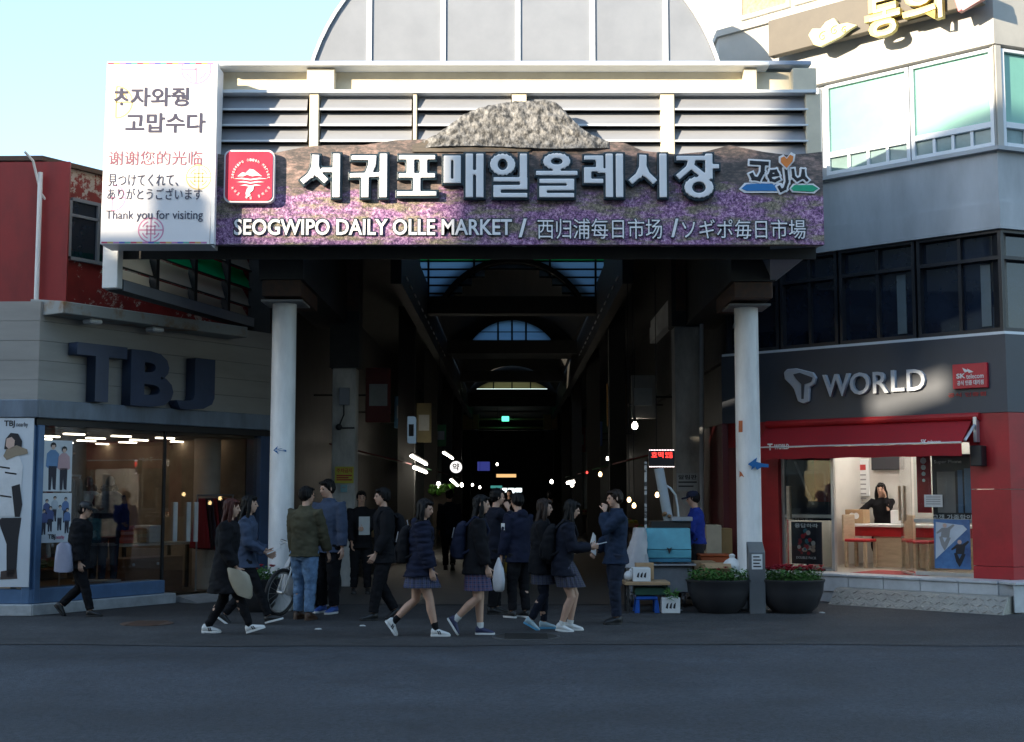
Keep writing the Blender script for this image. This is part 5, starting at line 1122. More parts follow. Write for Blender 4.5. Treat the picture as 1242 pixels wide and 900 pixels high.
# bicycle
def bicycle():
    t = thing('bicycle', 'black bicycle leaning on the left white pillar', 'bicycle', (0, 0, 0), world=False)
    M['bk'] = mat('bike_paint', (.02, .022, .025), .35); r_ = .33
    for x in (0, 1.04):
        mb = MB(); mb.torus((x, 0, r_), (0, 1, 0), r_-.025, .025, 36, 8); w = mb.build('tyre', M['black'], t, smooth=True)
        mb = MB(); mb.torus((x, 0, r_), (0, 1, 0), r_-.06, .012, 36, 6); mb.build('rim', M['alu'], w, smooth=True)
        mb = MB(); mb.cyl((x, -.045, r_), (x, .045, r_), .025)
        for k in range(18): a = k*math.pi/9; mb.tube([(x, .02*(-1)**k, r_), (x+(r_-.06)*math.cos(a), 0, r_+(r_-.06)*math.sin(a))], .0018, 4)
        mb.build('spokes', M['alu'], w)
    bb, st, ht, hb = (.42, 0, .3), (.3, 0, .78), (.86, 0, .82), (.9, 0, .66)
    mb = MB()
    for a, b, r1 in ((bb, st, .017), (st, ht, .017), (bb, hb, .02), (hb, ht, .02)): mb.tube([a, b], r1, 10)
    for s_ in (-.05, .05): mb.tube([(0, s_, r_), bb], .01, 8); mb.tube([(0, s_, r_), (.3, s_*.4, .74)], .009, 8)
    mb.build('frame', M['bk'], t, smooth=True)
    mb = MB()
    for s_ in (-.055, .055): mb.tube([(1.04, s_, r_), (.93, s_, .64), (.9, s_*.3, .67)], .014, 8)
    mb.build('fork', M['alu'], t, smooth=True)
    mb = MB(); mb.tube([ht, (.82, 0, .95)], .016, 8); mb.tube([(.76, -.31, .99), (.82, -.12, .97), (.84, 0, .96), (.82, .12, .97), (.76, .31, .99)], .012, 8); h = mb.build('handlebar', M['alu'], t, smooth=True)
    for s_ in (-1, 1):
        mb = MB(); mb.tube([(.77, s_*.23, .985), (.745, s_*.32, .99)], .018, 8); mb.build('grip', M['black'], h); mb = MB(); mb.tube([(.82, s_*.2, .97), (.85, s_*.24, .94), (.8, s_*.3, .95)], .006, 6); mb.build('brake_lever', M['alu'], h)
    mb = MB(); mb.tube([st, (.275, 0, .88)], .013, 8); mb.build('seat_post', M['alu'], t); mb = MB(); mb.loft([[V((x, y*wd, .9+zz)) for y, zz in ((-1, 0), (-.7, .035), (0, .05), (.7, .035), (1, 0), (0, -.02))] for x, wd in ((.14, .07), (.22, .075), (.32, .04), (.42, .022))]); mb.build('saddle', M['black'], t, smooth=True)
    mb = MB(); mb.cyl((.42, -.06, .3), (.42, -.05, .3), .085, n=24); mb.tube([(.42, -.08, .3), (.36, -.085, .15)], .01, 6); mb.tube([(.42, .08, .3), (.48, .085, .45)], .01, 6); mb.tube([(0, -.055, r_+.03), (.42, -.055, .38)], .004, 4); mb.tube([(0, -.055, r_-.03), (.42, -.055, .22)], .004, 4); mb.build('crank', M['alu'], t)
    for s_, q in ((-1, (.36, .15)), (1, (.48, .45))): mb = MB(); mb.box(q[0]-.04, q[0]+.04, min(s_*.09, s_*.17), max(s_*.09, s_*.17), q[1]-.012, q[1]+.012); mb.build('pedal', M['black'], t, bevel=.004)
    return t
bk = bicycle(); p = gnd(337, 749); hd = R(241); bk.rotation_euler = (R(-7), 0, hd); bk.location = V((p.x-1.04*math.cos(hd), p.y-1.04*math.sin(hd), .012))
mb = MB(); q = V(bk.location)+V((math.cos(hd), math.sin(hd), 0))*.78; mb.loft([[V((q.x+.02+r_*math.cos(a)*(1+.12*math.sin(a*3)), q.y-.03+r_*.6*math.sin(a), z)) for a in (i*math.pi/6 for i in range(12))] for z, r_ in ((.28, .05), (.34, .13), (.5, .15), (.68, .11), (.8, .04), (.9, .02))]); tag(mb.build('shopping_bag', pal('plastic_bag', (.42, .45, .48), rough=.4), smooth=True), 'pale plastic bag hanging from the handlebar of the black bicycle', 'bag')

# ================================================================== street food cart by the right column
Yc = 19.7
def rect(u0, u1, v0, v1, y): a, b = at(u0, v1, y), at(u1, v0, y); return a.x, b.x, a.z, b.z
def bx(u0, u1, v0, v1, y, dep, name, m, parent, bevel=.006):
    x0, x1, z0, z1 = rect(u0, u1, v0, v1, y); mb = MB(); mb.box(x0, x1, y, y+dep, z0, z1); return mb.build(name, m, parent, bevel=bevel)
M['cartg'] = mat('cart_steel', (.2, .22, .24), .5, .3, var=.2, scale=3); M['cblue'] = mat('sky_blue_paint', (.1, .36, .45), .5, var=.15, scale=3); M['cblue2'] = mat('mid_blue_paint', (.04, .18, .28), .5, var=.15)
x0, x1, z0, z1 = rect(757, 840, 684, 738, Yc)
T = thing('food_cart', 'grey steel street food cart with a slanted flue pipe beside the right column', 'cart', ((x0+x1)/2, Yc, 0))
mb = MB(); mb.box(x0+.1, x1, Yc+.02, Yc+.75, .22, z1-.03); mb.build('body', M['cartg'], T, bevel=.01)
mb = MB(); mb.box(x0+.05, x1+.05, Yc-.04, Yc+.8, z1-.028, z1); mb.build('top', M['silver'], T, bevel=.005)
for xx in (x0+.12, x1-.12):
    for yy in (Yc+.1, Yc+.65): mb = MB(); mb.torus((xx, yy, .1), (1, 0, 0), .08, .022, 16, 6); mb.ell((xx, yy, .1), (.02, .06, .06), 8, 6); mb.build('caster', M['black'], T); mb = MB(); mb.box(xx-.03, xx+.03, yy-.03, yy+.03, .12, .22); mb.build('fork', M['silver'], T)
fy = Yc+.6
mb = MB(); mb.tube([at(811, 632, fy), at(806, 605, fy), at(799, 568, fy)], .075, 14); mb.build('flue_pipe', pal('flue', (.4, .46, .5), rough=.45), T, smooth=True)
mb = MB(); mb.tube([at(u, v, fy) for u, v in ((806, 588), (813, 592), (819, 600), (822, 615), (823, 628))], .018, 8); mb.build('hose', M['handle'], T, smooth=True)
mb = MB(); mb.tube([at(783, 684, Yc+.3), at(783, 560, Yc+.3)], .02, 8)
mb.build('striped_pole', mat('striped_pole', (.5, .5, .48), .5, scale=14, stretch=(.1, .1, 1), col2=(.03, .03, .03), thr=(.49, .51)), T)
# blue lidded box on the cart
x0, x1, z0, z1 = rect(785, 838, 641, 683, Yc)
t = thing('blue_box', 'sky blue metal chest with a latch standing on the street food cart', 'chest', ((x0+x1)/2, Yc, z0)); zm_ = z0+(z1-z0)*.38
mb = MB(); mb.box(x0+.01, x1, Yc, Yc+.5, z0+.012, zm_-.12); mb.build('base', M['cblue2'], t, bevel=.008); mb = MB(); mb.box(x0, x1, Yc-.01, Yc+.5, zm_-.117, zm_); mb.build('body', M['cblue'], t, bevel=.006)
mb = MB(); mb.hexa([V((x0, Yc-.015, zm_+.006)), V((x1, Yc-.015, zm_+.006)), V((x1, Yc+.5, zm_+.006)), V((x0, Yc+.5, zm_+.006)), V((x0, Yc+.1, z1)), V((x1, Yc+.1, z1)), V((x1, Yc+.5, z1)), V((x0, Yc+.5, z1))]); mb.build('lid', M['cblue'], t, bevel=.008)
xm = (x0+x1)/2; mb = MB(); mb.extr([V((xm-.04, Yc-.02, zm_+.04)), V((xm, Yc-.02, zm_-.06)), V((xm+.04, Yc-.02, zm_+.04)), V((xm, Yc-.02, zm_+.02))], (0, -.015, 0)); mb.build('latch', M['dark'], t)
t = thing('steaming_tray', 'steel tray of food held above the blue chest on the cart', 'tray', at(826, 632, Yc+.45))
bx(815, 840, 627, 632, Yc+.3, .35, 'tray', M['silver'], t); bx(790, 838, 632, 641, Yc+.35, .4, 'griddle', M['dark'], t)
mb = MB(); c = at(808, 626, Yc+.5)
for k in range(9): mb.ell(c+V((.05*math.cos(k*2.1), .05*math.sin(k*2.1), .02*(k % 3))), (.035, .035, .028), 8, 6)
tag(mb.build('bread_heap', pal('bread', (.3, .17, .08)), smooth=True), 'heap of brown baked snacks beside the tray on the cart', 'food')
# LED board on the column
t = thing('led_board', 'small black display board with red lit characters on the right column', 'display', at(802, 556, 20.9))
x0, x1, z0, z1 = rect(787, 818, 545, 567, 20.9); mb = MB(); mb.box(x0, x1, 20.9, 21.0, z0, z1); mb.build('case', M['black'], t, bevel=.006)
F = front(20.895); M['whiteled'] = emitter('white_led', (1, .8, .8), 1.5)
text('호떡', F, x0+.04, x0+.23, z0+.15, z1-.04, 0, .004, M['redled'], 'lit_text', t); text('있음', F, x0+.26, x1-.03, z0+.15, z1-.04, 0, .004, M['redled'], 'lit_text', t)
mb = MB()
for k in range(16):
    for zz in (z0+.012, z1-.012): mb.box(x0+.01+k*(x1-x0)/16.2, x0+.022+k*(x1-x0)/16.2, 20.892, 20.898, zz-.006, zz+.006)
mb.build('lit_border', M['whiteled'], t)
# white plastic sheet, table with boxes, crate, stool
mb = MB(); rings = []
for k in range(9):
    z = at(775, 640+k*6, 19.6).z; rings.append([V((at(776-k*.6, 650, 19.6).x+(.08+.012*k)*math.cos(a)*(1+.2*math.sin(a*5+k)), 19.6+.12*math.sin(a), z)) for a in (i*math.pi/10 for i in range(20))])
mb.loft(rings); tag(mb.build('plastic_sheet', pal('plastic_sheet', (.5, .5, .52), rough=.35), smooth=True), 'crumpled white plastic sheet hanging at the left side of the food cart', 'plastic sheet')
ty = 18.7
t = thing('low_table', 'low folding table loaded with boxes before the food cart', 'table', at(785, 706, ty))
x0, x1, z0, z1 = rect(758, 813, 706, 710, ty); zt_ = z1; mb = MB(); mb.box(x0, x1, ty, ty+.55, z0, z1); mb.build('top', M['card'], t, bevel=.006)
for xx in (x0+.03, x1-.06):
    for yy in (ty+.05, ty+.48): mb = MB(); mb.box(xx, xx+.03, yy, yy+.03, 0.006, z0-.002); mb.build('leg', M['dark'], t)
def box3(u0, u1, v0, v1, y, dep, lab, m, name='carton', cat='box', group=None, rest=None, marks=False, flap=False):
    x0, x1, z0, z1 = rect(u0, u1, v0, v1, y); z0 = z0 if rest is None else rest
    t = thing(name, lab, cat, ((x0+x1)/2, y, z0), group); mb = MB(); mb.box(x0, x1, y, y+dep, z0+.002, z1); mb.build('body', m, t, bevel=.006)
    if marks:
        for k in range(3): mb = MB(); w = (x1-x0); mb.extr([V((x0+w*(.2+.2*k), y-.001, z0+(z1-z0)*.35)), V((x0+w*(.32+.2*k), y-.001, z0+(z1-z0)*.3)), V((x0+w*(.36+.2*k), y-.001, z0+(z1-z0)*.7)), V((x0+w*(.26+.2*k), y-.001, z0+(z1-z0)*.6))], (0, -.002, 0)); mb.build('print_mark', M['text_black'], t)
    if flap: mb = MB(); mb.hexa([V((x0, y-.12, z1-.06)), V((x1, y-.12, z1-.06)), V((x1, y-.005, z1)), V((x0, y-.005, z1)), V((x0, y-.12, z1-.054)), V((x1, y-.12, z1-.054)), V((x1, y-.005, z1+.006)), V((x0, y-.005, z1+.006))]); mb.build('flap', m, t)
    return t
g_ = 'boxes around the food cart'
box3(768, 789, 689, 706, ty+.05, .3, 'white printed carton on the low table before the food cart', M['white'], group=g_, rest=zt_, marks=True)
box3(771, 793, 683, 692, ty+.37, .16, 'tan carton behind the white one on the low table', M['card'], group=g_, rest=zt_)
box3(803, 825, 725, 744, ty, .3, 'white carton with black print on the ground right of the blue stool', M['white'], group=g_, rest=.008, marks=True)
p = at(764, 700, ty); mb = MB(); mb.ell((p.x, ty+.2, zt_+.07), (.07, .08, .075), 12, 8); mb.ell((p.x+.03, ty+.2, zt_+.13), (.03, .04, .05), 8, 6); tag(mb.build('white_bundle', M['white'], smooth=True), 'white tied plastic bundle on the left edge of the low table', 'bag')
t = thing('green_crate', 'dark green plastic crate under the low table on the blue stool', 'crate', at(790, 722, ty+.1))
x0, x1, z0, z1 = rect(770, 813, 712.5, 722, ty+.08); mb = MB(); mb.box(x0, x1, ty+.08, ty+.45, z0, z1); mb.build('body', pal('crate_green', (.02, .08, .05)), t, bevel=.01)
t = thing('plastic_stool', 'bright blue plastic stool under the low table', 'stool', at(785, 744, ty+.1))
x0, x1, z0, z1 = rect(770, 800, 723.5, 744, ty+.08); M['stool'] = mat('stool_blue', (.02, .1, .42), .35); mb = MB(); mb.box(x0+.02, x1-.02, ty+.1, ty+.4, z1-.05, z1); mb.build('seat', M['stool'], t, bevel=.012)
for xx, d in ((x0, -.01), (x1-.07, .01)):
    for yy in (ty+.09, ty+.35): mb = MB(); mb.hexa([V((xx, yy, .008)), V((xx+.07, yy, .008)), V((xx+.07, yy+.06, .008)), V((xx, yy+.06, .008)), V((xx+.015-d, yy, z1-.052)), V((xx+.06-d, yy, z1-.052)), V((xx+.06-d, yy+.05, z1-.052)), V((xx+.015-d, yy+.05, z1-.052))]); mb.build('leg', M['stool'], t)
rn = random.Random(4); mb = MB(); c = at(815, 718, ty-.02)
for k in range(60): a = rn.random()*6.28; d = V((math.cos(a)*.6, math.sin(a)*.6, rn.uniform(-.3, 1))).normalized(); q = c+V((rn.uniform(-.08, .08), rn.uniform(-.05, .05), rn.uniform(-.1, .02))); s_ = d.orthogonal()*.008; mb.face([q-s_, q+d*rn.uniform(.05, .11), q+s_])
tag(mb.build('herb_bunch', M['leaf'], fix=False), 'small bunch of dark green herbs at the right end of the low table', 'herbs')
# cartons between the cart and the right pillar
yb_ = 19.35
t = box3(855, 886, 684, 712, yb_, .45, 'open tan carton with its flap down behind the green planter', M['card'], group=g_, rest=.008, flap=True)
box3(842, 868, 681, 712, yb_+.5, .35, 'flat tan carton behind the open one beside the cart', M['card'], group=g_, rest=.008)
t = thing('orange_crate', 'orange plastic crate between the cartons and the right pillar', 'crate', at(866, 684, yb_+.9)); x0, x1, z0, z1 = rect(850, 886, 675, 684, yb_+.9); mb = MB(); mb.box(x0, x1, yb_+.9, yb_+1.3, .008, z1); mb.build('body', pal('crate_orange', (.38, .08, .02)), t, bevel=.01)
mb = MB(); mb.box(x0-.02, x1+.02, yb_+.88, yb_+1.32, z1+.001, z1+.03); mb.build('rim', M['crate_orange'], t, bevel=.008)
box3(857, 875, 637, 676, 21.6, .5, 'tall pale carton in the stack behind the blue jacketed vendor', pal('card_pale', (.42, .36, .26)), group=g_, rest=.012)
box3(875, 888, 641, 676, 21.7, .5, 'tall brown carton right of the pale one behind the vendor', pal('card_brown', (.28, .17, .06)), group=g_, rest=.012)
mb = MB(); p = at(888, 685, 19.5); rings = [[V((p.x+rr*math.cos(q)*(1+.16*math.sin(q*4+k)), p.y+rr*.8*math.sin(q), p.z-.12+z)) for q in (i*math.pi/12 for i in range(24))] for k, (z, rr) in enumerate(((0, .07), (.05, .12), (.12, .13), (.18, .09), (.22, .035), (.26, .05), (.28, .02)))]
mb.loft(rings); tag(mb.build('white_sack', M['white'], smooth=True), 'white knotted sack resting against the plinth of the right pillar', 'sack')
# things fixed on the inner columns
t = thing('meter_box', 'grey electric meter box with hanging cable on the left inner column', 'meter box', at(417, 481, 23.97)); bx(411, 424, 470, 491, 23.9, .08, 'box', M['grey'], t)
mb = MB(); mb.tube([at(u, v, 23.93) for u, v in ((417, 491), (417, 503), (412, 515), (408, 519), (430, 519))], .014, 6); mb.ell(at(411, 518, 23.93), .06, 8, 6); mb.build('cable', M['black'], t)
def notice(u0, u1, v0, v1, y, lab, m, ink, n, head=None):
    t = thing('notice', lab, 'notice', at((u0+u1)/2, v1, y)); x0, x1, z0, z1 = rect(u0, u1, v0, v1, y); mb = MB(); mb.box(x0, x1, y, y+.02, z0, z1); mb.build('sheet', m, t)
    if head: text(head, front(y-.002), x0+.03, x1-.03, z1-.11, z1-.03, 0, .002, ink, 'print_text', t, bold=.02)
    for k in range(n): mb = MB(); zz = z1-(.16 if head else .05)-k*(z1-z0-.18)/max(1, n); mb.box(x0+.03, x1-.03-.06*(k % 2), y-.003, y-.0005, zz-.012, zz+.012); mb.build('print_line', ink, t)
notice(406, 429, 566, 586, 23.95, 'yellow notice with red heading on the left inner column', pal('yellow_paper', (.5, .45, .05)), M['red'], 3, '주차금지'); notice(413, 421, 588, 597, 23.95, 'small pale blue paper below the yellow notice on the left column', pal('blue_paper', (.2, .4, .45)), pal('greyink', (.3, .3, .3)), 2)
notice(821, 847, 574, 596, 23.9, 'white notice with black heading on the right inner column', pal('grey_paper', (.45, .48, .48)), M['text_black'], 2, '알림판')
mb = MB(); c = at(833, 607, 23.93); mb.cyl(c, c+V((0, .02, 0)), .08); tag(mb.build('white_disc', pal('grey_paper', (.4, .4, .4))), 'round pale sticker below the white notice on the right column', 'sticker')
mb = MB(); mb.tube([at(851, 640, 23.6), at(851, 393, 23.6)], .04, 10); tag(mb.build('drain_pipe', pal('pipe_pale', (.4, .42, .45))), 'slim pale vertical pipe beside the right inner column', 'pipe')
# ================================================================== stalls, lamps and lit signs deep in the arcade
M['stall'] = mat('stall_wood', (.08, .06, .045), .7, var=.3); M['awn'] = mat('stall_awning', (.14, .03, .03), .8); M['awng'] = mat('stall_awning_green', (.03, .12, .05), .8)
goods = [pal('gd%d' % k, c) for k, c in enumerate([(.4, .12, .02), (.3, .3, .04), (.06, .2, .04), (.35, .05, .05), (.4, .38, .32)])]
names = ['stall with a red awning on the left near the arcade mouth', 'green awning stall on the left behind the first one', 'second red awning stall along the left arcade wall', 'farthest green awning stall on the left', 'stall with a red awning on the right near the arcade mouth', 'green awning stall on the right behind the first one', 'second red awning stall along the right arcade wall', 'farthest green awning stall on the right']
i = 0
for sd_ in (-1, 1):
    for y in (28, 36, 46, 56):
        xw = sd_*3.85; xf = sd_*2.75; t = thing('market_stall', names[i], 'stall', (sd_*3.3, y, 0), 'stalls along the arcade'); i += 1
        mb = MB(); mb.box(min(xw, xf), max(xw, xf), y, y+3.4, .012, .75); mb.build('counter', M['stall'], t, bevel=.01)
        mb = MB(); mb.hexa([V((xw, y-.2, 2.7)), V((xf-sd_*.35, y-.2, 2.35)), V((xf-sd_*.35, y+3.6, 2.35)), V((xw, y+3.6, 2.7)), V((xw, y-.2, 2.73)), V((xf-sd_*.35, y-.2, 2.38)), V((xf-sd_*.35, y+3.6, 2.38)), V((xw, y+3.6, 2.73))]); mb.build('awning', M['awn'] if i % 2 else M['awng'], t)
        for j in range(4):
            mb = MB(); yy = y+.15+j*.82; mb.box(min(xf+sd_*.1, xf+sd_*.7), max(xf+sd_*.1, xf+sd_*.7), yy, yy+.7, .752, .86); tr_ = mb.build('tray', M['card'], t)
            mb = MB()
            for k in range(14): mb.ell((xf+sd_*(.16+.12*(k % 5)), yy+.08+.2*(k//5)+.03*(k % 2), .89), .055, 7, 5)
            mb.build('produce', goods[(i+j) % 5], tr_, smooth=True)
hs = [(-1, 26.5, 3.1, .5, 1.1, (.18, .03, .025)), (-1, 33, 3.3, .5, .8, (.08, .2, .35)), (-1, 40, 3.2, .45, 1.2, (.2, .17, .09)), (-1, 49, 3.4, .5, .8, (.05, .25, .1)), (1, 27, 3.2, .5, .9, (.35, .33, .3)), (1, 34, 3.4, .5, 1.1, (.4, .2, .05)), (1, 43, 3.2, .5, .8, (.06, .12, .35)), (1, 53, 3.3, .5, 1.0, (.35, .05, .06))]
hl = ['dim red board hanging first on the left of the arcade', 'dim blue board hanging second on the left of the arcade', 'dim ochre board hanging third on the left of the arcade', 'dim green board hanging fourth on the left of the arcade', 'dim grey board hanging first on the right of the arcade', 'dim orange board hanging second on the right of the arcade', 'dim blue board hanging third on the right of the arcade', 'dim red board hanging fourth on the right of the arcade']
for (q, y, z, w, h_, c), l in zip(hs, hl):
    t = thing('hanging_sign', l, 'sign', (q*2.6, y, z), 'boards hanging along the arcade'); mb = MB(); x = q*2.45; mb.box(min(x, x+q*w), max(x, x+q*w), y, y+.12, z, z+h_); mb.build('board', pal('hs%d%d' % (q, int(y)), c, rough=.4), t, bevel=.015)
    mb = MB(); mb.box(min(x+q*.06, x+q*w*.85), max(x+q*.06, x+q*w*.85), y-.012, y-.002, z+h_*.3, z+h_*.7); mb.build('panel', M['grey_paper'], t); mb = MB(); mb.tube([(x+q*w, y+.06, z+h_*.5), (q*4.0, y+.06, z+h_*.5)], .02, 6); mb.build('arm', M['dark'], t)
def lampbulb(u, v, Y, r_, lab, m='lampw', grp='hanging bulbs in the arcade'):
    r_ *= .62; c = at(u, v, Y); t = thing('hanging_bulb', lab, 'lamp', c, grp); mb = MB(); mb.lathe((c.x, c.y, c.z), [(r_*.3, -r_*1.3), (r_*.8, -r_), (r_, -r_*.2), (r_*.8, r_*.6), (r_*.4, r_*1.2)], 12); mb.build('bulb', M[m], t, smooth=True)
    mb = MB(); mb.cyl((c.x, c.y, c.z+r_*1.22), (c.x, c.y, c.z+r_*2.4), r_*.4); mb.tube([(c.x, c.y, c.z+r_*2.4), (c.x, c.y, 5.5)], .006, 4); mb.build('cord', M['black'], t)
for u, v, Y, r_, l, m in ((770, 516, 27, .1, 'white bare bulb hanging high left of the right column', 'lamp'), (728, 575, 36, .08, 'small yellow bulb hanging over the right hand stalls', 'lampw'), (763, 606, 22.6, .055, 'left one of two warm bulbs close together beside the striped pole', 'lampw'), (769, 613, 22.4, .055, 'right and lower one of two warm bulbs close together', 'lampw'), (797, 600, 21.9, .055, 'warm bulb shining behind the slanted flue pipe', 'lampw'), (737, 556, 45, .08, 'faint white bulb above the right hand stalls', 'lamp'), (669, 584, 60, .12, 'white bulb over a far right stall', 'lamp'), (694, 588, 50, .1, 'upper white bulb of the far right cluster', 'lamp'), (712, 573, 40, .05, 'small red lamp over the right hand stalls', 'redled'), (573, 588, 60, .08, 'white bulb left of the bright far stall', 'lamp'), (582, 591, 60, .08, 'second white bulb left of the bright far stall', 'lamp'), (603, 563, 55, .07, 'white bulb above the bright far stall', 'lamp'), (532, 588, 34, .1, 'white bulb above the green goods on the left', 'lamp'), (560, 588, 40, .08, 'white bulb right of the green goods on the left', 'lamp')): lampbulb(u, v, Y, r_, l, m)
def tubelamp(u0, v0, u1, v1, Y0_, Y1_, r_, lab):
    a, b = at(u0, v0, Y0_), at(u1, v1, Y1_); t = thing('tube_lamp', lab, 'lamp', (a+b)/2, 'fluorescent tubes in the arcade'); mb = MB(); mb.tube([a, b], r_, 8); mb.build('tube', M['lamp'], t)
    mb = MB(); o = V((0, 0, r_*2.2)); mb.tube([a+o, b+o], r_*.9, 6); mb.build('holder', M['dcol'], t)
tubelamp(499, 553, 517, 563, 30, 33, .035, 'upper fluorescent tube over the first left stall'); tubelamp(502, 567, 517, 573, 30, 32.5, .035, 'lower fluorescent tube over the first left stall'); tubelamp(538, 549, 549, 556, 36, 40, .03, 'fluorescent tube left of the round white sign'); tubelamp(547, 582, 555, 589, 36, 39, .03, 'short fluorescent tube below the round white sign'); tubelamp(687, 586, 697, 584, 48, 48, .05, 'level fluorescent tube over a far right stall')
t = thing('round_sign', 'round white lit sign with a black character hanging in the arcade', 'sign', at(553, 566, 38)); c = at(553, 566.5, 38); mb = MB(); mb.cyl(c, c+V((0, .12, 0)), .17, n=28); mb.build('disc', emitter('sign_white', (.95, .92, .9), .4), t); text('약', front(37.996), c.x-.1, c.x+.1, c.z-.1, c.z+.11, 0, .003, M['text_black'], 'lettering', t, bold=.03)
t = thing('vertical_sign', 'pale blue lit hanging sign on the left of the arcade', 'sign', at(498, 540, 30)); x0, x1, z0, z1 = rect(494, 503, 505, 537, 30); mb = MB(); mb.box(x0, x1, 30, 30.5, z0, z1); mb.build('case', emitter('sign_blue', (.45, .7, .95), .045), t, bevel=.01); mb = MB(); mb.box(x0+.03, x1-.02, 29.99, 29.998, z0+.15, z1-.18); mb.build('print_panel', pal('greyink', (.3, .3, .3)), t)
t = thing('lit_stall', 'bright white lit stall front with teal canopy at the far end of the arcade', 'stall', at(613, 603, 80)); x0, x1, z0, z1 = rect(596, 633, 590, 599, 80); M['glow'] = emitter('glow_white', (.8, .95, .95), .8); F = front(80)
for k, (u0, u1, v0, v1) in enumerate(((597, 608, 593, 599), (609, 615, 592, 597), (616, 624, 592, 598), (625, 633, 592, 597))): x0, x1, z0, z1 = rect(u0, u1, v0, v1, 80); mb = MB(); mb.box(x0, x1, 80, 80.4, z0, z1); mb.build('display_case', M['glow'], t, bevel=.03)
bx(595, 609, 589, 592, 80, .8, 'canopy', emitter('teal', (.1, .5, .45), .15), t); bx(602, 626, 575, 579, 80, .1, 'lit_text', emitter('amber_glow', (1, .6, .25), .3), t); bx(594, 634, 599, 606, 80, .8, 'counter', M['stall'], t)
bx(579, 594, 560, 571, 60, .1, 'screen', emitter('screen_blue', (.08, .1, .5), .12), thing('screen', 'small blue and violet lit screen hanging in the arcade', 'screen', at(586, 566, 60)))
t = thing('green_goods', 'heap of green vegetables lit by a bulb on the left', 'vegetables', at(535, 598, 34)); mb = MB(); c = at(535, 594, 34)
for k in range(40): mb.ell(c+V((rn.uniform(-.28, .28), rn.uniform(-.2, .2), rn.uniform(-.08, .1))), rn.uniform(.04, .08), 6, 4)
mb.build('heap', pal('veg', (.1, .3, .03)), t, smooth=True); bx(525, 547, 598, 640, 34, .5, 'crate', M['stall'], t)
# ================================================================== people
def hand_mesh(curl, thumb=.6):
    "a right hand along +x from the wrist, palm facing -z, thumb towards +y; metres"
    mb = MB()
    mb.loft([[V((x, y*w, z*t)) for y, z in ((1, 0), (.7, .7), (0, 1), (-.7, .7), (-1, 0), (-.7, -.7), (0, -1), (.7, -.7))] for x, w, t in ((-.02, .022, .017), (.0, .024, .017), (.03, .034, .017), (.06, .04, .015), (.085, .041, .013))])
    for y, L1, r0 in ((.029, .068, .0085), (.0095, .077, .009), (-.0105, .072, .0085), (-.029, .056, .0075)):
        p = V((.078, y, 0)); a = 0; pts = [V((.05, y*.9, 0)), p]; rr = [r0, r0]
        for k, f in enumerate((.45, .32, .23)):
            a += curl*(.9+.25*k)*(1+.12*(y < 0)); p = p+V((math.cos(a), y*.9, -math.sin(a)))*L1*f; pts.append(p); rr.append(r0*(.95-.1*k))
        mb.tube(pts, rr, 8); mb.ell(p, r0*.72, 8, 6)
    p = V((.018, .026, -.004)); pts = [V((.005, .012, -.002)), p]; d = V((.65, .62, -.35*thumb)).normalized()
    for L1, bend in ((.034, 0), (.028, .35)):
        d = (d+V((.35, -.2, -.3))*bend*thumb).normalized(); p = p+d*L1; pts.append(p)
    mb.tube(pts, [.011, .0115, .0095, .008], 8); mb.ell(p, .0078, 8, 6)
    o = remesh(mb, .0042, 'h', M['skin'], smooth=1); me = o.data; bpy.data.objects.remove(o); return me
HAND = {'relaxed': hand_mesh(.32), 'grip': hand_mesh(.85, 1)}
def ik(a, b, l1, l2, pole):
    d = b-a; L_ = d.length
    if L_ > (l1+l2)*.999: b = a+d*((l1+l2)*.999/L_); d = b-a; L_ = d.length
    u = d/L_; x = (l1*l1-l2*l2+L_*L_)/(2*L_); h = math.sqrt(max(0, l1*l1-x*x))
    p = pole-u*pole.dot(u); p = p.normalized() if p.length > 1e-4 else V((0, 1, 0))
    return a+u*x+p*h, b
def ring(c, ax, rx, ay, ry, n=20, sq=1.0):
    out = []
    for i in range(n):
        q = 2*math.pi*i/n; cx, sy = math.cos(q), math.sin(q)
        out.append(c+ax*(rx*math.copysign(abs(cx)**sq, cx))+ay*(ry*math.copysign(abs(sy)**sq, sy)))
    return out
class P: pass
GN = 'people at the market entrance'
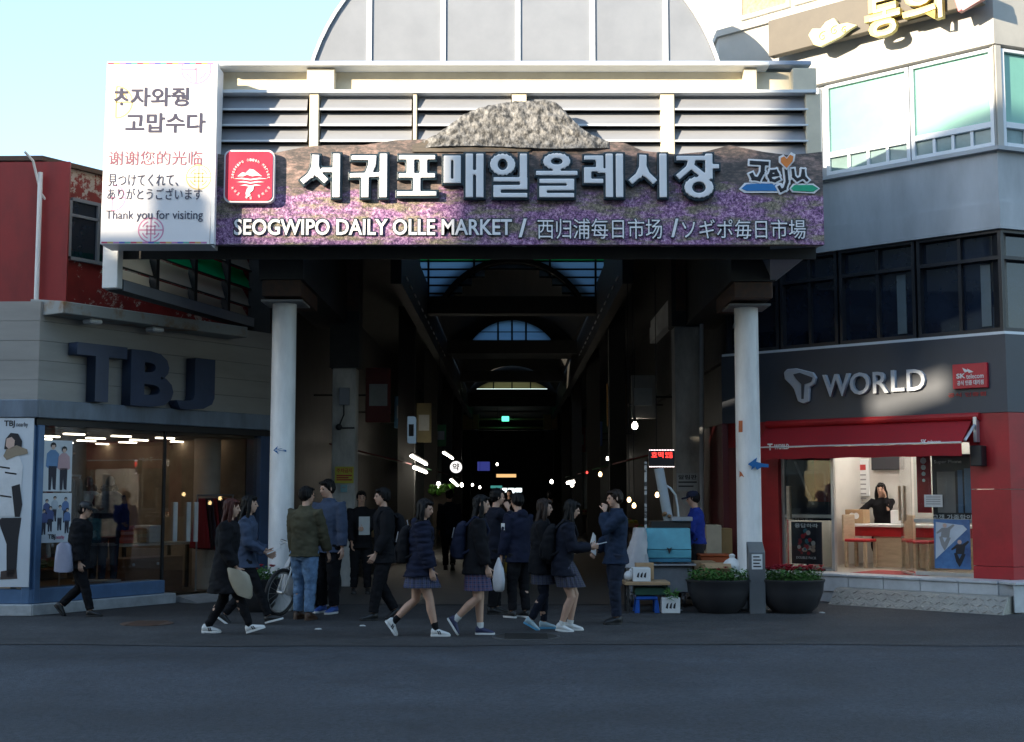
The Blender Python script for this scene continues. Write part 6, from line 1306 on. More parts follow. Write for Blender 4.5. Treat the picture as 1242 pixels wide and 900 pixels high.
def person(label, pos, heading, H, feet, hands, lean=.04, yaw=0, nod=.05, build=1.0, jacket=None, trousers=None, skirt=None, shoes=None, hair=None, cap=None, socks=None, group=GN, hk=('relaxed', 'relaxed'), hipdrop=.0, extra=None):
    """feet / hands: left (+y) then right.  feet: (forward, lift, pitch, out); hands: wrist (forward, out, height) in body heights."""
    r = P(); t = thing('person', label, 'person', (0, 0, 0), group, world=False); r.t = t
    h = H; X, Yv, Z = V((1, 0, 0)), V((0, 1, 0)), V((0, 0, 1))
    th, sn = .245*h, .235*h; ank = []
    for (fx, lift, pitch, out), sd_ in zip(feet, (1, -1)): ank.append(V((fx*h, sd_*(.05+out)*h, .043*h+lift*h)))
    hz = min(math.sqrt(max(.04, ((th+sn)*.997)**2-a.x**2))+a.z for a in ank)-hipdrop*h+.01*h
    Pv = V((0, 0, hz)); U = V((math.sin(lean), 0, math.cos(lean))); Fw = V((math.cos(lean), 0, -math.sin(lean)))
    tp = lambda k: Pv+U*(k*h)                       # a point up the trunk
    r.tp, r.U, r.Fw, r.h = tp, U, Fw, h
    mb = MB()
    prof = [(-.06, .075, .06), (-.01, .092, .068), (.05, .088, .062), (.11, .078, .056), (.2, .092, .066), (.27, .1, .064), (.305, .095, .05), (.33, .055, .042), (.35, .034, .034)]
    mb.loft([ring(tp(k)-Fw*(.004*h), Yv, w*h*build, Fw, d*h*build) for k, w, d in prof])
    nk = tp(.345); hy = Matrix.Rotation(yaw, 3, Z); hn = hy @ Matrix.Rotation(nod+lean*.35, 3, 'Y'); hf, hs, hu = hn @ X, hn @ Yv, hn @ Z
    hc = nk+U*(.055*h)+hu*(.04*h)+hf*(.012*h); r.hc, r.hf, r.hs, r.hu = hc, hf, hs, hu
    mb.tube([tp(.32), nk, hc-hu*(.03*h)-hf*.004], [.036*h, .031*h, .031*h], 12)
    HM = Matrix((hf, hs, hu)).transposed()
    def he(o, rr, n=14, m=10): mb.ell(hc+hf*(o[0]*h)+hs*(o[1]*h)+hu*(o[2]*h), [q*h for q in rr], n, m, HM)
    he((-.006, 0, .012), (.056, .044, .053)); he((.012, 0, -.02), (.04, .036, .045)); he((.03, 0, -.05), (.018, .022, .016)); he((.022, 0, -.01), (.033, .034, .035))
    mb.tube([hc+hf*(.05*h)+hu*(.008*h), hc+hf*(.064*h)-hu*(.016*h), hc+hf*(.052*h)-hu*(.02*h)], [.006*h, .0085*h, .008*h], 8)
    he((.048, 0, -.033), (.008, .014, .0055), 8, 6); he((.046, 0, .014), (.011, .03, .007), 8, 6)
    for q in (-1, 1): he((-.004, q*.044, -.004), (.012, .006, .019), 8, 6)
    # limbs
    sw = .104*h*build; sh = [tp(.298)+Yv*(sw*q) for q in (1, -1)]
    ua, fa = .17*h, .15*h; arms = []; legs = []; ex = []
    for i, sd_ in enumerate((1, -1)):
        w = V((hands[i][0]*h, sd_*hands[i][1]*h, hands[i][2]*h)); el, w = ik(sh[i], w, ua, fa, V((.1, sd_*.35, -1)) if w.z > .7*h else V((-1, sd_*.45, -.25))); arms.append((sh[i], el, w))
        mb.tube([tp(.285)+Yv*(sw*.6*sd_), sh[i], sh[i]*.5+el*.5, el, el*.6+w*.4, w], [.03*h, .032*h, .026*h, .022*h, .0215*h, .0145*h], 10)
        d = (w-el).normalized(); inn = V((0, -sd_, 0)); zz = -(inn-d*inn.dot(d))
        zz = zz.normalized() if zz.length > .01 else V((1, 0, 0)); yy = zz.cross(d)
        fwd = X-d*X.dot(d)-zz*X.dot(zz)
        flip = -1 if yy.dot(X if abs(X.dot(yy)) > .15 else Z) < 0 else 1
        Mx = Matrix((d, yy*flip, zz)).transposed().to_4x4(); s_ = .105*h/.185*1.05
        Mx = Matrix.Translation(w+d*.012*h) @ Mx @ Matrix.Scale(s_, 4); ex.append((HAND[hk[i]], Mx))
        hip = Pv+Yv*(.05*h*sd_)-Z*(.01*h); kn, an = ik(hip, ank[i], th, sn, V((1, sd_*.1, 0))); legs.append((hip, kn, an))
        mb.tube([hip+Z*.02*h, hip*.5+kn*.5, kn, kn*.68+an*.32-V((.006*h, 0, 0)), an], [.054*h*build, .046*h*build, .033*h, .034*h*build, .02*h], 12)
        pt = feet[i][2]; fd = V((math.cos(pt), 0, -math.sin(pt))); upv = V((math.sin(pt), 0, math.cos(pt))); mb.tube([an-upv*.004*h, an+fd*.025*h-upv*.018*h, an+fd*.08*h-upv*.026*h], [.019*h, .016*h, .008*h], 8)
    r.arms, r.legs, r.sh = arms, legs, sh
    remesh(mb, .0095, 'body', M['skin'], t, smooth=2, extra=ex)
    for q in (-1, 1):
        e = MB(); e.ell(hc+hf*(.0475*h)+hs*(q*.017*h)+hu*(.002*h), [.006*h, .008*h, .0045*h], 10, 7, HM); e.build('eye', pal('eye_dark', (.03, .02, .018), rough=.2), t, smooth=True)
        e = MB(); e.ell(hc+hf*(.0545*h)+hs*(q*.018*h)+hu*(.0165*h), [.003*h, .012*h, .0025*h], 8, 5, HM); e.build('eyebrow', M['hair'], t, smooth=True)
    e = MB(); e.ell(hc+hf*(.0555*h)-hu*(.034*h), [.0025*h, .012*h, .003*h], 8, 5, HM); e.build('mouth', pal('lips', (.36, .12, .1), rough=.4), t, smooth=True)
    # ---- clothes
    if trousers:
        mt, infl, seed = trousers[0], trousers[1], len(label); mb = MB()
        mb.loft([ring(tp(k), Yv, (w*build+infl)*h, Fw, (d*build+infl)*h) for k, w, d in ((-.07, .075, .06), (-.02, .094, .07), (.04, .09, .063), (.09, .08, .057))])
        for hip, kn, an in legs:
            e = an*.93+kn*.07; mb.tube([hip+Z*.015*h, hip*.5+kn*.5, kn, kn*.6+an*.4, e], [(.058*build+infl)*h, (.05*build+infl)*h, (.037+infl)*h, (.034+infl)*h, (.027+infl*1.2)*h], 14)
        remesh(mb, .0115, 'trousers', mt, t, fold=.009, fscale=(8, 8, 17), seed=seed, smooth=2)
    if skirt:
        mt, hem, fl = skirt; mb = MB(); z0 = .09; n = 72
        rings = []
        for k in range(8):
            f = k/7; c = tp(z0-(z0+.0)*min(1, f*2)) if f < .5 else Pv-Z*((f-.5)*2*(hz-hem*h)); kx = [l[1].x for l in legs]
            spread = (max(kx)-min(kx))*.5*max(0, f-.3)*.8; cx = (max(kx)+min(kx))*.5*max(0, f-.3)*1.1
            rr = []
            for i in range(n):
                q = 2*math.pi*i/n; pl_ = 1+(.05*f)*(1 if i % 4 < 2 else -1)*.8+.04*f*math.sin(q*3+H*9)
                rr.append(c+V((cx, 0, 0))+X*((.062+.05*f*fl)*h+spread)*math.cos(q)*pl_+Yv*((.084+.045*f*fl)*h)*math.sin(q)*pl_)
            rings.append(rr)
        inner = [[p*.0+(c_*.06+p*.94) for p, c_ in zip(rings[-1], [sum(rings[-1], V())/n]*n)]]
        mb.loft(rings+inner); mb.build('skirt', mt, t, smooth=True, ang=60)
    if jacket:
        mt, infl, hem = jacket[:3]; opt = jacket[3] if len(jacket) > 3 else {}
        mb = MB(); rows = [(k, w*build+infl, d*build+infl) for k, w, d in prof if -.02 <= k <= .31]+[(.33, .06+infl*.6, .046+infl*.5), (.352, .04+infl*.4, .04+infl*.4)]
        rs = [ring(tp(k), Yv, w*h, Fw, d*h, 24) for k, w, d in rows]
        if hem < hz/h-.02:
            kx = [l[1].x for l in legs]; fl = opt.get('flare', .012)
            for f in (.35, .7, 1):
                z = (hz/h-.02)*(1-f)+hem*f; sp_ = (max(kx)-min(kx))*.5*f*min(1, (hz/h-hem)/.25)
                rs.insert(0, ring(V(((max(kx)+min(kx))*.5*f*.8*min(1, (hz/h-hem)/.25), 0, z*h)), Yv, (.094*build+infl+fl*f)*h, X, (.07*build+infl+fl*f)*h+sp_, 24))
        else: rs = [q for q, (k, _, _) in zip(rs, rows) if tp(k).z >= hem*h-.03*h]
        mb.loft(rs)
        for i, (s_, el, w) in enumerate(arms):
            e = w*.94+el*.06; sd_ = (1, -1)[i]
            if opt.get('short'): continue
            mb.tube([tp(.275)+Yv*(sw*.55*sd_), s_+Z*.003*h, s_*.5+el*.5, el, el*.55+e*.45, e], [(.034+infl)*h, (.034+infl)*h, (.029+infl)*h, (.026+infl)*h, (.024+infl)*h, (.0195+infl*.9)*h], 14)
        if opt.get('collar'): mb.tube([tp(.325), tp(.362)-Fw*.003*h], [.056*h, .05*h], 16)
        if opt.get('hood'): mb.ell(tp(.33)-Fw*(.05*h), (.035*h, .06*h, .04*h), 14, 9)
        if opt.get('puff'):
            pass
        remesh(mb, .0125, opt.get('name', 'jacket'), mt, t, fold=opt.get('fold', .01), fscale=opt.get('fs', (8, 8, 11)), seed=len(label)*1.7, smooth=2)
    if shoes:
        ms, msole, L_ = shoes if len(shoes) == 3 else (*shoes, .15)
        for i, (hip, kn, an) in enumerate(legs):
            pt = feet[i][2]; fd = V((math.cos(pt), 0, -math.sin(pt))); up = V((math.sin(pt), 0, math.cos(pt)))
            o = an-up*(.043*h)-fd*(.035*h); mb = MB()
            def sec(x, w, z0, z1): return [o+fd*(x*h)+Yv*(w*h*math.cos(q))+up*((z0+(z1-z0)*(.5+.5*math.sin(q)))*h) for q in (2*math.pi*k/14 for k in range(14))]
            mb.loft([sec(-.002, .016, .008, .05), sec(.01, .023, .006, .066), sec(.035, .025, .006, .07), sec(.06, .025, .006, .052), sec(.09, .028, .006, .04), sec(.12, .026, .006, .03), sec(.138, .018, .007, .022)])
            s1 = mb.build('shoe', ms, t, smooth=True, ang=70)
            mb = MB(); ol = [(-.006, .0), (-.002, .017), (.02, .025), (.06, .026), (.095, .031), (.12, .029), (.138, .02), (.145, 0)]; ol = ol+[(x, -y) for x, y in ol[-2:0:-1]]
            mb.extr([o+fd*(x*h)+Yv*(y*h)+up*(-.001*h) for x, y in ol], up*(.015*h)); mb.build('sole', msole, s1, bevel=.003)
            if opt_l := (socks[2] if socks and len(socks) > 2 else None):
                mb = MB()
                for q in (-1, 1):
                    mb = MB()
                    for k in range(2): mb.extr([o+fd*((.055+.014*k)*h)+Yv*(q*.0262*h)+up*(.016*h), o+fd*((.063+.014*k)*h)+Yv*(q*.0268*h)+up*(.016*h), o+fd*((.052+.014*k)*h)+Yv*(q*.024*h)+up*(.042*h), o+fd*((.044+.014*k)*h)+Yv*(q*.024*h)+up*(.042*h)], Yv*(q*.002*h))
                    mb.build('shoe_stripe', opt_l, s1)
            if socks:
                mb = MB(); mb.tube([an-Z*.005*h, an*(1-socks[1])+kn*socks[1]], [.0235*h, .026*h], 14); mb.build('sock', socks[0], t, smooth=True)
    if hair:
        style, mh = hair; mb = MB()
        def hh(o, rr, n=18, m=12): mb.ell(hc+hf*(o[0]*h)+hs*(o[1]*h)+hu*(o[2]*h), [q*h for q in rr], n, m, HM)
        hh((-.014, 0, .022), (.059, .052, .054)); hh((-.026, 0, .0), (.046, .05, .05))
        for q in (-1, 1): hh((-.012, q*.041, .002), (.026, .011, .03 if style == 'short' else .04))
        if style != 'short2': hh((.03, 0, .05), (.026, .042, .016)); 
        if style in ('long', 'longside'):
            for k, (bx_, wd, zz) in enumerate(((-.03, .05, .0), (-.045, .053, -.05), (-.05, .055, -.1), (-.052, .052, -.15), (-.05, .042, -.2), (-.046, .026, -.235))):
                pass
            rr = [ring(hc+hf*(bx_*h)+V((0, 0, zz*h)), hs, wd*h, hf, .026*h) for bx_, wd, zz in ((-.025, .045, .03), (-.036, .053, -.03), (-.05, .058, -.09), (-.06, .06, -.14), (-.062, .052, -.19), (-.056, .034, -.235))]; mb.loft(rr)
            for q in (-1, 1): mb.tube([hc+hs*(q*.043*h)+hu*(.03*h), hc+hs*(q*.051*h)-hu*(.03*h)+hf*.006*h, hc+hs*(q*.056*h)-Z*(.09*h)-hf*.005*h, hc+hs*(q*.058*h)-Z*(.16*h)-hf*.01*h], [.014*h, .018*h, .018*h, .01*h], 10)
        remesh(mb, .009, 'hair', mh, t, fold=.012, fscale=(42, 42, 5), seed=H*10, smooth=1)
    if cap:
        mb = MB(); mb.loft([ring(hc+hf*(-.004*h)+hu*(z*h), hf, rx*h, hs, ry*h, 20) for z, rx, ry in ((.022, .062, .054), (.04, .063, .055), (.06, .056, .05), (.074, .04, .036), (.08, .015, .014))]); c_ = mb.build('cap', cap, t, smooth=True, ang=70)
        mb = MB(); mb.loft([[hc+hf*((x)*h)+hs*(y*w*h)+hu*((.024+z-.06*max(0, x-.05)-abs(y)**2*.012)*h) for y, z in ((-1, 0), (-.5, 0), (0, 0), (.5, 0), (1, 0), (1, .006), (.5, .006), (0, .006), (-.5, .006), (-1, .006))] for x, w in ((.035, .052), (.07, .048), (.095, .036), (.108, .015))]); mb.build('brim', cap, c_, smooth=True)
    if extra: extra(r)
    t.rotation_euler = (0, 0, heading); t.location = pos
    r.M = Matrix.Translation(pos) @ Matrix.Rotation(heading, 4, 'Z')
    return r
def held(r, mb, name, label, cat, m, smooth=True, bevel=0, group=None):     # something a person carries: an object of its own
    o = mb.build(name, m, None, smooth=smooth, bevel=bevel, ang=60); o.location = r.t.location; o.rotation_euler = r.t.rotation_euler
    return tag(o, label, cat, group)
def backpack(r, label, m, w=.085, up=.22, size=1.0, trim=None):
    t = thing('backpack', label, 'backpack', (0, 0, 0), 'backpacks worn by the students', world=False); h = r.h
    Yv = V((0, 1, 0)); back = lambda k, d: r.tp(k)-r.Fw*(d*h)
    mb = MB(); mb.loft([ring(back(k, d), Yv, ww*h*size, r.Fw, dd*h*size, 20, .7) for k, d, ww, dd in ((up-.2, .125, w*.8, .03), (up-.19, .128, w*.96, .045), (up-.1, .132, w, .052), (up, .128, w*.98, .045), (up+.06, .118, w*.85, .034), (up+.085, .11, w*.5, .015))])
    remesh(mb, .012, 'bag_body', m, t, fold=.008)
    mb = MB(); mb.loft([ring(back(k, d), Yv, ww*h, r.Fw, dd*h, 16, .7) for k, d, ww, dd in ((up-.18, .17, w*.7, .012), (up-.13, .182, w*.75, .014), (up-.07, .178, w*.7, .01))]); mb.build('pocket', m, t, smooth=True)
    for i, q in enumerate((1, -1)):
        s_ = r.sh[i]; mb = MB(); y = Yv*(q*.06*h); pts = [back(up+.05, .09)+y, r.tp(.33)+y-r.Fw*.03*h+V((0, 0, .012*h)), r.tp(.325)+y+r.Fw*.045*h, r.tp(.25)+y*1.1+r.Fw*.085*h, r.tp(.16)+y*1.35+r.Fw*.05*h, back(up-.16, .1)+y*1.2]
        mb.tube(pts, .011*h, 8); mb.build('strap', trim or m, t, smooth=True)
    mb = MB(); mb.tube([back(up+.03, .178)+Yv*(.03*h), back(up-.05, .19)+Yv*(.045*h)], .004*h, 6); mb.build('zip', pal('zip_grey', (.4, .4, .42)), t)
    t.location = r.t.location; t.rotation_euler = r.t.rotation_euler; return t
def fab(n, c, **k): return pal(n, c, rough=.9, bump=.15, bscale=160, scale=9, spec=.15, **k)
blk = fab('black_cloth', (.01, .01, .012)); nvy = fab('navy_cloth', (.013, .016, .034)); nv2 = fab('dark_navy_cloth', (.012, .014, .024)); den = fab('blue_jeans', (.16, .26, .41), var=.35); kha = fab('khaki_cloth', (.075, .068, .042)); slate = fab('slate_blue_cloth', (.05, .068, .11)); royal = fab('royal_blue_cloth', (.025, .05, .3)); gry = fab('charcoal_cloth', (.03, .03, .032)); dden = fab('dark_jeans', (.026, .032, .052), var=.3)
wsh = pal('white_shoe', (.66, .66, .64), rough=.5); bsh = pal('black_shoe', (.015, .015, .016), rough=.45); wso = pal('white_sole', (.7, .7, .68), rough=.5); nsh = pal('navy_shoe', (.03, .035, .09), rough=.6); brs = pal('brown_shoe', (.07, .035, .02), rough=.5); blsh = pal('blue_shoe', (.04, .1, .35), rough=.5)
redhair = mat('auburn_hair', (.06, .014, .009), .5, spec=.2, var=.4, scale=20, stretch=(4, 4, .5)); brnhair = mat('dark_brown_hair', (.022, .012, .008), .5, spec=.2, var=.4, scale=20, stretch=(4, 4, .5))
def plaid(name, base, line, line2):
    m = bpy.data.materials.new(name); m.use_nodes = True; n = m.node_tree; L = n.links; b = n.nodes['Principled BSDF']; b.inputs['Roughness'].default_value = .9
    tc = n.nodes.new('ShaderNodeTexCoord'); cur = None
    for ax, sc, c in (('Z', 13, line), ('X', 13, line), ('Z', 6.5, line2), ('X', 6.5, line2)):
        w = n.nodes.new('ShaderNodeTexWave'); w.bands_direction = ax; w.inputs['Scale'].default_value = sc; L.new(tc.outputs['Object'], w.inputs[0])
        rp = n.nodes.new('ShaderNodeValToRGB'); rp.color_ramp.elements[0].position = .82; rp.color_ramp.elements[1].position = .9; rp.color_ramp.elements[1].color = (.6, .6, .6, 1); L.new(w.outputs[1], rp.inputs[0])
        mx = n.nodes.new('ShaderNodeMix'); mx.data_type = 'RGBA'; L.new(rp.outputs[0], mx.inputs['Factor']); mx.inputs['B'].default_value = (*c, 1)
        if cur: L.new(cur, mx.inputs['A'])
        else: mx.inputs['A'].default_value = (*base, 1)
        cur = mx.outputs['Result']
    L.new(cur, b.inputs['Base Color']); return m
pl1 = plaid('navy_plaid', (.02, .022, .045), (.12, .13, .18), (.05, .06, .14)); pl2 = plaid('blue_plaid', (.02, .025, .08), (.12, .12, .2), (.14, .07, .1)); pl3 = plaid('grey_plaid', (.025, .027, .04), (.09, .09, .11), (.04, .04, .08))
RT, LT = 0.0, math.pi
def stride(f=.2, b=-.2, lift=.045, pitch=.75): return lambda lead: ((f, .0, -.12, -.02), (b, lift, pitch, -.02)) if lead == 'L' else ((b, lift, pitch, -.02), (f, .0, -.12, -.02))
def G3(u, v): p = gnd(u, v); return V((p.x, p.y, .008))
# --- 1 capped walker by the shop window
r = person('person in a black cap and black padded coat walking past the clothing shop window', G3(92, 748), RT, 1.53, ((-.15, .05, .85, -.02), (.14, 0, 0, -.02)), ((.02, .13, .5), (.06, .13, .49)), lean=.1, nod=.15, build=1.12, jacket=(blk, .03, .42, {'name': 'coat', 'fold': .016, 'collar': 1, 'hood': 1}), trousers=(blk, .008), shoes=(bsh, bsh), hair=('short', M['hair']), cap=M['black'])
b = MB(); c = r.arms[1][2]+V((-.2, -.04, .06)); b.loft([ring(c+V((0, 0, z)), V((1, 0, 0)), w, V((0, 1, 0)), .05, 16, .7) for z, w in ((-.2, .1), (-.18, .13), (0, .12), (.16, .1), (.2, .05))]); held(r, b, 'tote_bag', 'pale lilac bag carried by the person in the black cap', 'bag', pal('lilac_bag', (.3, .31, .4)))
# --- 2 auburn haired woman in a long black coat
r = person('woman with long auburn hair in a long black coat walking right in white striped sneakers', G3(272, 769), RT, 1.6, ((-.14, .0, .0, -.01), (.2, .012, -.3, -.01)), ((.03, .13, .48), (.1, .1, .5)), lean=.06, nod=.12, build=1.05, jacket=(blk, .026, .3, {'name': 'coat', 'fold': .014, 'flare': .012}), trousers=(blk, .004), shoes=(wsh, wso), socks=(blk, .12, M['text_black']), hair=('long', redhair))
b = MB(); c = V((.22, -.17, .62)); b.loft([ring(c+V((z*.25, 0, -z)), V((.9, 0, -.3)), w, V((0, 1, 0)), .06, 18, .75) for z, w in ((-.15, .11), (-.12, .15), (0, .16), (.12, .13), (.17, .09))]); held(r, b, 'shoulder_bag', 'beige shoulder bag swinging beside the woman in the long black coat', 'bag', pal('beige_bag', (.34, .3, .22), rough=.6))
# --- 3 woman in a dark blue jacket behind her
r = person('woman with black hair and dark blue jacket walking behind the auburn haired woman', G3(296, 757), RT, 1.64, ((-.17, .02, .6, -.02), (.2, .01, -.25, -.02)), ((.15, .1, .57), (.17, .08, .56)), lean=.04, jacket=(slate, .02, .44, {'fold': .013}), trousers=(blk, .006), shoes=(bsh, wso), hair=('long', M['hair']))
b = MB(); w = r.arms[1][2]; b.hexa([w+V(q) for q in ((.03, -.02, -.03), (.2, -.02, .05), (.2, .03, .05), (.03, .03, -.03), (.03, -.02, -.015), (.2, -.02, .065), (.2, .03, .065), (.03, .03, -.015))]); held(r, b, 'paper_sheet', 'white paper held by the woman in the dark blue jacket', 'paper', M['white'], smooth=False)
# --- 4 man in khaki jacket and jeans, back turned
r = person('man in khaki jacket and light blue jeans standing with his back turned', G3(368, 752), R(68), 1.7, ((.02, 0, 0, .015), (-.03, 0, 0, .015)), ((.06, .13, .5), (.12, .15, .5)), lean=.02, yaw=-.5, build=1.06, jacket=(kha, .022, .49, {'fold': .013, 'collar': 1}), trousers=(den, .011), shoes=(brs, brs), hair=('short', M['hair']))
# --- 5 taller man in a slate blue pullover
r = person('tall man in slate blue jacket and dark trousers talking to the man in khaki', G3(398, 744), R(-118), 1.8, ((.02, 0, 0, .02), (-.02, 0, 0, .02)), ((.03, .15, .48), (.12, .1, .52)), lean=.02, yaw=-.35, nod=.18, build=1.05, jacket=(slate, .02, .47, {'fold': .012, 'collar': 1}), trousers=(blk, .012), shoes=(blsh, wso), hair=('short', M['hair']))
# --- 6 vendor in the dark holding a white cup
r = person('man in dark clothes standing in shade with a white paper held up', V((at(438, 640, 22.3).x, 22.3, .015)), R(-80), 1.64, ((.0, 0, 0, .02), (-.03, 0, 0, .02)), ((.16, .02, .66), (.12, .1, .5)), jacket=(blk, .02, .46), trousers=(blk, .01), shoes=(bsh, bsh), hair=('short', M['hair']))
b = MB(); w = r.arms[0][2]; b.box(w.x+.05, w.x+.06, w.y-.09, w.y+.09, w.z-.1, w.z+.2); held(r, b, 'paper_sheet', 'white paper held up by the man standing in shade behind the column', 'paper', pal('grey_paper', (.45, .48, .48)), smooth=False)
# --- 7 man in black facing left
r = person('man in an all black suit facing left between the jacketed man and the first schoolgirl', G3(466, 752), R(200), 1.7, ((.1, 0, 0, -.01), (-.1, .02, .4, -.01)), ((.1, .1, .52), (-.02, .13, .5)), lean=.03, jacket=(blk, .02, .44, {'collar': 1}), trousers=(blk, .01), shoes=(bsh, bsh), hair=('short', M['hair']))
backpack(r, 'black backpack on the man in the all black suit', blk)
# --- 8 first schoolgirl
s8 = ((-.2, .055, .95, -.02), (.13, 0, 0, -.02))
r = person('schoolgirl with very long black hair in a navy padded jacket walking right in white sneakers', G3(508, 772), RT, 1.58, s8, ((.02, .12, .5), (.1, .11, .47)), lean=.06, nod=.22, yaw=-.35, jacket=(nvy, .034, .44, {'fold': .018, 'fs': (5, 5, 22), 'hood': 1}), skirt=(pl1, .36, .9), shoes=(wsh, wso), socks=(blk, .26, M['text_black']), hair=('long', M['hair']))
backpack(r, 'black school backpack on the long haired girl in the padded jacket', blk)
# --- 9 second schoolgirl
r = person('schoolgirl in black cardigan and blue plaid skirt walking right in navy canvas shoes', G3(576, 771), RT, 1.6, ((.04, 0, 0, -.02), (-.15, .07, 1.0, -.02)), ((.03, .12, .5), (.1, .11, .47)), lean=.08, nod=.1, jacket=(blk, .024, .45), skirt=(pl2, .33, .75), shoes=(nsh, wso), socks=(wsh, .2), hair=('long', M['hair']))
backpack(r, 'navy school backpack with pale piping on the girl in the blue plaid skirt', nvy, size=1.08)
# --- 10 person behind with a hand at the ear
r = person('person in dark clothes behind the schoolgirls raising one hand to the face', G3(599, 745), R(20), 1.68, ((.04, 0, 0, 0), (-.04, 0, 0, 0)), ((.1, .08, .58), (.11, .05, .86)), nod=.1, jacket=(nv2, .018, .45), trousers=(blk, .01), shoes=(bsh, bsh), hair=('short', M['hair']), hk=('grip', 'grip'))
b = MB(); c = V((.2, -.12, .78)); b.loft([ring(c+V((0, 0, z)), V((1, 0, 0)), w, V((0, 1, 0)), .05, 14, .7) for z, w in ((-.22, .06), (-.18, .09), (0, .08), (.2, .06), (.24, .03))]); held(r, b, 'carrier_bag', 'mustard yellow bag held before the person raising one hand', 'bag', pal('mustard_bag', (.3, .2, .03)))
# --- 11 person with white carrier bag, back turned
r = person('person in navy hooded jacket with a white arm patch seen from behind', G3(630, 750), R(130), 1.62, ((.03, 0, 0, .0), (-.02, 0, 0, .01)), ((.06, .15, .5), (.06, .1, .5)), nod=.15, jacket=(nvy, .02, .46, {'hood': 1}), trousers=(blk, .008), shoes=(bsh, wso), hair=('short', M['hair']))
b = MB(); s_ = r.arms[0][0]*.6+r.arms[0][1]*.4; b.box(s_.x-.03, s_.x+.04, s_.y+.072, s_.y+.078, s_.z-.05, s_.z+.04); o = b.build('arm_patch', M['white'], r.t)
b = MB(); w = r.arms[0][2]+V((.02, .03, -.12)); b.loft([ring(w+V((0, 0, z)), V((1, 0, 0)), ww, V((0, 1, 0)), ww*.45, 18, .85) for z, ww in ((-.36, .06), (-.33, .1), (-.2, .115), (-.05, .09), (.05, .04), (.1, .012))]); held(r, b, 'carrier_bag', 'white plastic carrier bag hanging from the hand of the person in navy', 'bag', pal('white_bag', (.55, .57, .6), rough=.35))
# --- 12, 13 pair of girls with phones
r = person('girl in navy blazer and white collar walking right holding a phone ahead', G3(682, 766), RT, 1.58, ((.06, 0, 0, -.01), (-.01, .0, .15, -.01)), ((.2, .06, .64), (.22, .05, .65)), lean=.14, nod=.3, hipdrop=.02, jacket=(nv2, .022, .42, {'name': 'blazer', 'fold': .012}), skirt=(pl3, .34, .8), shoes=(wsh, wso), socks=(wsh, .16), hair=('long', M['hair']), hk=('grip', 'grip'))
b = MB(); b.tube([r.tp(.34)+V((.0, .055, 0)), r.tp(.32)+V((.06, .03, 0)), r.tp(.33)+V((.04, -.05, .0))], .012, 8); o = b.build('collar', M['white'], r.t, smooth=True)
b = MB(); w = r.arms[1][2]; b.hexa([w+V(q) for q in ((.07, -.035, .02), (.2, -.035, .05), (.2, .035, .05), (.07, .035, .02), (.07, -.035, .03), (.2, -.035, .06), (.2, .035, .06), (.07, .035, .03))]); held(r, b, 'phone', 'pale phone held out by the girl in the navy blazer', 'phone', pal('phone_pale', (.5, .52, .55), rough=.3), smooth=False, bevel=.004)
backpack(r, 'black backpack with a white stripe on the girl holding a phone', blk, size=1.1, trim=blk)
r = person('girl in dark jacket and leggings half hidden behind the girl holding a phone', G3(655, 764), RT, 1.55, ((.03, .0, 0, 0), (-.08, .03, .5, 0)), ((.08, .1, .5), (.1, .1, .52)), lean=.06, nod=.1, jacket=(blk, .024, .44), skirt=(pl3, .36, .7), trousers=(nv2, .002), shoes=(pal('aqua_shoe', (.4, .52, .56), rough=.5), pal('blue_sole', (.1, .35, .55), rough=.4)), hair=('long', brnhair))
# --- 14 man eating
r = person('man in dark blue jacket and ripped dark jeans eating from his hand', G3(748, 757), R(196), 1.66, ((.02, 0, 0, .0), (-.03, 0, 0, .01)), ((.105, .03, .865), (.14, .07, .56)), lean=-.01, nod=.1, jacket=(fab('ink_blue_cloth', (.02, .032, .06)), .022, .46, {'fold': .014, 'collar': 1}), trousers=(dden, .01), shoes=(bsh, bsh), hair=('short', brnhair), hk=('grip', 'grip'))
b = MB(); w = r.arms[1][2]; b.extr([w+V(q) for q in ((.02, .03, -.06), (.12, .03, .02), (.06, .04, .24), (.03, .05, .2))], (.004, .03, 0)); held(r, b, 'paper_bag', 'white paper snack bag in the lowered hand of the eating man', 'paper bag', M['white'], smooth=False)
b = MB(); s_ = r.legs[1][0]*.25+r.legs[1][1]*.75; 
# --- 15 vendor in royal blue
r = person('food cart vendor in royal blue jacket and dark cap behind the cart', V((at(846, 640, 20.75).x, 20.75, .05)), R(170), 1.6, ((.0, 0, 0, .0), (-.02, 0, 0, .0)), ((.2, .08, .62), (.12, .14, .5)), lean=.06, nod=.15, jacket=(royal, .02, .52, {'fold': .014}), trousers=(gry, .012), shoes=(bsh, bsh), hair=('short', M['hair']), cap=fab('cap_navy', (.02, .025, .05)))
# --- 16 clerk behind the counter
q = FR.sz(1071, 640, dk-.95)[0]; cp = FR.p(q, .43, dk-.95)
r = person('woman clerk in black leaning on the phone shop counter with a hand at her face', cp, R(-115), 1.6, ((.0, 0, 0, .0), (-.02, 0, 0, .0)), ((.13, .06, .74), (.14, .33, .47)), lean=.14, nod=.1, hipdrop=.14, jacket=(blk, .012, .4), trousers=(blk, .008), shoes=(bsh, bsh), hair=('long', M['hair']))
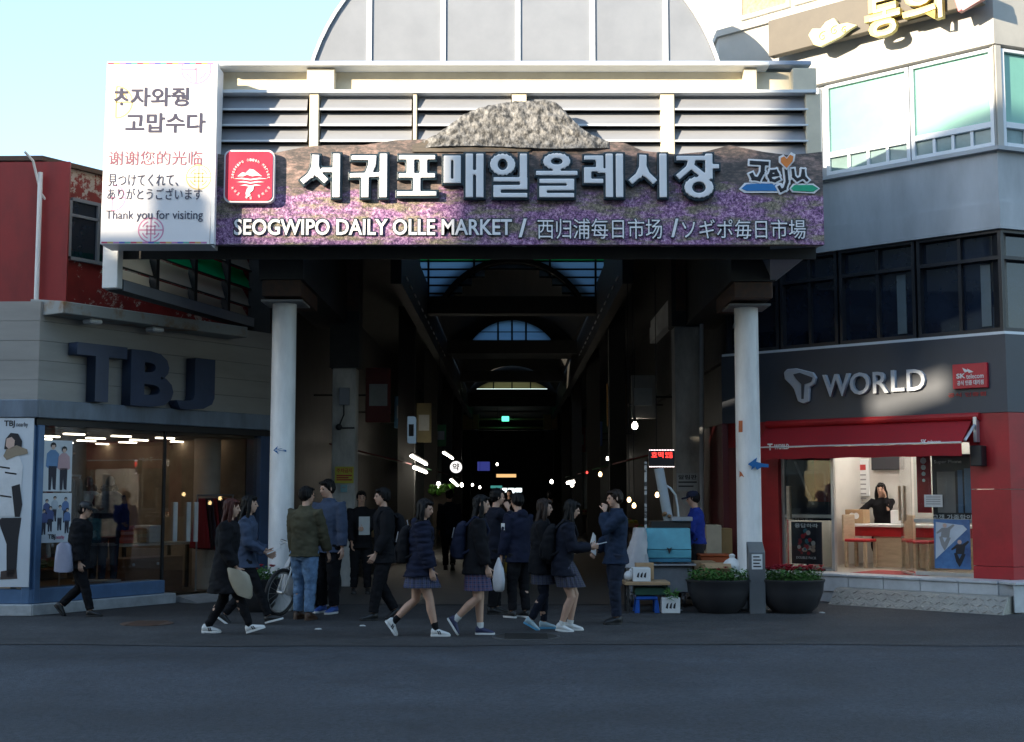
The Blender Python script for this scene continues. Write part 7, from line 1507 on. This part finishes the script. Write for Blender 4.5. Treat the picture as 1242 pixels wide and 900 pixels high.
# --- mannequins in the clothing shop window
def mannequin(s_, d, lab, coat, tr, hd):
    p = FL.p(s_, .36, d); h = 1.62; t = thing('mannequin', lab, 'mannequin', p, 'mannequins in the shop window', world=False)
    mb = MB(); Yv, X = V((0, 1, 0)), V((1, 0, 0)); Z = V((0, 0, 1))
    mb.loft([ring(Z*(k*h), Yv, w*h, X, d_*h, 20) for k, w, d_ in ((.4, .11, .09), (.5, .11, .085), (.6, .105, .08), (.72, .12, .085), (.8, .115, .07), (.84, .06, .05))])
    for q in (-1, 1): mb.tube([Z*(.79*h)+Yv*q*.1*h, Z*(.62*h)+Yv*q*.15*h, Z*(.47*h)+Yv*q*.15*h+X*.03], [.045*h, .042*h, .035*h], 12)
    remesh(mb, .014, 'coat', coat, t, fold=.015)
    mb = MB(); mb.ell(Z*(.86*h)-X*.04, (.075*h, .085*h, .05*h)); remesh(mb, .012, 'fur_hood', mat('fur_trim', (.09, .065, .04), .95, var=.5, scale=40), t, fold=.02, fscale=(40, 40, 40))
    mb = MB(); mb.ell(Z*(.92*h), (.05*h, .043*h, .06*h)); mb.build('head', M['text_black'], t, smooth=True)
    mb = MB()
    for q in (-1, 1): mb.tube([Z*(.45*h)+Yv*q*.05*h, Z*(.24*h)+Yv*q*.055*h, Z*(.02*h)+Yv*q*.055*h], [.055*h, .042*h, .032*h], 12)
    mb.build('trousers', tr, t, smooth=True); mb = MB(); mb.lathe((0, 0, 0), [(.2, .0), (.2, .015), (.03, .02)], 24); mb.build('base', M['silver'], t)
    t.rotation_euler = (0, 0, hd)
mannequin(FL.sz(132, 640, -.5)[0], -.5, 'mannequin in a navy fur hooded parka behind the shop window glass', nvy, dden, R(-60))
mannequin(FL.sz(106, 640, -.75)[0], -.75, 'mannequin in a pale grey open jacket left of the navy parka in the shop window', fab('pale_grey_cloth', (.3, .3, .29)), dden, R(-70))
# --- strollers deeper in the shade
def stroll(lab, u, Y, hd, H, jm): return person(lab, V((at(u, 620, Y).x, Y, .015)), hd, H, ((.08, 0, 0, 0), (-.1, .02, .4, 0)), ((.04, .13, .5), (.02, .13, .5)), jacket=(jm, .02, .45), trousers=(blk, .01), shoes=(bsh, bsh), hair=('short', M['hair']))
stroll('shopper in a dark jacket walking away in the shade left of the arcade axis', 545, 29, R(90), 1.68, nv2); stroll('shopper in charcoal walking away under the arcade behind the phone girls', 668, 31, R(95), 1.66, gry)
stroll('distant shopper in black coming out along the middle of the arcade', 618, 38, R(-90), 1.7, blk)
